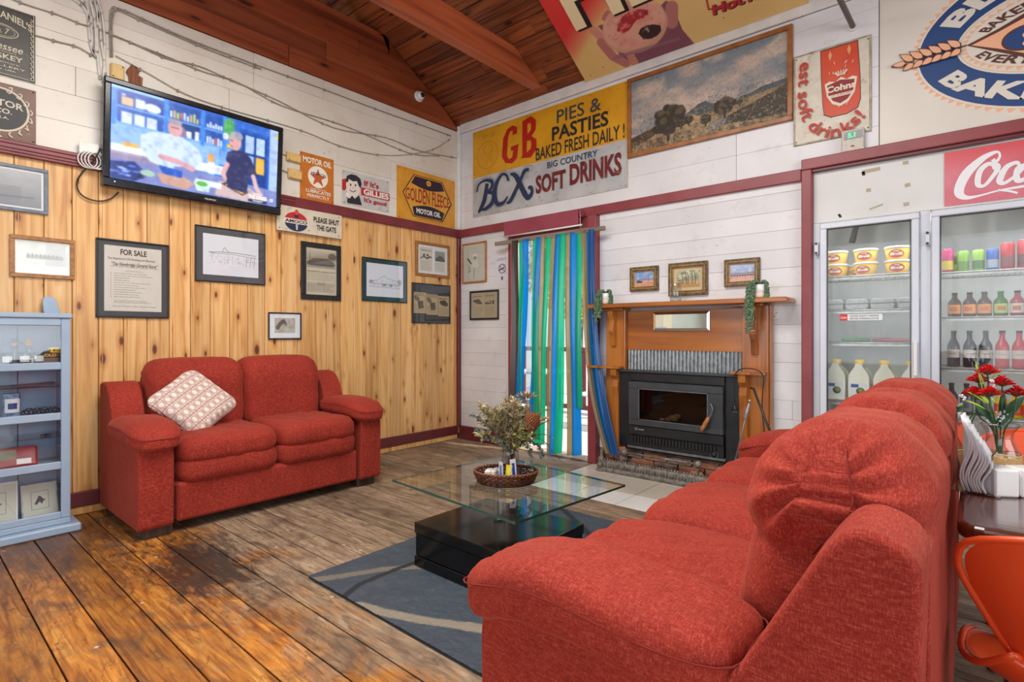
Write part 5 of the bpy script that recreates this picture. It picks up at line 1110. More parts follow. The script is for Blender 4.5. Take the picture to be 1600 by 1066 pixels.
f.text("Hot'n Ready", x0 + .004, y0 - .085, x0 + .40, y0 + .004, blk, .045, .15); f.text("Hot'n Ready", x0, y0 - .09, x0 + .395, y0 - .002, rd, .035, .15)
f.stroke([S(1108, 14), S(1104, -6)], .012, rd, sm=1); f.stroke([S(1108, 14), S(1150, 0)], .012, rd, sm=1); f.text('PIES', .10, .12, .72, .62, col('#171214', .5), .05); f.text('PIES', .09, .11, .71, .605, col('#ead9b0', .5), .03)
nails(f, [(.04, .96), (.12, .93), (.5, .98), (.7, .9), (.95, .9), (.03, .6)])
# ================================================================ television
pl_blk = vary('glossy_black_plastic', '#17181b', '#222429', .18, 20)
tvM = Matrix.Translation((-4.437, 1.577, 2.560)) @ Matrix(((0, 0, 1, 0), (1, 0, 0, 0), (0, 1, 0, 0), (0, 0, 0, 1))) @ Matrix.Rotation(math.radians(4), 4, 'X')
tv = thing('television', 'flat television showing two men in a kitchen, mounted high on the pine wall', 'television', mat4=tvM)
TW, TH_ = 1.225, .725
mb = MB(); bz_w, bb = .042, .062
mb.cbox(-TW / 2, TW / 2, TH_ / 2 - bz_w, TH_ / 2, -.03, .03, .008); mb.cbox(-TW / 2, TW / 2, -TH_ / 2, -TH_ / 2 + bb, -.03, .03, .008); mb.cbox(-TW / 2, -TW / 2 + bz_w, -TH_ / 2 + bb - .004, TH_ / 2 - bz_w + .004, -.03, .03, .008); mb.cbox(TW / 2 - bz_w, TW / 2, -TH_ / 2 + bb - .004, TH_ / 2 - bz_w + .004, -.03, .03, .008)
mb.build('bezel', pl_blk, tv); MB().cbox(-TW / 2 + .03, TW / 2 - .03, -TH_ / 2 + .03, TH_ / 2 - .03, -.045, .012, .01).build('back_case', pl_blk, tv)
SW, SH = TW - 2 * bz_w, TH_ - bz_w - bb
c = Cv(330, 190, '#3f74d8', SW / SH)
c.grad('#2f62c4', '#7fb0f2', 0, .6); c.rect(0, .36, .60, .62, '#8fb8f4'); r = random.Random(12)
for y in (.20, .385): c.rect(0, y, .62, y + .02, '#6ea8f4')
for x in (.0, .275, .485, .62): c.rect(x, 0, x + .022, .42, '#3e86e6')
c.rect(0, 0, .27, .03, '#8ec2ff'); c.rect(.03, .03, .27, .2, '#2447a0'); c.rect(.30, .03, .48, .2, '#27509f'); c.rect(.03, .22, .27, .38, '#2a58b4'); c.rect(.30, .22, .48, .38, '#28447e'); c.rect(.51, .03, .62, .2, '#2b53a8'); c.rect(.51, .22, .62, .38, '#2b53a8')
def jar_(x, y, w_, h_, cc): c.rect(x, y - h_, x + w_, y, cc, .95)
jar_(.05, .19, .06, .09, '#f0b48a'); jar_(.12, .19, .05, .10, '#dfe8f8'); c.ell(.21, .15, .045, .05, '#d9e4fa'); c.rect(.05, .07, .07, .09, '#c9d8f4')
for x in (.05, .115, .18): jar_(x, .38, .055, .12, '#d9e2f6')
for i in range(9): jar_(.305 + .019 * i, .19, .013, r.uniform(.05, .11), r.choice(['#e3e9f2', '#e8b58a', '#c9d86a', '#e06a5a', '#dce8fa']))
for i in range(6): jar_(.52 + .017 * i, .19, .012, r.uniform(.04, .08), '#e8eef8')
for i in range(6): jar_(.52 + .017 * i, .38, .012, r.uniform(.04, .09), r.choice(['#e8eef8', '#e06a5a', '#d8e0f0']))
c.rect(.40, .3, .43, .38, '#e8eef8'); c.rect(.45, .28, .475, .385, '#dfe6f6'); c.ell(.66, .13, .035, .12, '#4aa05a'); c.bl(((c.X > .63) & (c.X < .70) & (c.Y < .24)) * (c.nz(40, 30, 2, 4) * 2 - 1), '#8fd060', .8); c.ell(.64, .24, .02, .04, '#dfe6f2')
c.rect(.73, .10, .94, .80, '#2457b8'); c.rect(.75, .14, .92, .78, '#1d3f8a'); c.rect(.77, .16, .83, .38, '#a9c4f2'); c.rect(.845, .16, .905, .38, '#b8cff6'); c.rect(.77, .41, .83, .60, '#9ab8ec'); c.rect(.845, .41, .905, .62, '#e8b04a'); c.rect(.94, 0, 1, .8, '#a9c2ee'); c.bl((c.X > .94) * (c.nz(20, 20, 3, 2) * 2 - 1), '#e8d0a8', .7); c.rect(.985, .05, 1, .10, '#e8c83a')
c.rect(0, .62, .68, .73, '#dfe6fb'); c.poly([(0, .73), (.30, .72), (1, .80), (1, 1), (0, 1)], '#7d86c0'); c.rect(.0, .70, .32, .78, '#9a86a0', .8); c.poly([(0, .82), (.12, .78), (.2, .9), (.12, 1), (0, 1)], '#2a3a7a')
for i in range(12): c.ell(r.uniform(.0, .16), r.uniform(.82, .96), .02, .012, r.choice(['#5a7ae0', '#1e2c5a', '#9ab0f0']))
c.ell(.19, .88, .04, .035, '#a8c8b0'); c.rect(.06, .585, .14, .63, '#f0b050'); c.rect(.24, .66, .42, .72, '#b9c8f4'); c.poly([(.24, .86), (.36, .82), (.46, .90), (.40, .99), (.27, .96)], '#c79a8a'); c.poly([(.60, .80), (.80, .82), (.95, .93), (.8, 1), (.58, .98)], '#c9b0b0')
c.rect(.46, .83, .62, .90, '#e3e9fa'); c.poly([(.45, .86), (.55, .86), (.545, .97), (.47, .97)], '#cfe8e0'); c.ell(.50, .88, .035, .03, '#5ab04a'); c.poly([(.62, .83), (.66, .80), (.80, .88), (.76, .93)], '#3a2a20'); c.poly([(.64, .835), (.665, .815), (.785, .885), (.76, .915)], '#f0b858'); c.ell(.55, .55, .02, .06, '#e8a860'); c.rect(.535, .60, .575, .74, '#e8ecfa'); c.rect(.65, .33, .70, .37, '#f0c040'); c.ell(.675, .42, .02, .02, '#e8ecfa')
# the man on the left in white, the man on the right in navy
c.poly([(.15, .47), (.22, .40), (.34, .37), (.42, .42), (.48, .50), (.50, .60), (.46, .70), (.34, .74), (.32, .80), (.20, .74), (.15, .60)], '#c9daf8'); c.bl(((c.X > .15) & (c.X < .49) & (c.Y > .40) & (c.Y < .72)) * (c.nz(16, 5, 3, 9) * 2 - 1.1), '#8fb0ec', .6)
c.ell(.335, .31, .042, .085, '#d8a0a0'); c.ell(.335, .235, .040, .035, '#a89aa8'); c.ell(.37, .33, .03, .07, '#d8a8b8', .5); c.rect(.31, .29, .36, .305, '#6a4a5a', .7); c.line([(.26, .66), (.36, .68), (.44, .73)], .03, '#d8a0a8'); c.poly([(.25, .76), (.38, .78), (.38, .86), (.27, .85)], '#2a58c0')
c.poly([(.655, .42), (.70, .38), (.76, .37), (.81, .44), (.85, .60), (.855, .64), (.80, .66), (.79, .90), (.66, .86), (.645, .70), (.66, .60), (.645, .52)], '#33365f'); c.line([(.655, .58), (.63, .70), (.64, .76)], .028, '#d8a8a8'); c.line([(.83, .66), (.855, .80), (.88, .87)], .028, '#d8b0b0')
c.ell(.703, .28, .040, .105, '#d8a0a0'); c.ell(.712, .20, .042, .05, '#a9a4ae'); c.line([(.675, .27), (.685, .275)], .006, '#5a3a4a'); c.line([(.672, .34), (.688, .345)], .005, '#8a5a5a')
c.rect(.80, .955, .93, .985, '#17203a', .9); c.bl(c.nz(40, 24, 3, 77) * 2.4 - 1.2, '#cfe0ff', .22); c.bl(c.nz(34, 20, 3, 78) * 2.4 - 1.2, '#1c2f66', .22); c.blur(5)
c.build('screen', SW, SH, tv, SCREEN, .022, -SW / 2, TH_ / 2 - bz_w)
def tvt(b, x0, y0, x1, y1, m, bold=.02): lettering(b, -SW / 2 + x0 * SW, TH_ / 2 - bz_w - y1 * SH, -SW / 2 + x1 * SW, TH_ / 2 - bz_w - y0 * SH, .0232, m, tv, bold)
we = NT('screen_white'); we.base((0, 0, 0, 1)); we.b.inputs['Emission Color'].default_value = (1, 1, 1, 1); we.b.inputs['Emission Strength'].default_value = .95
tvt('CLASH OF', .83, .868, .90, .888, we.m); tvt('THE KINGS', .80, .895, .93, .945, we.m, .04); tvt('TONIGHT', .83, .96, .90, .98, we.m); tvt('10', .95, .90, .975, .95, we.m, .04)
led = NT('standby_led'); led.b.inputs['Emission Color'].default_value = lin('#8fb8ff'); led.b.inputs['Emission Strength'].default_value = 3; MB().sph((-.545, -.325, .031), .004, 8, 5).build('standby_light', led.m, tv); lettering('PALSONIC', .02, -.338, .10, -.328, .0312, wht, tv, .01)
MB().box(-.12, .12, -.12, .12, -.060, -.045).build('wall_bracket', col('#2b2b2b', .6, 1), tv)
# ---- cables, junction boxes, outlets on the pine wall
m_cab = vary('old_grey_cable', '#8a8176', '#a39a8d', .7, 20); m_boxy = vary('yellowed_plastic', '#d2ad6a', '#dcb976', .45, 30)
def Lp(px, py, n=.012): y, z = onL(px, py); return (WX + n, y, z)
def Bp(px, py, n=.010): x, z = onB(px, py); return (x, WY - n, z)
def cable(label, runs, r_=.006, m=None, clips=True, name='cable', cat='cable'):
    t = thing(name, label, cat); mb = MB(); cm = MB()
    for pts in runs:
        p = spline(pts, 5); mb.tube(p, r_, 6)
        if clips:
            for q in p[4::5]: cm.cbox(q[0] - .006, q[0] + .007, q[1] - .006, q[1] + .006, q[2] - .014, q[2] + .009, .002)
    mb.build('wire', m or m_cab, t)
    if clips: cm.build('clips', m_cab, t)['kind'] = 'stuff'
    return t
cable('pair of old painted cables running along the boards just under the brown gable', [[Lp(172, 90), Lp(171, 40), Lp(173, 16), Lp(180, 13), Lp(200, 20), Lp(228, 33), Lp(272, 53), Lp(324, 74), Lp(367, 90), Lp(407, 105), Lp(460, 124), Lp(520, 146), Lp(600, 176), Lp(660, 197), Lp(704, 213)], [Lp(175, 90), Lp(174, 44), Lp(177, 20), Lp(184, 17), Lp(228, 37), Lp(324, 78), Lp(407, 109)]], .005)
cable('sagging pair of cables from the cable bundle across the painted boards into the corner', [[Lp(125, 38), Lp(165, 51), Lp(212, 71), Lp(262, 93), Lp(310, 104), Lp(360, 126), Lp(430, 156), Lp(520, 200), Lp(600, 215), Lp(655, 236), Lp(712, 247)], [Lp(170, 54), Lp(262, 90), Lp(315, 112), Lp(372, 130), Lp(440, 166), Lp(540, 198), Lp(640, 240), Lp(690, 243)]], .0042)
cable('thin single cable from the junction box drooping toward the corner above the tin signs', [[Lp(180, 88), Lp(230, 115), Lp(290, 148), Lp(360, 172), Lp(430, 192), Lp(480, 208), Lp(540, 232), Lp(600, 243), Lp(650, 240), Lp(680, 232), Lp(703, 217)]], .0035)
cable('cable running left along the boards from the cable bundle over the black sign', [[Lp(0, -8), Lp(40, 8), Lp(90, 24), Lp(125, 38), Lp(140, 42)], [Lp(55, 56), Lp(90, 66), Lp(120, 74), Lp(144, 88)]], .004)
cable('thick bundle of white cables rising from behind the television to the roof', [[Lp(130, -10), Lp(148, 8), Lp(155, 40), Lp(158, 70), Lp(163, 100), Lp(164, 118)], [Lp(110, -10), Lp(135, 10), Lp(138, 40), Lp(141, 70), Lp(147, 88)], [Lp(105, -5), Lp(130, 12), Lp(142, 45), Lp(144, 80), Lp(150, 90)], [Lp(135, -10), Lp(152, 12), Lp(151, 50), Lp(152, 90), Lp(156, 125)], [Lp(150, -5), Lp(160, 30), Lp(163, 80), Lp(160, 130)], [Lp(140, 0), Lp(148, 40), Lp(149, 88)]], .008, vary('white_cable', '#c9c5bc', '#dddad3', .5, 20))
def jbox(px, label, wall='L'):
    f = Flat(wall, px, 'junction_box', label, 'junction box'); f.plate(m_boxy, 'base', .028, .006); MB().cbox(.004, f.W - .004, -f.H + .004, -.004, .028, .036, .004).build('lid', m_boxy, f.o)
    mb = MB(); 
    for x, y in ((.15, .85), (.85, .15)): mb.lathe([(.005, 0), (.004, .002), (0, .002)], (x * f.W, -y * f.H, .036), 8)
    mb.build('screws', col('#4a3c2a', .5), f.o); return f
jbox([(171, 99), (193, 105), (193, 128), (172, 125)], 'cream plastic junction box above the top left corner of the television')
jbox([(446, 238), (468, 242), (468, 256), (446, 252)], 'upper of two cream junction boxes between the television and the orange sign')
j3 = jbox([(448, 263), (470, 267), (469, 283), (449, 279)], 'lower of two cream junction boxes between the television and the orange sign')
cable('two short wires leading into the junction boxes right of the television', [[Lp(430, 240), Lp(440, 241), Lp(450, 245)], [Lp(430, 262), Lp(442, 267), Lp(452, 271)]], .004, clips=False)
bare = wood('bare_brown_patch', '#a5602f', '#8d4c25', '#5e3016', 'z', .6, knots=False)
pq = [onL(*p) for p in ((199, 108), (206, 100), (213, 105), (218, 112), (216, 118), (223, 122), (222, 140), (201, 133), (200, 120), (196, 113))]
tag(MB().prism([(y, z) for y, z in pq], -4.528, -4.5265, 'x').build('exposed_wood_patch', bare), 'ragged brown patch of bare timber above the television', 'wall patch')
o_ = Flat('L', [(121, 222), (152, 229), (152, 245), (121, 241)], 'power_outlet', 'old white power outlet on the rail left of the television with a black plug', 'outlet', n=.036); o_.plate(m_trimw, 'face_plate', .012, .003)
MB().cyl((.17, -.04, .012), (.17, -.04, .045), .018, .015, 12).build('plug', col('#17171a', .4), o_.o)
cable('black power lead looping from the outlet down and back behind the television', [[Lp(152, 236, .07), Lp(147, 246, .08), Lp(140, 258, .06), Lp(126, 272, .03), Lp(119, 288, .02), Lp(124, 303, .02), Lp(138, 312, .02), Lp(156, 315, .02), Lp(172, 311, .02), Lp(184, 301, .02)]], .005, col('#151517', .4), clips=False)
cp = thing('cable_coil', 'coil of white antenna cable hanging beside the television', 'cable'); mb = MB()
for k in range(4):
    cy_, cz_ = onL(134 + 5 * k, 252 + k); mb.tube([(WX + .05 + .006 * k, cy_ + .052 * math.cos(a), cz_ + .055 * math.sin(a)) for a in [2 * PI * i / 26 for i in range(26)]], .0042, 6, True)
mb.build('wire', col('#d8d6d1', .5), cp)
# security camera
cy_, cz_ = onL(652, 152); sc_ = thing('security_camera', 'small white dome security camera on the brown gable boards', 'camera', mat4=Matrix.Translation((-4.514, cy_, cz_)) @ Matrix.Rotation(PI / 2, 4, 'Y'))
m_wp = col('#e6e6e6', .35); MB().lathe([(.055, 0), (.057, .012), (.050, .022)], n=24).build('base', m_wp, sc_); MB().lathe([(.046, .018), (.047, .035), (.036, .060), (.026, .068)], n=24).build('housing', m_wp, sc_); MB().lathe([(.026, .069), (.024, .074), (.010, .078), (0, .079)], n=20).build('lens', pl_blk, sc_)
# pipe rod running from the wall up into the roof and the temperature display
px_, pz_ = onB(1333, 40); rod = thing('steel_rod', 'dark round steel rod reaching out from the wall above the rusty cream sign', 'rod')
MB().cyl((px_, WY - .012, pz_ - .01), (px_ - .04, 3.2, pz_ + .02), .017, n=14).build('rod', col('#5d4f48', .4), rod); MB().cyl((px_, WY - .001, pz_ - .01), (px_, WY - .014, pz_ - .01), .03, n=14).build('flange', m_trimw, rod)
f = Flat('B', [(1316, 207), (1352, 203), (1352, 236), (1317, 241)], 'temperature_display', 'small silver box with a green 5.1 digital readout above the cool room', 'display', th=.05, n=0.0)
f.plate(vary('silver_case', '#b3aba0', '#c2bab0', .35, 30), 'case', .05, .006); f.poly([(.12, .08), (.94, .08), (.94, .46), (.12, .46)], pl_blk, 'window')
gm = NT('green_led'); gm.base((0, 0, 0, 1)); gm.b.inputs['Emission Color'].default_value = (.05, 1, .35, 1); gm.b.inputs['Emission Strength'].default_value = 1.6; f.text('5.1', .30, .16, .62, .38, gm.m, .03); f.ring(.5, .78, .012, .006, rd)
def outlet(px, label):
    f = Flat('B', px, 'power_outlet', label, 'outlet', th=.012); f.plate(col('#dedddb', .35), 'face_plate', .012, .003); MB().cbox(f.W * .35, f.W * .6, -f.H * .38, -f.H * .2, .012, .017, .002).build('switch', col('#e8e8e6', .3), f.o)
    mb = MB()
    for x, y, a in ((.35, .62, .5), (.65, .62, -.5), (.5, .80, 0)): mb.box(-.002, .002, -.006, .006, .0121, .0130, Matrix.Translation((x * f.W, -y * f.H, 0)) @ Matrix.Rotation(a, 4, 'Z'))
    mb.build('pin_slots', col('#5a5654', .5), f.o); return f
outlet([(1202, 472), (1220, 472), (1220, 500), (1202, 500)], 'white power outlet just right of the mantelpiece')

# ================================================================ fireplace
m_man = wood('honey_stained_mantel', '#c07c34', '#ad6626', '#824618', 'z', .28, across=10, knots=True, kscale=3.0, knotc='#4a220e', coat=.35, var=.08, bump=.05)
m_manh = wood('honey_stained_panel', '#c47c2e', '#ad6422', '#834616', 'x', .28, across=7, knots=True, kscale=2.0, knotc='#4a220e', coat=.35, var=.04, bump=.05)
mp = thing('mantelpiece', 'stained timber mantelpiece with carved brackets and corrugated iron around the wood stove', 'mantelpiece', (-1.84, 4.34, 0))
def X(x): return x + 1.84
YB = -.012; 
MB().cbox(X(-2.525), X(-2.335), -.095, YB, .012, 1.415, .005).build('pilaster', m_man, mp); MB().cbox(X(-1.345), X(-1.158), -.095, YB, .012, 1.415, .005).build('pilaster', m_man, mp)
MB().cbox(X(-1.158), X(-1.143), -.075, YB, .012, 1.415, .004).build('edge_strip', m_man, mp)
mb = MB().cbox(X(-2.332), X(-1.348), -.055, YB, 1.06, 1.40, .003); mb.build('overmantel_panel', m_manh, mp)
MB().cbox(X(-2.64), X(-1.00), -.235, -.002, 1.425, 1.462, .006).build('mantel_shelf', m_manh, mp)
for xx in (-2.43, -1.285): MB().cbox(X(xx - .12), X(xx + .10), -.16, YB - .002, 1.405, 1.424, .003).build('shelf_block', m_man, mp)
def bracket(xc, z1, h, d): 
    prof = [(-.096, z1), (-.096 - d, z1), (-.096 - d * .95, z1 - .03), (-.096 - d * .62, z1 - h * .28), (-.096 - d * .70, z1 - h * .45), (-.096 - d * .78, z1 - h * .58), (-.096 - d * .45, z1 - h * .74), (-.096 - d * .30, z1 - h), (-.096, z1 - h)]
    p = spline(prof[1:-1], 4); MB().prism([prof[0]] + p + [prof[-1]], X(xc - .022), X(xc + .022), 'x').build('carved_bracket', m_man, mp, .003, 1)
bracket(-2.44, 1.404, .31, .085); bracket(-1.25, 1.404, .36, .085)
for xa, xb in ((-2.66, -2.34), (-1.40, -1.165)): MB().cbox(X(xa), X(xb), -.20, -.097, .897, .918, .003).build('hob_shelf', m_man, mp)
for xc in (-2.40, -1.32): 
    prof = [(-.097, .896), (-.19, .896), (-.185, .84), (-.15, .80), (-.165, .74), (-.15, .66), (-.14, .04), (-.097, .04)]; MB().prism(prof, X(xc - .028), X(xc + .028), 'x').build('carved_leg', m_man, mp, .004, 2)
# corrugated iron strip
t = NT('galvanised_iron'); v = t.obj(); t.base(t.ramp(t.noise(v, 30, 4), [(.35, lin('#9aa0a2')), (.65, lin('#c2c6c8'))])); t.b.inputs['Metallic'].default_value = .75; t.b.inputs['Roughness'].default_value = .38; m_iron = t.m
vs, fs = [], []; N = 31 * 10
for k in range(N + 1):
    x = X(-2.332) + .984 * k / N; y = -.048 + .013 * math.cos(2 * PI * k / 10); vs += [(x, y, .885), (x, y, 1.062)]
    if k: a = 2 * k; fs.append((a - 2, a, a + 1, a - 1))
MB().add(vs, fs, True).build('corrugated_iron', m_iron, mp)
# bevelled mirror, its own thing
mt = NT('mirror_silver'); mt.base((.86, .88, .88, 1)); mt.b.inputs['Metallic'].default_value = 1; mt.b.inputs['Roughness'].default_value = .03
mr_ = thing('mirror', 'slim silvery mirror set above the corrugated iron strip', 'mirror', mat4=wallM('B', -2.085, 1.382, .064)); w_, h_ = .48, .155
MB().add([(.02, -.02, .006), (w_ - .02, -.02, .006), (w_ - .02, -h_ + .02, .006), (.02, -h_ + .02, .006)], [(3, 2, 1, 0)]).build('glass', mt.m, mr_)
MB().add([(.0, 0, .001), (w_, 0, .001), (w_, -h_, .001), (0, -h_, .001), (.019, -.019, .006), (w_ - .019, -.019, .006), (w_ - .019, -h_ + .019, .006), (.019, -h_ + .019, .006)], [(0, 4, 5, 1), (1, 5, 6, 2), (2, 6, 7, 3), (3, 7, 4, 0)]).build('bevelled_edge', mt.m, mr_)
MB().box(-.004, w_ + .004, -h_ - .004, .004, .0, .001).build('rim', col('#5e3016', .5), mr_)
# wood stove
m_st = vary('stove_black_enamel', '#17181a', '#222426', .35, 12); m_st2 = vary('stove_charcoal_steel', '#34373b', '#3f4348', .4, 8); m_stt = vary('stove_trim_steel', '#6d7176', '#85898e', .35, 20, metal=.6)
st = thing('wood_stove', 'black built-in wood heater with a glass door and wooden-handled latch', 'stove', (-1.84, 4.25, 0))
MB().cbox(X(-2.375), X(-2.268), -.035, .07, .235, .872, .004).build('side_panel', m_st, st); MB().cbox(X(-1.458), X(-1.300), -.035, .07, .20, .872, .004).build('side_panel', m_st, st)
MB().cbox(X(-2.41), X(-1.30), -.07, .08, .874, .892, .003).build('top_ledge', m_st2, st); MB().cbox(X(-2.265), X(-1.461), -.05, .07, .80, .872, .004).build('top_vent', m_st, st)
mb = MB(); z0, z1 = .425, .795; x0, x1 = X(-2.262), X(-1.464)
mb.cbox(x0, x1, -.075, -.02, z1 - .058, z1, .004); mb.cbox(x0, x1, -.075, -.02, z0, z0 + .052, .004); mb.cbox(x0, x0 + .098, -.075, -.02, z0 + .052, z1 - .058, .003); mb.cbox(x1 - .118, x1, -.075, -.02, z0 + .052, z1 - .058, .003); dr = mb.build('door', m_st2, st)
gl_ = glassy('sooty_glass', (.55, .49, .45, 1), .8); MB().box(x0 + .098, x1 - .118, -.060, -.056, z0 + .052, z1 - .058).build('door_glass', gl_, dr)
mb = MB()
for a in ((x0 + .094, x1 - .114, z1 - .062, z1 - .056), (x0 + .094, x1 - .114, z0 + .050, z0 + .056), (x0 + .094, x0 + .100, z0 + .05, z1 - .056), (x1 - .120, x1 - .114, z0 + .05, z1 - .056)): mb.box(a[0], a[1], -.078, -.074, a[2], a[3])
mb.build('glass_trim', m_stt, dr)
fb = MB().add([(x0 + .06, -.018, z0 + .03), (x1 - .08, -.018, z0 + .03), (x1 - .08, -.018, z1 - .04), (x0 + .06, -.018, z1 - .04), (x0 + .12, .068, z0 + .03), (x1 - .14, .068, z0 + .03), (x1 - .14, .068, z1 - .04), (x0 + .12, .068, z1 - .04)], [(4, 5, 6, 7), (0, 1, 5, 4), (3, 7, 6, 2), (0, 4, 7, 3), (1, 2, 6, 5)]); fb.build('firebox', vary('soot', '#33261f', '#4a3a30', .95, 6), st)
for (xx, zz_, s_) in ((-1.93, .50, .030), (-1.89, .515, .040), (-1.86, .535, .028), (-1.99, .495, .022)): MB().sph((X(xx), .0, zz_ - .01), s_, 9, 6, (1.2, .8, .7)).build('ash_lump', vary('ash', '#b9a88a', '#e0d4ba', .95, 40), st)
# latch
hk = MB().tube(spline([(X(-1.555), -.078, .64), (X(-1.545), -.105, .66), (X(-1.530), -.11, .63), (X(-1.536), -.112, .59), (X(-1.555), -.115, .555)], 5), .006, 8).build('latch', m_stt, dr)
g_ = MB().lathe([(.010, 0), (.015, .01), (.0165, .05), (.017, .07), (.0150, .075), (.0165, .08), (.0155, .11), (.008, .125)], n=14).build('wooden_grip', wood('handle_wood', '#b87a45', '#a56638', '#7a4524', 'z', .4, knots=False), dr)
g_.matrix_local = Matrix.Translation((X(-1.556), -.115, .560)) @ Matrix.Rotation(math.radians(180 + 28), 4, 'Y')
lp = MB().cbox(X(-2.262), X(-1.464), -.070, -.01, .345, .420, .003).build('air_panel', m_st, st)
mb = MB(); mb2 = MB()
for k in range(26): x = X(-2.24) + .028 * k; mb.cbox(x, x + .021, -.078, -.05, .282, .338, .004)
mb.build('air_grille', m_st, st)['kind'] = 'stuff'
MB().cbox(X(-2.262), X(-1.464), -.060, -.0, .247, .343, .003).build('lower_panel', m_st, st); MB().cbox(X(-2.28), X(-1.45), -.070, .05, .225, .245, .003).build('base_rail', m_stt, st)
MB().tube([(X(-1.535) + .028 * math.cos(a), -.0625, .268 + .028 * math.sin(a)) for a in [2 * PI * i / 24 for i in range(24)]], .0022, 6, True).build('knob_ring', m_stt, st); q = MB().lathe([(.020, 0), (.018, .014), (0, .016)], n=16).build('knob', m_st, st); q.matrix_local = Matrix.Translation((X(-1.535), -.061, .268)) @ Matrix.Rotation(PI / 2, 4, 'X')
q = lettering('Norseman', X(-2.17), .388, X(-2.12), .398, 0, wht, st, 0); q.matrix_local = Matrix.Translation((0, -.0712, 0)) @ Matrix.Rotation(PI / 2, 4, 'X')
MB().box(X(-2.205), X(-2.18), -.0715, -.0705, .382, .404).build('badge', m_stt, st)
# broken brick hearth and rubble
m_brk = vary('old_brick', '#8a5a45', '#a87359', .9, 9, bump=.6, bscale=60, lo=.3, hi=.7); m_rub = vary('rubble_mortar', '#5d4a40', '#857468', .95, 14, bump=.7, bscale=50)
hb = thing('brick_base', 'broken old bricks and mortar rubble under the wood stove', 'bricks', (-1.84, 4.23, .0)); r = random.Random(21)
def rock(c_, s_, seed, n=10):
    def df(u, v, w_, p, nn): q = p * 18 + Vector((seed, 0, 0)); p += nn * (mnoise.noise(q) * min(s_) * .55 + mnoise.noise(q * 2.7) * min(s_) * .25); return p
    return pillow(c_, s_, (3.4, 3.4, 3.4), n, df, 0)
for row in range(3):
    for k in range(5):
        x = X(-2.36) + .215 * k + (row % 2) * .10
        if x > X(-1.4): continue
        yy = r.uniform(-.008, .012); a = r.uniform(-.06, .06); h_ = .060 if row < 2 else .05; z = .003 + row * .068
        bm_ = bmesh.new(); bmesh.ops.create_cube(bm_, size=1); bmesh.ops.subdivide_edges(bm_, edges=bm_.edges[:], cuts=3, use_grid_fill=True)
        for v in bm_.verts: v.co = Vector((v.co.x * .20, v.co.y * .09, v.co.z * h_)); v.co += Vector([mnoise.noise(v.co * 40 + Vector((k + d * 7, row, 0))) for d in range(3)]) * .007
        me = bpy.data.meshes.new('brick'); bm_.to_mesh(me); bm_.free(); me.materials.append(m_brk if r.random() < .6 else m_rub); o = link('brick', me, hb); o.location = (x + .1, .035 + yy, z + h_ / 2); o.rotation_euler = (0, r.uniform(-.04, .04), a)
MB().box(X(-2.37), X(-1.16), .02, .10, .003, .20).build('mortar', m_rub, hb)
for k, (x, y, z, s_) in enumerate([(-2.43, -.03, .19, .05), (-2.38, -.05, .15, .06), (-2.33, -.05, .20, .035), (-2.30, -.07, .13, .04), (-2.22, -.05, .07, .04), (-2.05, -.055, .05, .035), (-1.93, -.055, .06, .03), (-1.78, -.05, .05, .045), (-1.66, -.06, .09, .05), (-1.60, -.05, .06, .04), (-1.50, -.05, .08, .05), (-1.42, -.04, .10, .06), (-1.33, -.03, .08, .06), (-2.47, -.02, .12, .05)]):
    q = rock((0, 0, 0), (s_, s_ * .6, s_ * .7), k * 3.3).build('broken_brick', m_brk if k % 3 else m_rub, hb, fixn=False); q.location = (X(x), y, z)
# cast iron fender with a rail
m_ci = vary('grey_cast_iron', '#5f5953', '#8d867e', .45, 30, metal=.3, bump=.12, bscale=90)
fd = thing('fireplace_fender', 'ornate grey cast iron fender with a rail in front of the stove', 'fender', (-2.50, 4.13, .002))
FL = 1.02
MB().prism([(-.035, 0), (.04, 0), (.04, .02), (.028, .03), (.02, .085), (.0, .105), (-.022, .095), (-.03, .07), (-.03, .04), (-.04, .02)], 0, FL, 'x').build('kerb', m_ci, fd, .003, 1)
mb = MB()
for k in range(38):
    x = .03 + k * .0255; mb.sph((x, -.032, .060), .0125, 8, 5, (.62, .8, 1.7)); mb.sph((x + .012, -.014, .104), .010, 8, 5)
mb.build('moulded_ornament', m_ci, fd)['kind'] = 'stuff'
for x in (0.0, FL):
    MB().cbox(x - .03, x + .03, -.05, .05, 0, .022, .004).build('foot', m_ci, fd); MB().sph((x, -.02, .045), .032, 10, 7, (1, 1, 1.1)).build('scroll', m_ci, fd); MB().sph((x, -.005, .095), .030, 10, 7).build('scroll', m_ci, fd)
    MB().prism([(-.01, .09), (.05, .09), (.06, .15), (.02, .19), (-.01, .16)], x - .012, x + .012, 'x').build('end_leaf', m_ci, fd, .004, 2)
yr = .005
for x in (.22, .86): MB().cyl((x, yr, .10), (x, yr, .165), .008, n=8).build('rail_post', m_ci, fd); MB().sph((x, yr, .185), .030, 12, 8).build('rail_knob', m_ci, fd)
MB().cyl((.22, yr, .185), (.86, yr, .185), .0095, n=10).build('rail', m_ci, fd)
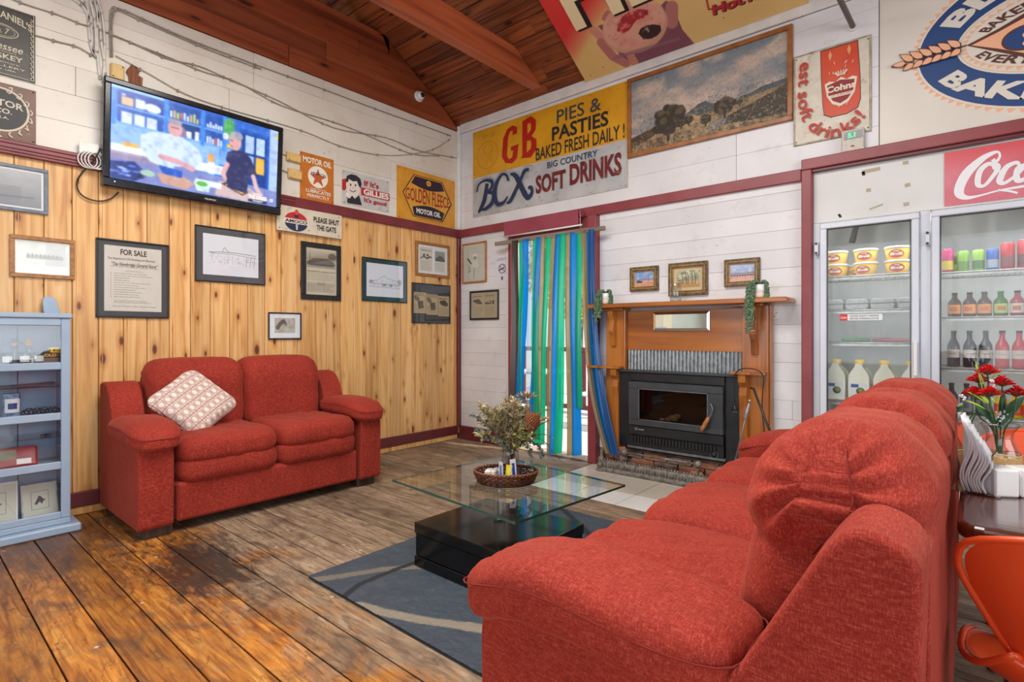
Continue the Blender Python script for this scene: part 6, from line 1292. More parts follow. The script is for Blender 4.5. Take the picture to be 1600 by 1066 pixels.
# pokers and the loose lead
t_ = thing('fire_poker', 'steel fire poker with a turned knob handle leaning on the right side of the stove', 'poker'); a = ray(1167, 644, 1, 4.10); b = ray(1147, 727, 1, 4.06)
MB().tube([a, a.lerp(b, .5), b], .0055, 8).build('shaft', m_stt, t_); d_ = (a - b).normalized(); MB().tube([a - d_ * .05, a - d_ * .03, a + d_ * .02, a + d_ * .05, a + d_ * .07], 0, 10, rs=[.007, .012, .014, .010, .006]).build('handle', m_iron, t_); MB().sph(tuple(a + d_ * .085), .012, 10, 7).build('knob', m_iron, t_)
t_ = thing('fire_iron', 'black iron bar leaning across the right side of the mantelpiece', 'poker'); a = ray(1177, 607, 1, 4.12); b = ray(1207, 684, 1, 3.95); b2 = a.lerp(b, 1.55); MB().tube([a + Vector((-.02, .0, .0)), a, a.lerp(b, .5), b2], .008, 8).build('bar', m_st, t_)
cable('black lead with a plug hanging over the little shelf right of the stove', [[ray(*p, 1, 4.12) for p in ((1148, 629), (1148, 605), (1149, 585), (1158, 577), (1172, 576), (1186, 580), (1193, 590), (1192, 610), (1191, 640), (1195, 680))]], .004, col('#141416', .4), clips=False, name='power_lead')
o = thing('power_plug', 'black three-pin plug hanging on the right side of the stove', 'plug', tuple(ray(1148, 632, 1, 4.12))); MB().lathe([(.006, 0), (.010, -.01), (.020, -.03), (.022, -.045), (0, -.046)], n=14).build('body', col('#141416', .4), o)
mb = MB()
for a in (0, 2.1, 4.2): mb.box(.010 * math.cos(a) - .002, .010 * math.cos(a) + .002, .010 * math.sin(a) - .003, .010 * math.sin(a) + .003, -.06, -.045)
mb.build('pins', m_stt, o)
# glass jar and trailing plants on the mantel
m_jar = glassy('clear_jar_glass', (.86, .88, .87, 1), 2.2); MZ = 1.4625
def glass_jar(name, label, loc, R_, H_, m=None, neck=.85):
    t = thing(name, label, 'jar', loc); MB().lathe([(R_ * .9, 0), (R_, .008), (R_, H_ * .74), (R_ * neck, H_ * .86), (R_ * neck, H_ * .98), (R_ * neck * .95, H_)], n=24).build('glass', m or m_jar, t); 
    MB().tube([(R_ * neck * math.cos(a), R_ * neck * math.sin(a), H_) for a in [2 * PI * i / 24 for i in range(24)]], .0025, 6, True).build('rim', m or m_jar, t); MB().lathe([(0, .003), (R_ * .88, .003), (R_ * .88, .010), (0, .010)], n=20).build('glass_base', m or m_jar, t); return t
glass_jar('glass_jar', 'empty clear glass jar on the mantel shelf in front of the centre painting', (-1.845, 4.19, MZ), .045, .145)
m_pot = vary('white_ceramic', '#e6e4e2', '#efedeb', .3, 9); m_potb = vary('beige_pot_foot', '#d9c2ac', '#e3cfbb', .5, 9); m_bead = vary('string_of_pearls_leaf', '#3f5f45', '#6f8a68', .5, 60)
def plant(label, loc, seed, ln):
    t = thing('potted_plant', label, 'plant', loc); r = random.Random(seed); MB().lathe([(.032, .030), (.042, .034), (.044, .095), (.041, .096), (.040, .060), (0, .058)], n=20).build('pot', m_pot, t); MB().lathe([(.038, 0), (.044, .004), (.045, .033), (0, .034)], n=20).build('pot_foot', m_potb, t)
    st_ = MB(); lf = MB()
    for k in range(22):
        a = r.uniform(-2.9, .3) if k < 17 else r.uniform(-.2, .9); L_ = r.uniform(.4, 1) * ln if k < 17 else r.uniform(.03, .07); rad = r.uniform(.055, .075)
        sx = -abs(math.cos(a)) if k < 17 else 1; x1, y1 = sx * rad * (1 if k < 17 else .9), -abs(math.sin(a)) * rad * .9 - (.02 if k < 17 else 0); 
        yo = -.065 if L_ > .09 else y1
        p = spline([(0, 0, .09), (x1 * .6, y1 * .6, .118), (x1, min(y1, -.01), .09), (x1 * 1.05, yo, .03), (x1 * 1.02 + r.uniform(-.01, .01), yo - .004, .03 - L_ * .6), (x1 + r.uniform(-.012, .012), yo - .004, .03 - L_)], 5)
        st_.tube(p, .0012, 4)
        for q in p[2:]:
            for s_ in range(2): c_ = (q[0] + r.uniform(-.008, .008), q[1] + r.uniform(-.008, .008), q[2] + r.uniform(-.006, .006)); lf.sph(c_, r.uniform(.0045, .0075), 6, 4, (1, 1, 1.25))
    st_.build('stems', m_bead, t); lf.build('trailing_leaves', m_bead, t)['kind'] = 'stuff'
plant('trailing pearl plant in a white pot on the left end of the mantel shelf', (-2.475, 4.165, MZ), 3, .20); plant('trailing pearl plant in a white pot on the right end of the mantel shelf', (-1.195, 4.165, MZ), 5, .30)

# ================================================================ strip curtain and roller blind in the doorway
bl = thing('roller_blind', 'rolled-up maroon roller blind box over the doorway', 'blind', (-3.24, 4.26, 2.20)); m_bl = vary('maroon_blind', '#8c3a48', '#984452', .5, 6)
MB().cbox(-.50, .42, -.03, .03, .02, .165, .006).build('fascia', m_bl, bl); MB().cyl((.43, 0, .13), (.455, 0, .13), .035, n=16).build('end_cap', m_bl, bl); MB().cyl((-.50, -.033, .012), (.47, -.033, .012), .008, n=10).build('bottom_rod', m_trimw, bl); MB().tube([(.45, -.03, .11), (.452, -.032, .03), (.455, -.03, -.02)], .002, 5).build('pull_cord', m_trimw, bl)
def strip_mat(name, c_, al=.25):
    t = NT(name); tr = t.new('ShaderNodeBsdfTransparent', Color=lin(c_)); tl = t.new('ShaderNodeBsdfTranslucent', Color=lin(c_)); df = t.new('ShaderNodeBsdfDiffuse', Color=lin(c_)); gl = t.new('ShaderNodeBsdfGlossy', Roughness=.2)
    m0 = t.new('ShaderNodeMixShader', i0=.45); t.k(tl.outputs[0], m0.inputs[1]); t.k(df.outputs[0], m0.inputs[2]); m1 = t.new('ShaderNodeMixShader', i0=al); t.k(m0.outputs[0], m1.inputs[1]); t.k(tr.outputs[0], m1.inputs[2])
    m2 = t.new('ShaderNodeMixShader', i0=.05); t.k(m1.outputs[0], m2.inputs[1]); t.k(gl.outputs[0], m2.inputs[2]); t.k(m2.outputs[0], t.out.inputs[0]); return t.m
SBl, SGr, STn, SBr, SGy = strip_mat('blue_strip', '#1290ea', .12), strip_mat('green_strip', '#16c896', .14), strip_mat('tan_strip', '#b09a70', .2), strip_mat('dark_brown_strip', '#4a3a32', .1), strip_mat('clear_strip', '#c4d0d8', .55)
SDk = strip_mat('deep_blue_strip', '#1b62a8', .08)
cu = thing('strip_curtain', 'door curtain of blue, green and tan plastic strips blowing inward in the doorway', 'curtain', (0, 0, 0))
rodm = wood('weathered_batten', '#a59a86', '#8f8370', '#6b604f', 'x', .7, knots=False)
MB().cbox(-3.85, -2.52, 4.205, 4.235, 2.13, 2.168, .004).build('batten', rodm, cu)
def strip(m, tops, bots, yb=4.21, seed=0, cols=5, mid=None, name='strip'):
    """tops/bots: (px_left, px_right, py) in the doorway plane; ends at depth yb"""
    a0, a1 = ray(tops[0], tops[2], 1, 4.20), ray(tops[1], tops[2], 1, 4.20); b0, b1 = ray(bots[0], bots[2], 1, yb), ray(bots[1], bots[2], 1, yb); a0.z = a1.z = 2.15; e_ = (a1 - a0) * .14; a0 = a0 - e_; a1 = a1 + e_; e_ = (b1 - b0) * .08; b0 = b0 - e_; b1 = b1 + e_
    r_ = random.Random(seed); ph = r_.uniform(0, 6); rows = 26; vs = []; fs = []
    for i in range(rows + 1):
        t_ = i / rows; s_ = t_ if mid is None else t_
        L_, R_ = a0.lerp(b0, s_), a1.lerp(b1, s_)
        if mid: L_.z = R_.z = a0.z + (b0.z - a0.z) * t_; k_ = mid(t_); L_.x = a0.x + (b0.x - a0.x) * k_; R_.x = a1.x + (b1.x - a1.x) * k_; L_.y = R_.y = 4.20 + (yb - 4.20) * k_
        for j in range(cols + 1):
            u = j / cols; p = L_.lerp(R_, u); p.y += .018 * math.sin(u * 5 + ph) * (.3 + t_) + .012 * math.sin(t_ * 6 + ph); vs.append(p)
    for i in range(rows):
        for j in range(cols): a = i * (cols + 1) + j; fs.append((a, a + 1, a + cols + 2, a + cols + 1))
    MB().add(vs, fs, True).build(name, m, cu)
S_ = lambda x: 700 + x / 2.6
Z_ = lambda y: 330 + y / 2.6
for k, (m, t0, t1, b0, b1, by) in enumerate([(SBr, 266, 285, 254, 284, 900), (SGr, 288, 306, 284, 300, 800), (SBl, 306, 328, 282, 312, 780), (SGy, 328, 344, 312, 334, 860), (SGr, 343, 366, 338, 368, 950), (SBl, 364, 383, 330, 345, 870), (STn, 384, 398, 352, 376, 930), (SGr, 396, 414, 366, 384, 950), (STn, 415, 438, 394, 412, 985), (SBl, 437, 459, 407, 433, 988), (SGr, 457, 478, 431, 456, 985), (STn, 478, 497, 481, 500, 993), (SBl, 497, 518, 503, 534, 994), (SGr, 518, 541, 512, 540, 800)]):
    strip(m, (S_(t0), S_(t1), 0), (S_(b0), S_(b1), Z_(by)), 4.205 - .006 * (k % 3), k)
sw = lambda t_: .12 * t_ + .88 * t_ ** 3.2
strip(STn, (S_(541), S_(560), 0), (S_(640), S_(664), Z_(985)), 4.12, 31, mid=sw); strip(SBl, (S_(562), S_(588), 0), (S_(652), S_(674), Z_(985)), 4.10, 32, mid=lambda t_: .10 * t_ + .90 * t_ ** 3.6); strip(SDk, (S_(575), S_(592), 0), (S_(668), S_(690), Z_(990)), 4.08, 33, mid=sw)

# ================================================================ outside the door
m_wmet = col('#e6e6e6', .4); dw = thing('garden_bench', 'white garden chair on the verandah seen between the strips', 'chair', (-3.72, 6.1, -.03))
mb = MB()
for k in range(4): mb.cbox(-.30, .30, .18, .21, .50 + .12 * k, .57 + .12 * k, .004)
mb.build('back_slats', m_wmet, dw); mb = MB()
for k in range(4): mb.cbox(-.30, .30, -.25 + .11 * k, -.17 + .11 * k, .43, .45, .004)
mb.build('seat_slats', m_wmet, dw)
for x in (-.29, .29):
    for y in (-.22, .19): MB().cyl((x, y, .001), (x, y, .45 if y < 0 else .98), .015, n=8).build('leg', m_wmet, dw)
rl = thing('verandah_rail', 'maroon slatted verandah rail beyond the doorway', 'railing', (0, 7.1, -.03))
for k in range(34): x = -9 + k * .24; MB().cbox(x, x + .10, -.015, .015, .12, .95, .004).build('slat', m_maroon, rl)
MB().cbox(-9.1, -.7, -.03, .03, .95, 1.02, .004).build('top_rail', m_maroon, rl); MB().cbox(-9.1, -.7, -.025, .025, .05, .12, .004).build('bottom_rail', m_maroon, rl)
for x in (-7.4, -5.2, -2.9): MB().cbox(x, x + .10, -.05, .05, .02, 2.6, .006).build('post', m_trimw, rl)
wt = thing('white_table', 'small white table on the verandah behind the strips', 'table', (-4.35, 5.7, -.03)); MB().lathe([(.35, .72), (.36, .73), (.36, .75), (0, .75)], n=28).build('table_top', m_wmet, wt); MB().cyl((0, 0, .02), (0, 0, .72), .03, n=12).build('pedestal', m_wmet, wt); MB().lathe([(.22, 0), (.22, .02), (.03, .04)], n=20).build('foot', m_wmet, wt)
m_leaf = vary('yellow_green_foliage', '#a8a83c', '#c9c45a', .8, 8)
for (x, y, h_, s_, lb) in ((-7.0, 10.5, 2.6, 1.3, 'yellow-green tree beyond the verandah rail, left in the doorway'), (-2.9, 12.5, 3.0, 1.5, 'yellow-green tree beyond the verandah rail, right in the doorway')):
    t_ = thing('garden_tree', lb, 'tree', (x, y, -.2)); MB().cyl((0, 0, 0), (.1, 0, h_), .12, .06, 10).build('trunk', m_rub, t_); r = random.Random(int(x * 9)); mb = MB()
    for k in range(1500):
        v = Vector((r.gauss(0, 1), r.gauss(0, 1), r.gauss(0, 1))).normalized() * s_ * r.uniform(.6, 1) ; c_ = v + Vector((0, 0, h_ + s_ * .3)); a = Vector((r.uniform(-1, 1), r.uniform(-1, 1), r.uniform(-1, 1))).normalized() * .09; b = a.orthogonal().normalized() * .05; mb.add([c_ - a, c_ + b, c_ + a, c_ - b], [(0, 1, 2, 3)])
    mb.build('foliage', m_leaf, t_, fixn=False)['kind'] = 'stuff'

# ================================================================ cool room with two glass doors
m_cr = vary('cool_room_lining', '#cfd3d0', '#dfe2df', .5, 5); m_al = vary('brushed_aluminium', '#c9cdd6', '#d3d7df', .35, 2, metal=.15); m_fas = vary('fascia_panel', '#cfcfcd', '#dadad8', .4, 3)
cr = struct(MB().box(-.905, 1.2, 5.05, 5.10, 0, 2.4).box(-.93, -.886, 4.375, 5.05, 0, 2.4).box(1.2, 1.25, 4.375, 5.05, 0, 2.4).box(-.905, 1.2, 4.40, 5.05, 2.36, 2.40).box(-.885, 1.2, 4.40, 5.05, .06, .10).build('wall_cool_room', m_cr))
mb = MB().cbox(-.884, 1.2, 4.352, 4.368, 1.99, 2.350, .002); mb.cbox(-.884, 1.2, 4.335, 4.368, .0, .30, .003); struct(mb.build('trim_40', m_fas))
mb = MB().cbox(-.884, -.842, 4.345, 4.395, .30, 1.988, .002); mb.cbox(-.271, -.218, 4.345, 4.395, .30, 1.988, .002); mb.cbox(.468, .52, 4.345, 4.395, .30, 1.988, .002); struct(mb.build('trim_41', m_al))
# marks of old tape on the fascia
tp_ = thing('tape_remnants', 'scraps of old beige tape stuck on the pale panel above the left cool room door', 'tape', mat4=wallM('B', 0, 0, -.004)); tc = col('#b3a693', .7)
for k, q in enumerate(((1361, 266, 34, 8, .05), (1415, 254, 10, 8, 0), (1418, 289, 10, 8, .1), (1357, 297, 9, 8, 0), (1416, 319, 10, 8, .1), (1369, 323, 26, 4, .3), (1349, 271, 6, 9, .2), (1312, 337, 5, 9, .5))):
    x, z = onB(q[0], q[1]); MB().box(-q[2] * .0015, q[2] * .0015, -q[3] * .0015, q[3] * .0015, 0, .0006, Matrix.Translation((x, z, 0)) @ Matrix.Rotation(q[4], 4, 'Z')).build('tape', tc if k < 6 else ink, tp_)
m_fg = glassy('chilled_door_glass', (.97, .98, .98, 1), 1.0, haze=.08, hazec=(.80, .82, .80, 1))
def fdoor(n, x0, x1, hinge):
    d_ = struct(link('door_%d' % n, None)); d_.location = (x0, 4.335, .30); W_ = x1 - x0; fw = .042; m = MB()
    m.cbox(0, W_, -.02, .012, 1.680 - fw, 1.680, .005); m.cbox(0, W_, -.02, .012, 0, fw, .005); m.cbox(0, fw, -.02, .012, fw, 1.680 - fw, .005); m.cbox(W_ - fw, W_, -.02, .012, fw, 1.680 - fw, .005); m.build('door_frame', m_al, d_)
    MB().box(fw, W_ - fw, -.006, -.002, fw, 1.680 - fw).build('glass', m_fg, d_)
    m = MB(); q = .008
    for a in ((fw, W_ - fw, 1.68 - fw - q, 1.68 - fw), (fw, W_ - fw, fw, fw + q), (fw, fw + q, fw, 1.68 - fw), (W_ - fw - q, W_ - fw, fw, 1.68 - fw)): m.box(a[0], a[1], -.004, .004, a[2], a[3])
    m.build('gasket', col('#3a3c40', .6), d_)
    for zz_ in (1.52, .2):
        h = MB().cbox(-.030, -.006, -.035, -.005, zz_ - .06, zz_ + .03, .003).build('hinge', m_al, d_); MB().cyl((-.018, -.036, zz_ + .018), (-.018, -.042, zz_ + .018), .008, n=10).cyl((-.018, -.036, zz_ - .048), (-.018, -.042, zz_ - .048), .008, n=10).build('hinge_bolt', m_st, d_)
    if hinge: MB().cbox(W_ - .03, W_ - .008, -.055, -.02, .63, .85, .005).build('door_handle', m_wp, d_)
    return d_
fdoor(2, -.838, -.274, True); fdoor(3, -.214, .465, False)
st_l = thing('door_sticker', 'white and red sticker on the left glass door asking to select drinks first', 'sticker', mat4=wallM('B', -.715, 1.335, .022)); MB().box(0, .245, -.042, 0, 0, .0008).build('label', col('#e6e8ec', .5), st_l); MB().box(0, .045, -.042, 0, .0008, .0012).build('red_patch', col('#d22a2a', .5), st_l); lettering('Coke', .005, -.03, .04, -.012, .0016, wht, st_l, .02, .3); lettering('PLEASE SELECT DRINKS', .06, -.018, .225, -.006, .0012, ink, st_l, .01); lettering('BEFORE OPENING DOOR', .06, -.036, .225, -.024, .0012, ink, st_l, .01)
# shelves
m_wire = vary('chromed_wire', '#a9a9a5', '#c2c2be', .35, 30, metal=.5); ZS = {'a': 1.612, 'b': 1.372, 'c': 1.143, 'd': .725}; ZR = {'a': 1.597, 'b': 1.311, 'c': .985, 'd': .68}
def fshelf(x0, x1, z, label):
    s_ = thing('wire_shelf', label, 'shelf', (x0, 4.45, z)); MB().cyl((0, 0, -.006), (x1 - x0, 0, -.006), .006, n=8).cyl((0, .42, -.006), (x1 - x0, .42, -.006), .006, n=8).cbox(0, x1 - x0, -.004, .002, -.028, -.012, .001).build('shelf_frame', m_wire, s_); mb = MB(); k = int((x1 - x0) / .028)
    for i in range(k + 1): x = (x1 - x0) * i / k; mb.box(x - .0015, x + .0015, 0, .42, -.006, -.002)
    mb.build('shelf_wires', m_wire, s_)['kind'] = 'stuff'
nm = ['top', 'second', 'third', 'bottom']
for i, k in enumerate('abcd'): fshelf(-.882, -.245, ZS[k], nm[i] + ' wire shelf behind the left cool room door'); fshelf(-.235, 1.19, ZR[k], nm[i] + ' wire shelf behind the right cool room door')
lb = {}
def lab(R_, z0, z1, m, m2=None, ang=1.2, parent=None, name='label'):
    n = 10; vs = []; fs = []
    for i in range(n + 1):
        a = -PI / 2 - ang + 2 * ang * i / n; vs += [(R_ * math.cos(a), R_ * math.sin(a), z0), (R_ * math.cos(a), R_ * math.sin(a), z1)]
        if i: fs.append((2 * i - 2, 2 * i, 2 * i + 1, 2 * i - 1))
    return MB().add(vs, fs, True).build(name, m, parent)
def curved_text(b, x0, z0, x1, z1, R_, m, parent, bold=.02, shear=0):
    v, f_ = text_geo(b, bold, shear, 2); xs = [p[0] for p in v]; ys = [p[1] for p in v]; vs = []
    for p in v:
        x = x0 + (p[0] - min(xs)) / (max(xs) - min(xs)) * (x1 - x0); z = z0 + (p[1] - min(ys)) / (max(ys) - min(ys)) * (z1 - z0); a = -PI / 2 + x / R_; vs.append((R_ * math.cos(a), R_ * math.sin(a), z))
    me = bpy.data.meshes.new('lettering'); me.from_pydata(vs, [], f_); me.materials.append(m); return link('lettering', me, parent)
# spread tubs
mY = col('#f2c818', .4); mR = col('#d8262a', .4); mO = col('#ef8a2a', .4); mTl = col('#e6e8ea', .35)
tub = thing('spread_tub', '', 'tub', (0, 0, 0)); MB().lathe([(.058, 0), (.060, .004), (.073, .078), (.070, .078), (0, .078)], n=24).build('tub', mY, tub); MB().lathe([(.0755, .079), (.0765, .081), (.0765, .090), (.071, .094), (0, .094)], n=24).build('lid', mTl, tub)
n = 14; vs = [(0, 0)]; vs = []; 
for i in range(n): a = 2 * PI * i / n; vs.append((.048 * math.cos(a), .040 + .028 * math.sin(a)))
ov = [];
for x, z in vs: R_ = .0605 + .013 * (z / .078) + .0012; ov.append((R_ * math.sin(x / R_), -R_ * math.cos(x / R_), z))
ctr = (0, -(.0605 + .0067 + .0012), .040); MB().add([ctr] + ov, [(0, 1 + i, 1 + (i + 1) % n) for i in range(n)]).build('red_oval', mR, tub); curved_text('Miracle', -.036, .030, .036, .048, .0705, wht, tub, .04, .15); curved_text('my', -.012, .05, .018, .062, .072, wht, tub, .03)
G = 'spread tubs on the top left cool room shelf'; cols_ = ['left', 'centre', 'right']
firstt = True
for ci, x in enumerate((-.775, -.595, -.408)):
    for ri in range(2):
        z = ZS['a'] + .001 + ri * .0945; L_ = '%s yellow and red spread tub %s, %s column' % (('upper', 'stacked on another', cols_[ci]) if ri else ('lower', 'on the top wire shelf', cols_[ci]))
        if firstt: tub.location = (x, 4.56, z); tub.rotation_euler = (0, 0, .0); tub['label'] = L_; tub['group'] = G; firstt = False
        else: dup(tub, (x + rnd.uniform(-.004, .004), 4.56, z), rnd.uniform(-.25, .35), L_, G)
x = -.685; dup(tub, (x, 4.70, ZS['a'] + .001), .6, 'spread tub standing behind the left and centre columns', G)
# egg cartons
m_eg = vary('grey_egg_carton', '#a9abac', '#c0c2c3', .95, 60, bump=.4, bscale=200); ec = thing('egg_carton', '', 'egg carton', (0, 0, 0))
MB().prism([(-.065, 0), (.065, 0), (.072, .038), (-.072, .038)], -.14, .14, 'y').build('tray', m_eg, ec, .008, 2); MB().prism([(-.075, .039), (.075, .039), (.060, .075), (-.060, .075)], -.145, .145, 'y').build('lid', m_eg, ec, .010, 2)
for i, x in enumerate((-.79, -.64, -.49, -.335)):
    L_ = ['leftmost', 'second from left', 'third from left', 'rightmost'][i] + ' grey egg carton on the second shelf'
    if i == 0: ec.location = (x, 4.62, ZS['b'] + .001); ec['label'] = L_; ec['group'] = 'egg cartons on the second shelf'
    else: dup(ec, (x, 4.62, ZS['b'] + .001), 0, L_, 'egg cartons on the second shelf')
def packet(label, x, m, w_, z): t = thing('food_packet', label, 'packet', (x, 4.56, z)); pillow((0, 0, .014), (w_, .06, .014), (4, 4, 2), 10, None, .002, 20, 3).build('wrap', m, t, fixn=False); MB().cbox(-w_ * .5, w_ * .5, -.045, -.01, .0275, .029, .0005).build('label', col('#d8d4c8', .5), t)
packet('flat green packet lying on the third left shelf', -.655, col('#4f9a50', .3), .09, ZS['c'] + .001); packet('flat red and clear packet lying beside the green packet', -.45, col('#c46a6a', .3), .11, ZS['c'] + .001)
# milk jugs
m_mk = vary('milk_plastic', '#e9ead8', '#f2f2e6', .35, 6); m_mk.node_tree.nodes['Principled BSDF'].inputs['Subsurface Weight'].default_value = 0; mj = thing('milk_jug', '', 'milk jug', (0, 0, 0))
prof = rounded([(-.062, 0), (.062, 0), (.064, .15), (.058, .19), (.022, .245), (.022, .262), (-.022, .262), (-.022, .245), (-.058, .19), (-.064, .15)], [.012, .012, .02, .03, .01, .003, .003, .01, .03, .02], 3); ob = MB().prism(prof, -.06, .06, 'y').build('bottle', m_mk, mj, .018, 3)
MB().tube(spline([(.050, .062, .10), (.066, .075, .13), (.055, .07, .19), (.025, .04, .235)], 4), .010, 8).build('grip', m_mk, mj); MB().lathe([(.030, .262), (.031, .266), (.031, .288), (.028, .291), (0, .291)], n=20).build('cap', mY, mj)
MB().box(-.050, .050, -.0612, -.0602, .035, .125).build('label', col('#dfe4e4', .5), mj); mb = MB(); mb.lathe([(.026, 0), (0, .0006)], n=16); q = mb.build('label_picture', col('#7d8a52', .6), mj); q.matrix_local = Matrix.Translation((.012, -.0618, .070)) @ Matrix.Rotation(PI / 2, 4, 'X'); MB().box(-.045, .0, -.0622, -.0612, .095, .118).build('label_banner', col('#2f5a9c', .5), mj)
for i, x in enumerate((-.775, -.630, -.482, -.330)):
    L_ = ['leftmost', 'second from left', 'third from left', 'rightmost'][i] + ' yellow-capped milk jug on the bottom left shelf'
    if i == 0: mj.location = (x, 4.56, ZS['d'] + .001); mj['label'] = L_; mj['group'] = 'milk jugs'
    else: dup(mj, (x, 4.56, ZS['d'] + .001), .05 * (i - 1), L_, 'milk jugs')
# cans
def can(label, x, c1, c2, h_=.135, R_=.031, y=4.54):
    t = thing('drink_can', label, 'can', (x, y, ZR['a'] + .001), 0, 'drink cans on the top right shelf'); MB().lathe([(R_ * .8, 0), (R_, .008), (R_, h_ - .012), (R_ * .84, h_), (R_ * .8, h_ - .003), (0, h_ - .003)], n=20).build('can', col(c1, .3), t); lab(R_ + .0006, h_ * .12, h_ * .5, col(c2, .4), parent=t); MB().lathe([(R_ * .84, h_ - .001), (R_ * .86, h_ + .002), (R_ * .78, h_ + .002)], n=18).build('rim', m_iron, t)
can('pink and yellow drink can at the left end of the top right shelf', -.140, '#d8327a', '#e8d02a', .155); can('first lime green drink can, next to the pink and yellow one', -.062, '#8fc43a', '#6a9a3a'); can('second lime green drink can, left of the blue one', .012, '#9ccc4a', '#4f7a3a'); can('blue and silver drink can between green and red cans', .080, '#3a62c4', '#a9b4c8'); can('red drink can right of the blue one', .150, '#c8323a', '#8c4a4a', .165, .034); can('tall red drink can at the right edge of the photo', .228, '#c8323a', '#6a3a3a', .175, .036); can('narrow dark can behind the first green one', -.10, '#4a5a3a', '#8fc43a', .12, .026, 4.63)
# small round bottles
def btl(name, label, x, z, body, lb_, cap, H_, R_, grp, y=4.55, lz=(.12, .50), fill=None):
    t = thing(name, label, 'bottle', (x, y, z + .001), rnd.uniform(-.2, .2), grp); MB().lathe([(R_ * .85, 0), (R_, .006), (R_, H_ * .52), (R_ * .92, H_ * .62), (R_ * .42, H_ * .78), (R_ * .38, H_ * .93), (0, H_ * .93)], n=20).build('glass', body, t); lab(R_ + .0007, H_ * lz[0], H_ * lz[1], lb_, parent=t); MB().lathe([(R_ * .44, H_ * .93), (R_ * .46, H_ * .94), (R_ * .44, H_), (0, H_)], n=14).build('cap', cap, t)
    lab(R_ + .0012, H_ * (lz[0] + .10), H_ * (lz[1] - .10), fill or col('#c87a4a', .5), ang=.55, parent=t, name='label_motif'); return t
bd = col('#4a3024', .15); gg = col('#4c7a34', .15); lo_ = col('#ee9a3e', .45); lg = col('#b9cf78', .45); lw_ = col('#d9d2cc', .45); capd = col('#2a2624', .4); capg = col('#3f8a34', .4)
for x, lt, m, l_, cp_ in ((-.105, 'round ginger beer bottle with orange label, left of three', bd, lo_, capd), (-.030, 'round ginger beer bottle with orange label, middle of three', bd, lo_, capd), (.042, 'round ginger beer bottle with orange label, right of three', bd, lo_, capd), (.118, 'round green bottle with pale green label', gg, lg, capg), (.195, 'round red drink bottle with white label', col('#a8525a', .15), lw_, capd)): btl('drink_bottle', lt + ' on the second right shelf', x, ZR['b'], m, l_, cp_, .155, .035, 'round bottles')
dk_ = col('#2e2a34', .15); rd3 = col('#c4202c', .15); lbx = col('#cfc4b8', .5)
for x, lt, m in ((-.110, 'leftmost tall dark bottle', dk_), (-.030, 'middle tall dark bottle', dk_), (.048, 'third tall dark bottle, next to the red ones', dk_), (.125, 'first tall bright red bottle, beside the dark ones', rd3), (.203, 'second tall bright red bottle, at the right edge', rd3)): btl('tall_bottle', lt + ' on the third right shelf', x, ZR['c'], m, lbx, capd, .235, .034, 'tall bottles', lz=(.26, .48), fill=col('#8a8f9c', .5) if m is dk_ else col('#c87a84', .5))
for i, x in enumerate((-.12, -.045, .03)): btl('dark_bottle', ['left', 'middle', 'right'][i] + ' dark squat bottle on the bottom right shelf behind the sofa', x, ZR['d'], dk_, col('#6a6c70', .5), capd, .20, .034, 'dark bottles', fill=col('#3c3f44', .5))
for i, (x, cc) in enumerate(((.12, '#e8c020'), (.19, '#e8c020'), (.26, '#d8b020'), (.33, '#c8323a'))): btl('juice_bottle', ['first yellow', 'second yellow', 'third yellow', 'red'][i] + ' juice bottle on the bottom right shelf behind the flowers', x, ZR['d'], col(cc, .2), col('#d8442a', .5), capg, .17, .034, 'juice bottles')
for i, x in enumerate((-.75, -.60, -.45)): btl('lower_bottle', ['left', 'centre', 'right'][i] + ' green-labelled bottle at the floor of the left cool room', x, .10, col('#cfd2b8', .3), col('#5a7a4a', .5), mTl, .22, .045, 'lower bottles')
# fan housing with wires at the top of the left side
t_ = thing('cooling_unit', 'dark wiring and bracket hanging at the top inside the left cool room', 'cooling unit', (-.69, 4.80, 1.99)); MB().tube(spline([(0, 0, .2), (.02, -.02, .1), (.0, -.02, 0), (-.02, -.03, -.10)], 5), .022, 8).build('cable_sleeve', m_st, t_); MB().tube(spline([(.10, -.05, .12), (.12, -.05, .02), (.20, -.06, .01), (.28, -.06, .05), (.29, -.05, .14)], 5), .005, 6).build('wire_hook', m_wire, t_)
# ================================================================ display cabinet on the left
m_cb = vary('blue_grey_paint', '#8fa3ba', '#9db0c6', .4, 4); m_cbi = vary('blue_grey_inside', '#93a7bf', '#a5b8cd', .5, 5); m_cg = glassy('cabinet_glass', (.97, .98, .99, 1), 1.3)
cb = thing('display_cabinet', 'narrow blue-grey glazed display cabinet at the left edge', 'cabinet', (-4.36, .10, 0)); CX0, CX1 = -.135, .165   # local x: depth, y: width
CWd = .655; Z1 = 1.325
MB().cbox(CX0, CX1 + .05, -CWd, CWd + .045, .001, .05, .008).build('plinth', m_cb, cb); MB().cbox(CX0, CX1, -CWd, CWd, .052, .085, .003).build('bottom_board', m_cb, cb); MB().cbox(CX0, CX1 + .012, -CWd - .01, CWd + .008, Z1 - .03, Z1, .005).build('top_board', m_cb, cb)
for y in (-CWd, CWd - .016): MB().cbox(CX0, CX1 - .024, y, y + .016, .086, Z1 - .031, .002).build('side', m_cb, cb)
for y in (-CWd + .016, -.30, .05, .25, .45): MB().cbox(CX0 + .001, CX0 + .012, y + .002, {(-CWd + .016): -.302, -.30: .048, .05: .248, .25: .448, .45: CWd - .018}[y], .087, Z1 - .032, .002).build('back_board', m_cbi, cb)
dz = [.086, .384, .680, .985, Z1 - .031]
fr = MB(); fr.cbox(CX1 - .022, CX1, CWd - .045, CWd, .086, Z1 - .031, .004); fr.cbox(CX1 - .022, CX1, -CWd, -CWd + .045, .086, Z1 - .031, .004)
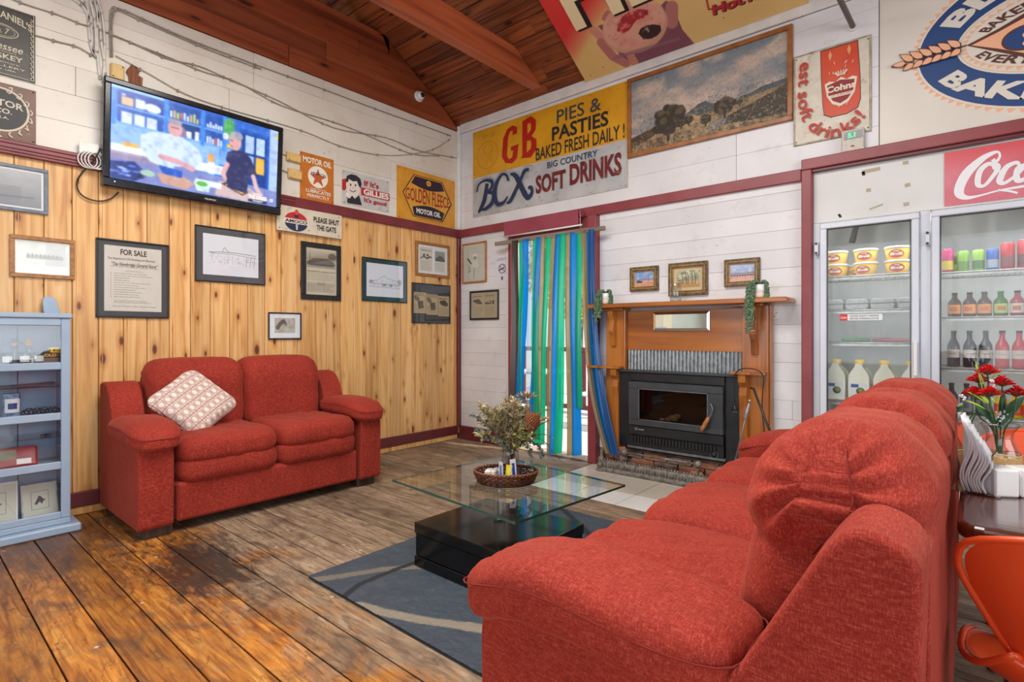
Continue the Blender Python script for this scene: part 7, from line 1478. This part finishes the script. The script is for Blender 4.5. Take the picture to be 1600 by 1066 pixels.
for z in dz[:-1] + [Z1 - .075]: fr.cbox(CX1 - .022, CX1, -CWd + .045, CWd - .045, z, z + (.045 if z > .09 else .04), .004)
fr.build('front_frame', m_cb, cb)
for a, b in zip(dz, dz[1:]): MB().box(CX1 - .014, CX1 - .010, -CWd + .045, CWd - .045, a + .045, b - .002).build('glass_pane', m_cg, cb)
for z in dz[1:-1]: MB().cbox(CX0 + .014, CX1 - .024, -CWd + .018, CWd - .018, z + .008, z + .030, .002).build('shelf', m_cbi, cb)
for z in (.88, .575): MB().box(CX0 + .014, CX1 - .03, -CWd + .018, CWd - .018, z, z + .005).build('glass_shelf', m_cg, cb)
MB().prism(rounded([(.57, Z1 + .001), (.655, Z1 + .001), (.625, Z1 + .105), (.585, Z1 + .115), (.565, Z1 + .10)], .02), CX0, CX0 + .03, 'x').build('back_scroll', m_cb, cb, .003, 1)
mb = MB()
for z in (.62, .56, .50, .27, .22): mb.cyl((-.02, CWd - .018, z), (-.02, CWd - .035, z), .004, n=6)
mb.build('shelf_pins', m_iron, cb)
def W3(y, z, x=-4.33): return (x, y, z)
s4, s3, s2, s1 = dz[3] + .031, dz[2] + .031, dz[1] + .031, .086
# bottle-shaped figurines, boxes
for i, (y, hd) in enumerate(((.47, '#d8b23a'), (.545, '#7a8a9a'), (.61, '#d8a83a'))):
    t_ = thing('figurine', ['leftmost small', 'middle hatted', 'right small', 'hidden left'][i] + ' figurine with a clear body and painted head on the top cabinet shelf', 'figurine', W3(y - .03, s4)); MB().lathe([(.020, 0), (.022, .004), (.014, .03), (.022, .07), (.012, .10), (0, .105)], n=14).build('body', m_jar, t_); MB().sph((0, 0, .125), .017, 12, 8).build('head', col('#c9a07a', .6), t_); MB().lathe([(.027, .132), (.026, .137), (.014, .138), (.012, .155), (0, .158)], n=14).build('hat', col(hd, .6), t_)
    t_ = thing('glass_tumbler', ['leftmost', 'second', 'third', 'hidden left'][i] + ' dark green and white patterned tumbler on the top cabinet shelf', 'glass', W3(y + .005, s4, -4.26)); MB().lathe([(.024, 0), (.027, .003), (.029, .075), (.027, .075), (.025, .01), (0, .008)], n=16).build('glass', col('#2d4a46', .3), t_); lab(.0295, .02, .055, col('#c9d0cc', .5), ang=.8, parent=t_); t_.rotation_euler = (0, 0, PI / 2)
for lb_, y, z, h_, c1, w_, tx in (('black box marked GOLD lying on another box in the cabinet', .665, s4 + .041, .028, '#2a2522', .075, 'GOLD'), ('small brown patterned box under the black box in the cabinet', .655, s4, .040, '#6a5a48', .085, None), ('yellow box on top of the black box in the cabinet', .70, s4 + .070, .030, '#e0b81e', .032, 'KG')):
    t_ = thing('small_box', lb_, 'box', W3(y, z + .0005, -4.29)); MB().cbox(-.045, .045, -w_, w_ * .6, 0, h_, .002).build('carton', col(c1, .5), t_)
    if tx: q = lettering(tx, -w_ * .6, -.0, w_ * .4, h_ * .62, 0, col('#d8a82a', .5) if tx == 'GOLD' else ink, t_, .03); q.matrix_local = Matrix(((0, 0, 1, .0456), (1, 0, 0, 0), (0, 1, 0, h_ * .2), (0, 0, 0, 1)))
t_ = thing('dark_tray', 'flat black tray on the glass shelf of the cabinet', 'tray', W3(.56, .8855, -4.31)); MB().prism([(-.15, .0), (.13, .006), (.135, .018), (-.15, .006)], -.06, .06, 'x').build('tray', m_st, t_)
t_ = thing('tin_can', 'blue and white tin can on the second cabinet shelf', 'tin', W3(.50, s3, -4.30)); MB().lathe([(.040, 0), (.041, .003), (.040, .135), (.041, .138), (.038, .139), (0, .137)], n=22).build('can', vary('blue_tin', '#3a5a8a', '#9ab0c4', .35, 30), t_); lab(.0415, .03, .11, col('#d8dade', .5), ang=.9, parent=t_); lab(.042, .05, .085, col('#24407a', .5), ang=.5, parent=t_, name='label_motif'); t_.rotation_euler = (0, 0, PI / 2)
for i in range(9):
    y = .555 + .018 * i; t_ = thing('bracelet', 'dark beaded bracelet, number %s from the left in the row on the second cabinet shelf' % ['one', 'two', 'three', 'four', 'five', 'six', 'seven', 'eight', 'nine'][i], 'bracelet', W3(y, s3 + .0065, -4.26 - .012 * (i % 3)), 0, 'bracelets'); R_ = .016 + .004 * (i % 2); mb = MB()
    for k in range(12): a = 2 * PI * k / 12; mb.sph((.3 * R_ * math.cos(a), R_ * math.cos(a), R_ + R_ * math.sin(a) * .98), .0048, 6, 4)
    mb.build('beads', col('#26242a', .3), t_)
t_ = thing('red_tin', 'dark red and green picture tin with a price tag leaning in the cabinet', 'tin', mat4=Matrix.Translation(W3(.50, s2 + .055, -4.29)) @ Matrix.Rotation(-.1, 4, 'Z') @ Matrix.Rotation(.9, 4, 'Y')); MB().cbox(-.07, .07, -.15, .115, -.02, .02, .012).build('tin', vary('red_tin_paint', '#7a1c2c', '#9c2a3c', .3, 12), t_); MB().box(-.045, .02, -.10, .02, .0202, .0206).build('picture', vary('tin_picture', '#4f6a50', '#8a6a5a', .5, 30), t_); MB().box(.02, .055, .02, .085, .0207, .0212).build('price_tag', col('#e3e0dc', .6), t_)
t_ = thing('small_brooch', 'little black brooch on the lower glass shelf of the cabinet', 'brooch', W3(.655, .5805, -4.30)); MB().sph((0, 0, .006), .010, 8, 5, (1, 1.5, .6)).sph((0, .018, .006), .007, 8, 5, (1, 1.5, .6)).sph((0, -.018, .006), .006, 8, 5, (1, 1.8, .6)).build('brooch', m_st, t_)
def fpic(lb_, y, tilt, w_, h_, fm, yaw=0):
    M_ = Matrix.Translation((-4.315, y, s1 + .001)) @ Matrix.Rotation(yaw, 4, 'Z') @ Matrix.Rotation(-tilt, 4, 'Y') @ Matrix(((0, 0, 1, 0), (1, 0, 0, 0), (0, 1, 0, 0), (0, 0, 0, 1)))
    t_ = thing('framed_picture', lb_, 'picture', mat4=M_); MB().cbox(-w_ / 2, w_ / 2, 0, h_, -.012, 0, .002).build('frame', fm, t_); MB().box(-w_ / 2 + .008, w_ / 2 - .008, .008, h_ - .008, 0, .0008).build('mount', col('#cfcbb8', .6), t_); mb = MB()
    a, b = w_ * .24, h_ * .26; cz = h_ / 2
    for q in ((-a, a, cz - b, cz - b + .002), (-a, a, cz + b - .002, cz + b), (-a, -a + .002, cz - b, cz + b), (a - .002, a, cz - b, cz + b)): mb.box(q[0], q[1], q[2], q[3], .0008, .0013)
    mb.build('border_line', col('#4a5a72', .6), t_); MB().add([(x_ * w_ * .16, cz + z_ * h_ * .14, .0012) for x_, z_ in ((-1, -.7), (-.5, .2), (-.2, .9), (.2, .7), (.6, .1), (1, 0), (.5, -.4), (.3, -.9), (-.1, -.3), (-.6, -.9))], [tuple(range(10))]).build('motif', col('#4a4446', .7), t_)
fpic('small framed picture with a dark insect motif leaning at the bottom of the cabinet', .635, .22, .175, .205, m_iron, .1); fpic('white framed picture half cut off by the left edge at the bottom of the cabinet', .43, .15, .20, .24, col('#dfe2e6', .4), -.1)

# ================================================================ on the coffee table
m_wk = wood('brown_wicker', '#84492b', '#64351c', '#3a1c0e', 'x', .55, across=40, knots=False, usepos=False); m_wk2 = vary('brown_wicker_dark', '#4c2512', '#8d4f2c', .55, 140, obj=True)
bk_ = thing('wicker_basket', 'oval brown wicker basket on the glass coffee table', 'basket', (-1.895, 2.16, GZ - .010)); bk_.rotation_euler = (0, 0, .65); BA, BB = .165, .125
mb = MB(); nst = 26
for lv in range(6):
    s_ = .86 + .14 * (lv / 5) ** .8; z = .006 + lv * .0095; pts = []
    for k in range(nst * 2): a = 2 * PI * k / (nst * 2); w__ = .0045 * (1 if (k // 1 + lv) % 2 else -1); pts.append(((BA * s_ + w__) * math.cos(a), (BB * s_ + w__) * math.sin(a), z))
    mb.tube(pts, .0042, 6, True)
mb.build('woven_wall', m_wk, bk_); mb = MB()
for k in range(26): a = 2 * PI * (k + .5) / 26; mb.tube([(BA * .88 * math.cos(a), BB * .88 * math.sin(a), .004), (BA * .96 * math.cos(a), BB * .96 * math.sin(a), .03), (BA * math.cos(a), BB * math.sin(a), .062)], .003, 5)
mb.build('stakes', m_wk2, bk_); mb = MB()
for lay in range(2):
    pts = []
    for k in range(120): a = 2 * PI * k / 120; q = .004 * math.cos(a * 24 + lay * PI); pts.append(((BA + q) * math.cos(a), (BB + q) * math.sin(a), .062 + .004 * math.sin(a * 24 + lay * PI)))
    mb.tube(pts, .0048, 6, True)
mb.build('braided_rim', m_wk2, bk_); MB().lathe([(0, .0), (.142, .0), (.144, .004), (0, .005)], n=36, sy=BB / BA).build('base', m_wk2, bk_)
BZ = GZ - .010 + .0055
def white_pot(lb_, loc, rz, s_, h_):
    t_ = thing('white_container', lb_, 'container', loc, rz); o_ = MB().cbox(-s_, s_, -s_, s_, 0, h_, .004).build('body', m_pot, t_, .007, 3); MB().cbox(-s_ * .6, s_ * .6, -s_ * .6, s_ * .6, h_, h_ + .002, .001).build('top', col('#d8d8d8', .3), t_)
white_pot('white cube container in the wicker basket, left of the flower jar', (-1.955, 2.11, BZ), .5, .030, .062); white_pot('second white cube container behind the first one in the basket', (-1.965, 2.172, BZ), .3, .026, .055)
fj = glass_jar('flower_jar', 'tall clear glass jar holding dried flowers in the wicker basket', (-1.875, 2.175, BZ), .046, .165, None, .93)
def sachet(lb_, a, c1, c2, lean, dx, h_=.105):
    dirn = Vector((math.cos(a), math.sin(a), 0)); M_ = Matrix.Translation((-1.875 + dirn.x * .056 + dx[0], 2.175 + dirn.y * .056 + dx[1], BZ + .001)) @ Matrix.Rotation(a + PI / 2, 4, 'Z') @ Matrix.Rotation(lean, 4, 'Y') ; t_ = thing('sachet', lb_, 'sachet', mat4=M_)
    MB().prism([(-.016, 0), (.016, 0), (.016, h_), (-.016, h_)], -.006, -.003, 'y').build('packet', col(c1, .35), t_); MB().prism([(-.008, .02), (.008, .02), (.008, h_ * .85), (-.008, h_ * .85)], -.0065, -.0061, 'y').build('print', col(c2, .4), t_)
va = math.atan2(-2.175, 1.875)
sachet('white sachet with blue print standing against the flower jar', va + .35 + PI * 0, '#e6e8f0', '#2a4ab0', -.08, (0, 0), .13); sachet('yellow sachet beside the white and blue one at the flower jar', va - .25, '#ecd818', '#f2e860', .10, (0, 0), .10); sachet('second white sachet half hidden at the left of the flower jar', va - .9, '#dfe3ea', '#5a78c0', -.05, (.0, 0), .11)
t_ = thing('wooden_stirrer', 'pale wooden stirrers lying across the basket rim', 'stirrer', (-1.93, 2.085, BZ + .055)); 
for k in range(2): MB().cbox(-.07, .07, -.004, .004, .004 * k, .004 * k + .002, .0005, Matrix.Rotation(.1 * k - .75, 4, 'Z')).build('stick', m_foot if 0 else col('#cbb48c', .6), t_)
# dried flowers
m_dl = vary('dried_leaf_olive', '#8a8258', '#aba27a', .8, 30); m_dl2 = vary('dried_leaf_tan', '#a08e6a', '#c2b290', .8, 30); m_eu = vary('eucalyptus_leaf', '#6f7c74', '#8d9a90', .75, 30); m_bk = vary('banksia_cone', '#6e3e24', '#9c6238', .85, 120); m_stk = col('#5d4c34', .8)
bq = thing('dried_flowers', 'bunch of dried banksia, gum leaves and eucalyptus in the glass jar', 'flowers', (-1.875, 2.175, BZ)); r = random.Random(17)
CR = Vector((RT[0], RT[1], 0)); CF = Vector((FW[0], FW[1], 0))
def Q(s_, u, d=0): return CR * s_ + CF * d + Vector((0, 0, u))
sm = MB(); L1, L2, L3 = MB(), MB(), MB()
def leaf(mb, p, d_, l, w_, curl=.15):
    d_ = d_.normalized(); sd = d_.cross(Vector((r.uniform(-1, 1), r.uniform(-1, 1), r.uniform(-1, 1)))).normalized(); nn = d_.cross(sd)
    mb.add([p, p + d_ * l * .3 + sd * w_ * .8 + nn * l * curl * .5, p + d_ * l * .65 + sd * w_ * .7 + nn * l * curl, p + d_ * l, p + d_ * l * .65 - sd * w_ * .7 + nn * l * curl, p + d_ * l * .3 - sd * w_ * .8 + nn * l * curl * .5, p + d_ * l * .5 + nn * l * curl * .6], [(0, 1, 6), (1, 2, 6), (2, 3, 6), (3, 4, 6), (4, 5, 6), (5, 0, 6)])
for k in range(38):
    th_ = r.uniform(-1.15, 1.1); L_ = r.uniform(.20, .40); dd = r.uniform(-.09, .09); tip = Q(math.sin(th_) * L_ * .58, .15 + math.cos(th_) * L_ * .72, dd); p = spline([Vector((0, 0, .02)), Vector((r.uniform(-.02, .02), r.uniform(-.02, .02), .15)), (Vector((0, 0, .15)) + tip) * .5 + Vector((0, 0, .03)), tip], 6); sm.tube(p, .0016, 4)
    mb = [L1, L2, L1, L3][k % 4]
    for q in p[7:]:
        for j in range(5):
            d_ = (tip - Vector((0, 0, .16))).normalized() + Vector((r.gauss(0, .8), r.gauss(0, .8), r.gauss(0, .6))); big_ = mb is not L3; leaf(mb, Vector(q), d_, r.uniform(.028, .05) if big_ else r.uniform(.014, .022), r.uniform(.006, .010) if big_ else r.uniform(.007, .011))
def spray(pts, mb, l, w_, n_=3, rr=.0014):
    p = spline(pts, 6); sm.tube(p, rr, 4)
    for q in p[3:]:
        for j in range(n_): leaf(mb, Vector(q), Vector((r.gauss(0, 1), r.gauss(0, 1), r.gauss(0, .8))), l * r.uniform(.7, 1.2), w_ * r.uniform(.7, 1.2))
spray([Q(0, .16), Q(-.09, .26), Q(-.16, .33), Q(-.205, .352)], L3, .016, .008, 4); spray([Q(0, .16), Q(-.10, .23), Q(-.165, .27), Q(-.18, .27)], L3, .02, .010, 4); spray([Q(0, .15), Q(.09, .22), Q(.15, .18), Q(.17, .13)], L3, .022, .011, 4); spray([Q(0, .15), Q(.07, .20), Q(.11, .15), Q(.105, .07)], L3, .024, .012, 3)
spray([Q(.02, .2), Q(-.08, .33), Q(-.13, .385), Q(-.15, .40)], L2, .035, .008, 5)
for a, b, c_ in (((.08, .28), (.16, .36), (.205, .385)), ((.08, .24), (.16, .30), (.22, .33)), ((.08, .22), (.17, .25), (.23, .22)), ((.09, .24), (.18, .21), (.275, .10)), ((.08, .20), (.15, .20), (.22, .195))): spray([Q(*a), Q(*b), Q(*c_)], L2, .009, .003, 1, .0018)
sm.build('stems', m_stk, bq); L1.build('olive_leaves', m_dl, bq, fixn=False)['kind'] = 'stuff'; L2.build('tan_leaves', m_dl2, bq, fixn=False)['kind'] = 'stuff'; L3.build('eucalyptus_leaves', m_eu, bq, fixn=False)['kind'] = 'stuff'
def banksia(c_, R_, H_, tilt, m, lab_=None):
    o_ = link('banksia_head', None, bq)
    mb = MB(); n_ = 15
    for i in range(10):
        z = i / 9; rr = R_ * (.55 + .5 * math.sin(PI * (.15 + .62 * z)))
        for k in range(n_): a = 2 * PI * (k + .5 * (i % 2)) / n_; mb.sph((rr * math.cos(a), rr * math.sin(a), H_ * z), .0052, 5, 4, (1, 1, 1.5))
    mb.lathe([(R_ * .5, 0), (R_ * .95, H_ * .4), (R_ * .9, H_ * .8), (R_ * .5, H_), (0, H_ * 1.02)], n=14)
    bpy.data.objects.remove(o_); o_ = mb.build('banksia_head', m, bq); o_.matrix_local = Matrix.Translation(c_) @ Matrix.Rotation(tilt, 4, CF); 
    if lab_: o_['label'] = lab_
banksia(Q(.105, .285, -.05), .034, .082, .18, m_bk, 'brown ridged banksia cone'); 
# open protea-like head at the top: overlapping scales
mb = MB()
for ringn, (rr, ll, nn_) in enumerate(((.014, .045, 9), (.026, .054, 12), (.036, .050, 14))):
    for k in range(nn_):
        a = 2 * PI * k / nn_ + ringn * .3; d_ = Vector((math.cos(a) * (.5 + .4 * ringn), math.sin(a) * (.5 + .4 * ringn), 1 - .2 * ringn)).normalized(); p = Vector((math.cos(a) * rr * .6, math.sin(a) * rr * .6, 0)); sd = Vector((-math.sin(a), math.cos(a), 0)) * .0075; mb.add([p, p + d_ * ll * .6 + sd, p + d_ * ll, p + d_ * ll * .6 - sd], [(0, 1, 2, 3)])
o_ = mb.build('protea_head', vary('dried_protea', '#75604a', '#b3a084', .8, 60), bq, fixn=False); o_.matrix_local = Matrix.Translation(Q(.085, .440, -.02))
for k in range(14): leaf(L1, Q(.08, .40), Vector((r.gauss(0, 1), r.gauss(0, 1), -.2)), .03, .012)
mb = MB()
for k in range(26): leaf(mb, Q(.06 + r.uniform(-.03, .04), .2 + r.uniform(-.02, .1), -.05), Vector((r.gauss(0, 1), r.gauss(0, 1), .5)), .05, .014, .3)
mb.build('broad_leaves', vary('dried_green_leaf', '#8c8a4a', '#a8a264', .7, 30), bq, fixn=False)['kind'] = 'stuff'

# ================================================================ on the dining table
TZ = .7505
nh = thing('napkin_holder', 'clear acrylic holder with white paper napkins at the near end of the dining table', 'napkin holder', (.002, 2.035, TZ)); nh.rotation_euler = (0, 0, PI / 2 - .12)
m_ac = glassy('clear_acrylic', (.95, .96, .97, 1), 2.0)
MB().box(-.045, .045, -.055, .055, 0, .004).build('base', m_ac, nh)
for y, h_ in ((-.038, .115), (.038, .245)): MB().box(-.045, .045, y - .002, y + .002, .004, h_).build('acrylic_wall', m_ac, nh)
MB().box(-.046, -.043, -.042, .042, .004, .20).build('acrylic_side', m_ac, nh)
m_np = vary('paper_napkin', '#e9e9ea', '#f4f4f4', .8, 20)
for k in range(9):
    y0 = -.026 + .0058 * k; vs = []; fs = []; hh = .125 + .011 * k; ph = r.uniform(-.3, .3)
    for i in range(13):
        z = .006 + hh * i / 12
        for j in range(7): x = -.038 + .076 * j / 6; vs.append((x, y0 + .010 * math.sin(i * .62 + ph) + .002 * math.sin(j * .8 + i * .3), z))
    for i in range(12):
        for j in range(6): a = i * 7 + j; fs.append((a, a + 1, a + 8, a + 7))
    o_ = MB().add(vs, fs, True).build('napkin', m_np, nh, fixn=False); sd = o_.modifiers.new('thick', 'SOLIDIFY'); sd.thickness = .0048; sd.offset = 0
fv = thing('glass_vase', 'clear glass vase with burlap wrap holding red flowers on the dining table', 'vase', (.056, 2.226, TZ)); VH = .176
MB().lathe([(.044, .002), (.049, .006), (.049, .078), (.043, .100), (.031, .128), (.033, .150), (.047, .172), (.049, VH)], n=28).build('glass', m_jar, fv); MB().tube([(.048 * math.cos(a), .048 * math.sin(a), VH) for a in [2 * PI * i / 28 for i in range(28)]], .0022, 6, True).build('rim', m_jar, fv)
MB().lathe([(.0503, .004), (.0515, .008), (.0515, .076), (.0503, .080)], n=28).build('burlap_wrap', vary('burlap', '#b9925e', '#d3ad78', .95, 240, bump=.5, bscale=400), fv); MB().tube([(.0495 * math.cos(a), .0495 * math.sin(a), .086 + .003 * math.sin(3 * a)) for a in [2 * PI * i / 24 for i in range(24)]], .0018, 5, True).build('twine', col('#cdb084', .8), fv)
fl = thing('red_flowers', 'bunch of red artificial carnations with dark green leaves in the burlap-wrapped vase', 'flowers', (.056, 2.226, TZ)); m_rf = vary('red_petal', '#c4101c', '#e0202a', .6, 60); m_gs = col('#2e5a30', .6); m_gl = vary('dark_green_leaf', '#23442a', '#356040', .5, 20, obj=True); m_yg = col('#a8c43a', .5); m_wf = col('#e6e6ea', .6)
def bp(px, py, d=0.0): # real position near the vase from its place in the photo
    p = ray(px, py, 1, 2.226); k_ = (p - Vector((0, 0, EYE))).normalized(); p = p + k_ * d; return p - Vector((.056, 2.226, TZ))
heads = [((1543, 579), .0), ((1529, 592), .03), ((1566, 597), -.01), ((1522, 613), .02), ((1546, 613), -.05), ((1588, 613), .0)]
for i, ((px, py), d) in enumerate(heads):
    c_ = bp(px, py, d); mb = MB(); rr = random.Random(i)
    for ring_ in range(5):
        nn_ = 9 + ring_ * 3; R_ = .006 + ring_ * .0056
        for k in range(nn_):
            a = 2 * PI * k / nn_ + ring_; z0 = .018 - ring_ * .0050; p0 = Vector((R_ * .3 * math.cos(a), R_ * .3 * math.sin(a), z0 - .008)); tp_ = Vector((R_ * 1.05 * math.cos(a), R_ * 1.05 * math.sin(a), z0 + rr.uniform(-.003, .004))); sd = Vector((-math.sin(a), math.cos(a), 0)) * .0048; mb.add([p0, tp_ - sd, tp_ + Vector((math.cos(a) * .003, math.sin(a) * .003, -.002)), tp_ + sd], [(0, 1, 2, 3)])
    o_ = mb.build('flower_head', m_rf, fl, fixn=False); o_.location = c_; MB().lathe([(0, -.014), (.008, -.012), (.013, -.004), (.018, -.002)], c_, 10).build('calyx', m_gs, fl)
    MB().tube(spline([Vector((0, 0, .02)), Vector((c_.x * .25, c_.y * .25, .15)), Vector((c_.x * .8, c_.y * .8, c_.z * .72)), c_ - Vector((0, 0, .012))], 5), .0022, 6).build('stem', m_gs, fl)
def bleaf(a, b, w_, m, name='leaf'):
    a, b = Vector(a), Vector(b); d_ = b - a; sd = CR * 1.0 - d_ * (CR.dot(d_) / d_.length_squared); sd.normalize(); vs = []; n_ = 8
    for i in range(n_ + 1):
        t_ = i / n_; ww = w_ * math.sin(PI * (t_ * .94 + .03)) ** .8; c_ = a + d_ * t_ + Vector((0, 0, .15 * d_.length * math.sin(PI * t_) * .5)); vs += [c_ - sd * ww, c_ - CF * .003, c_ + sd * ww]
    MB().add(vs, [(3 * i + j, 3 * i + j + 1, 3 * i + j + 4, 3 * i + j + 3) for i in range(n_) for j in range(2)], True).build(name, m, fl, fixn=False)
bleaf(bp(1556, 665), bp(1522, 630), .013, m_gl); bleaf(bp(1560, 668), bp(1600, 620, .02), .020, m_gl); bleaf(bp(1562, 660), bp(1586, 630, -.03), .012, m_gl); bleaf(bp(1565, 665), bp(1568, 612, .04), .012, m_gl); bleaf(bp(1553, 665), bp(1585, 640, -.04), .010, m_gl)
for a, b in (((1535, 610), (1524, 565)), ((1545, 620), (1523, 570)), ((1555, 620), (1560, 583)), ((1545, 600), (1562, 576))): bleaf(bp(*a), bp(*b), .0022, m_yg, 'grass_blade')
for a, b in (((1540, 630), (1511, 612)), ((1538, 622), (1516, 618)), ((1540, 640), (1508, 626)), ((1545, 632), (1531, 618)), ((1550, 636), (1536, 619)), ((1556, 630), (1549, 622))): bleaf(bp(*a), bp(*b), .0042, m_yg, 'bud_leaf')
for a, b in (((1536, 645), (1512, 650)), ((1530, 640), (1509, 662)), ((1528, 642), (1515, 668))): bleaf(bp(*a), bp(*b), .0030, m_gs, 'fine_leaf')
mb = MB(); r = random.Random(6)
for (px, py) in ((1502, 619), (1506, 623), (1553, 603), (1551, 597), (1560, 646), (1566, 650), (1570, 644), (1563, 655)):
    c_ = bp(px, py, -.02); 
    for k in range(6): mb.sph(tuple(c_ + Vector((r.uniform(-.006, .006), r.uniform(-.006, .006), r.uniform(-.006, .006)))), .003, 6, 4)
mb.build('white_filler_blossom', m_wf, fl)['kind'] = 'stuff'
white_pot('white square shaker on the dining table, left of the pair', (.050, 2.036, TZ), .55, .031, .078); white_pot('white square shaker on the dining table, right of the pair at the photo edge', (.103, 2.075, TZ), .60, .031, .078)
white_pot('white square shaker hidden beyond the right edge of the photo', (.165, 1.98, TZ), .1, .021, .062) if False else None
bpy.context.view_layer.update()
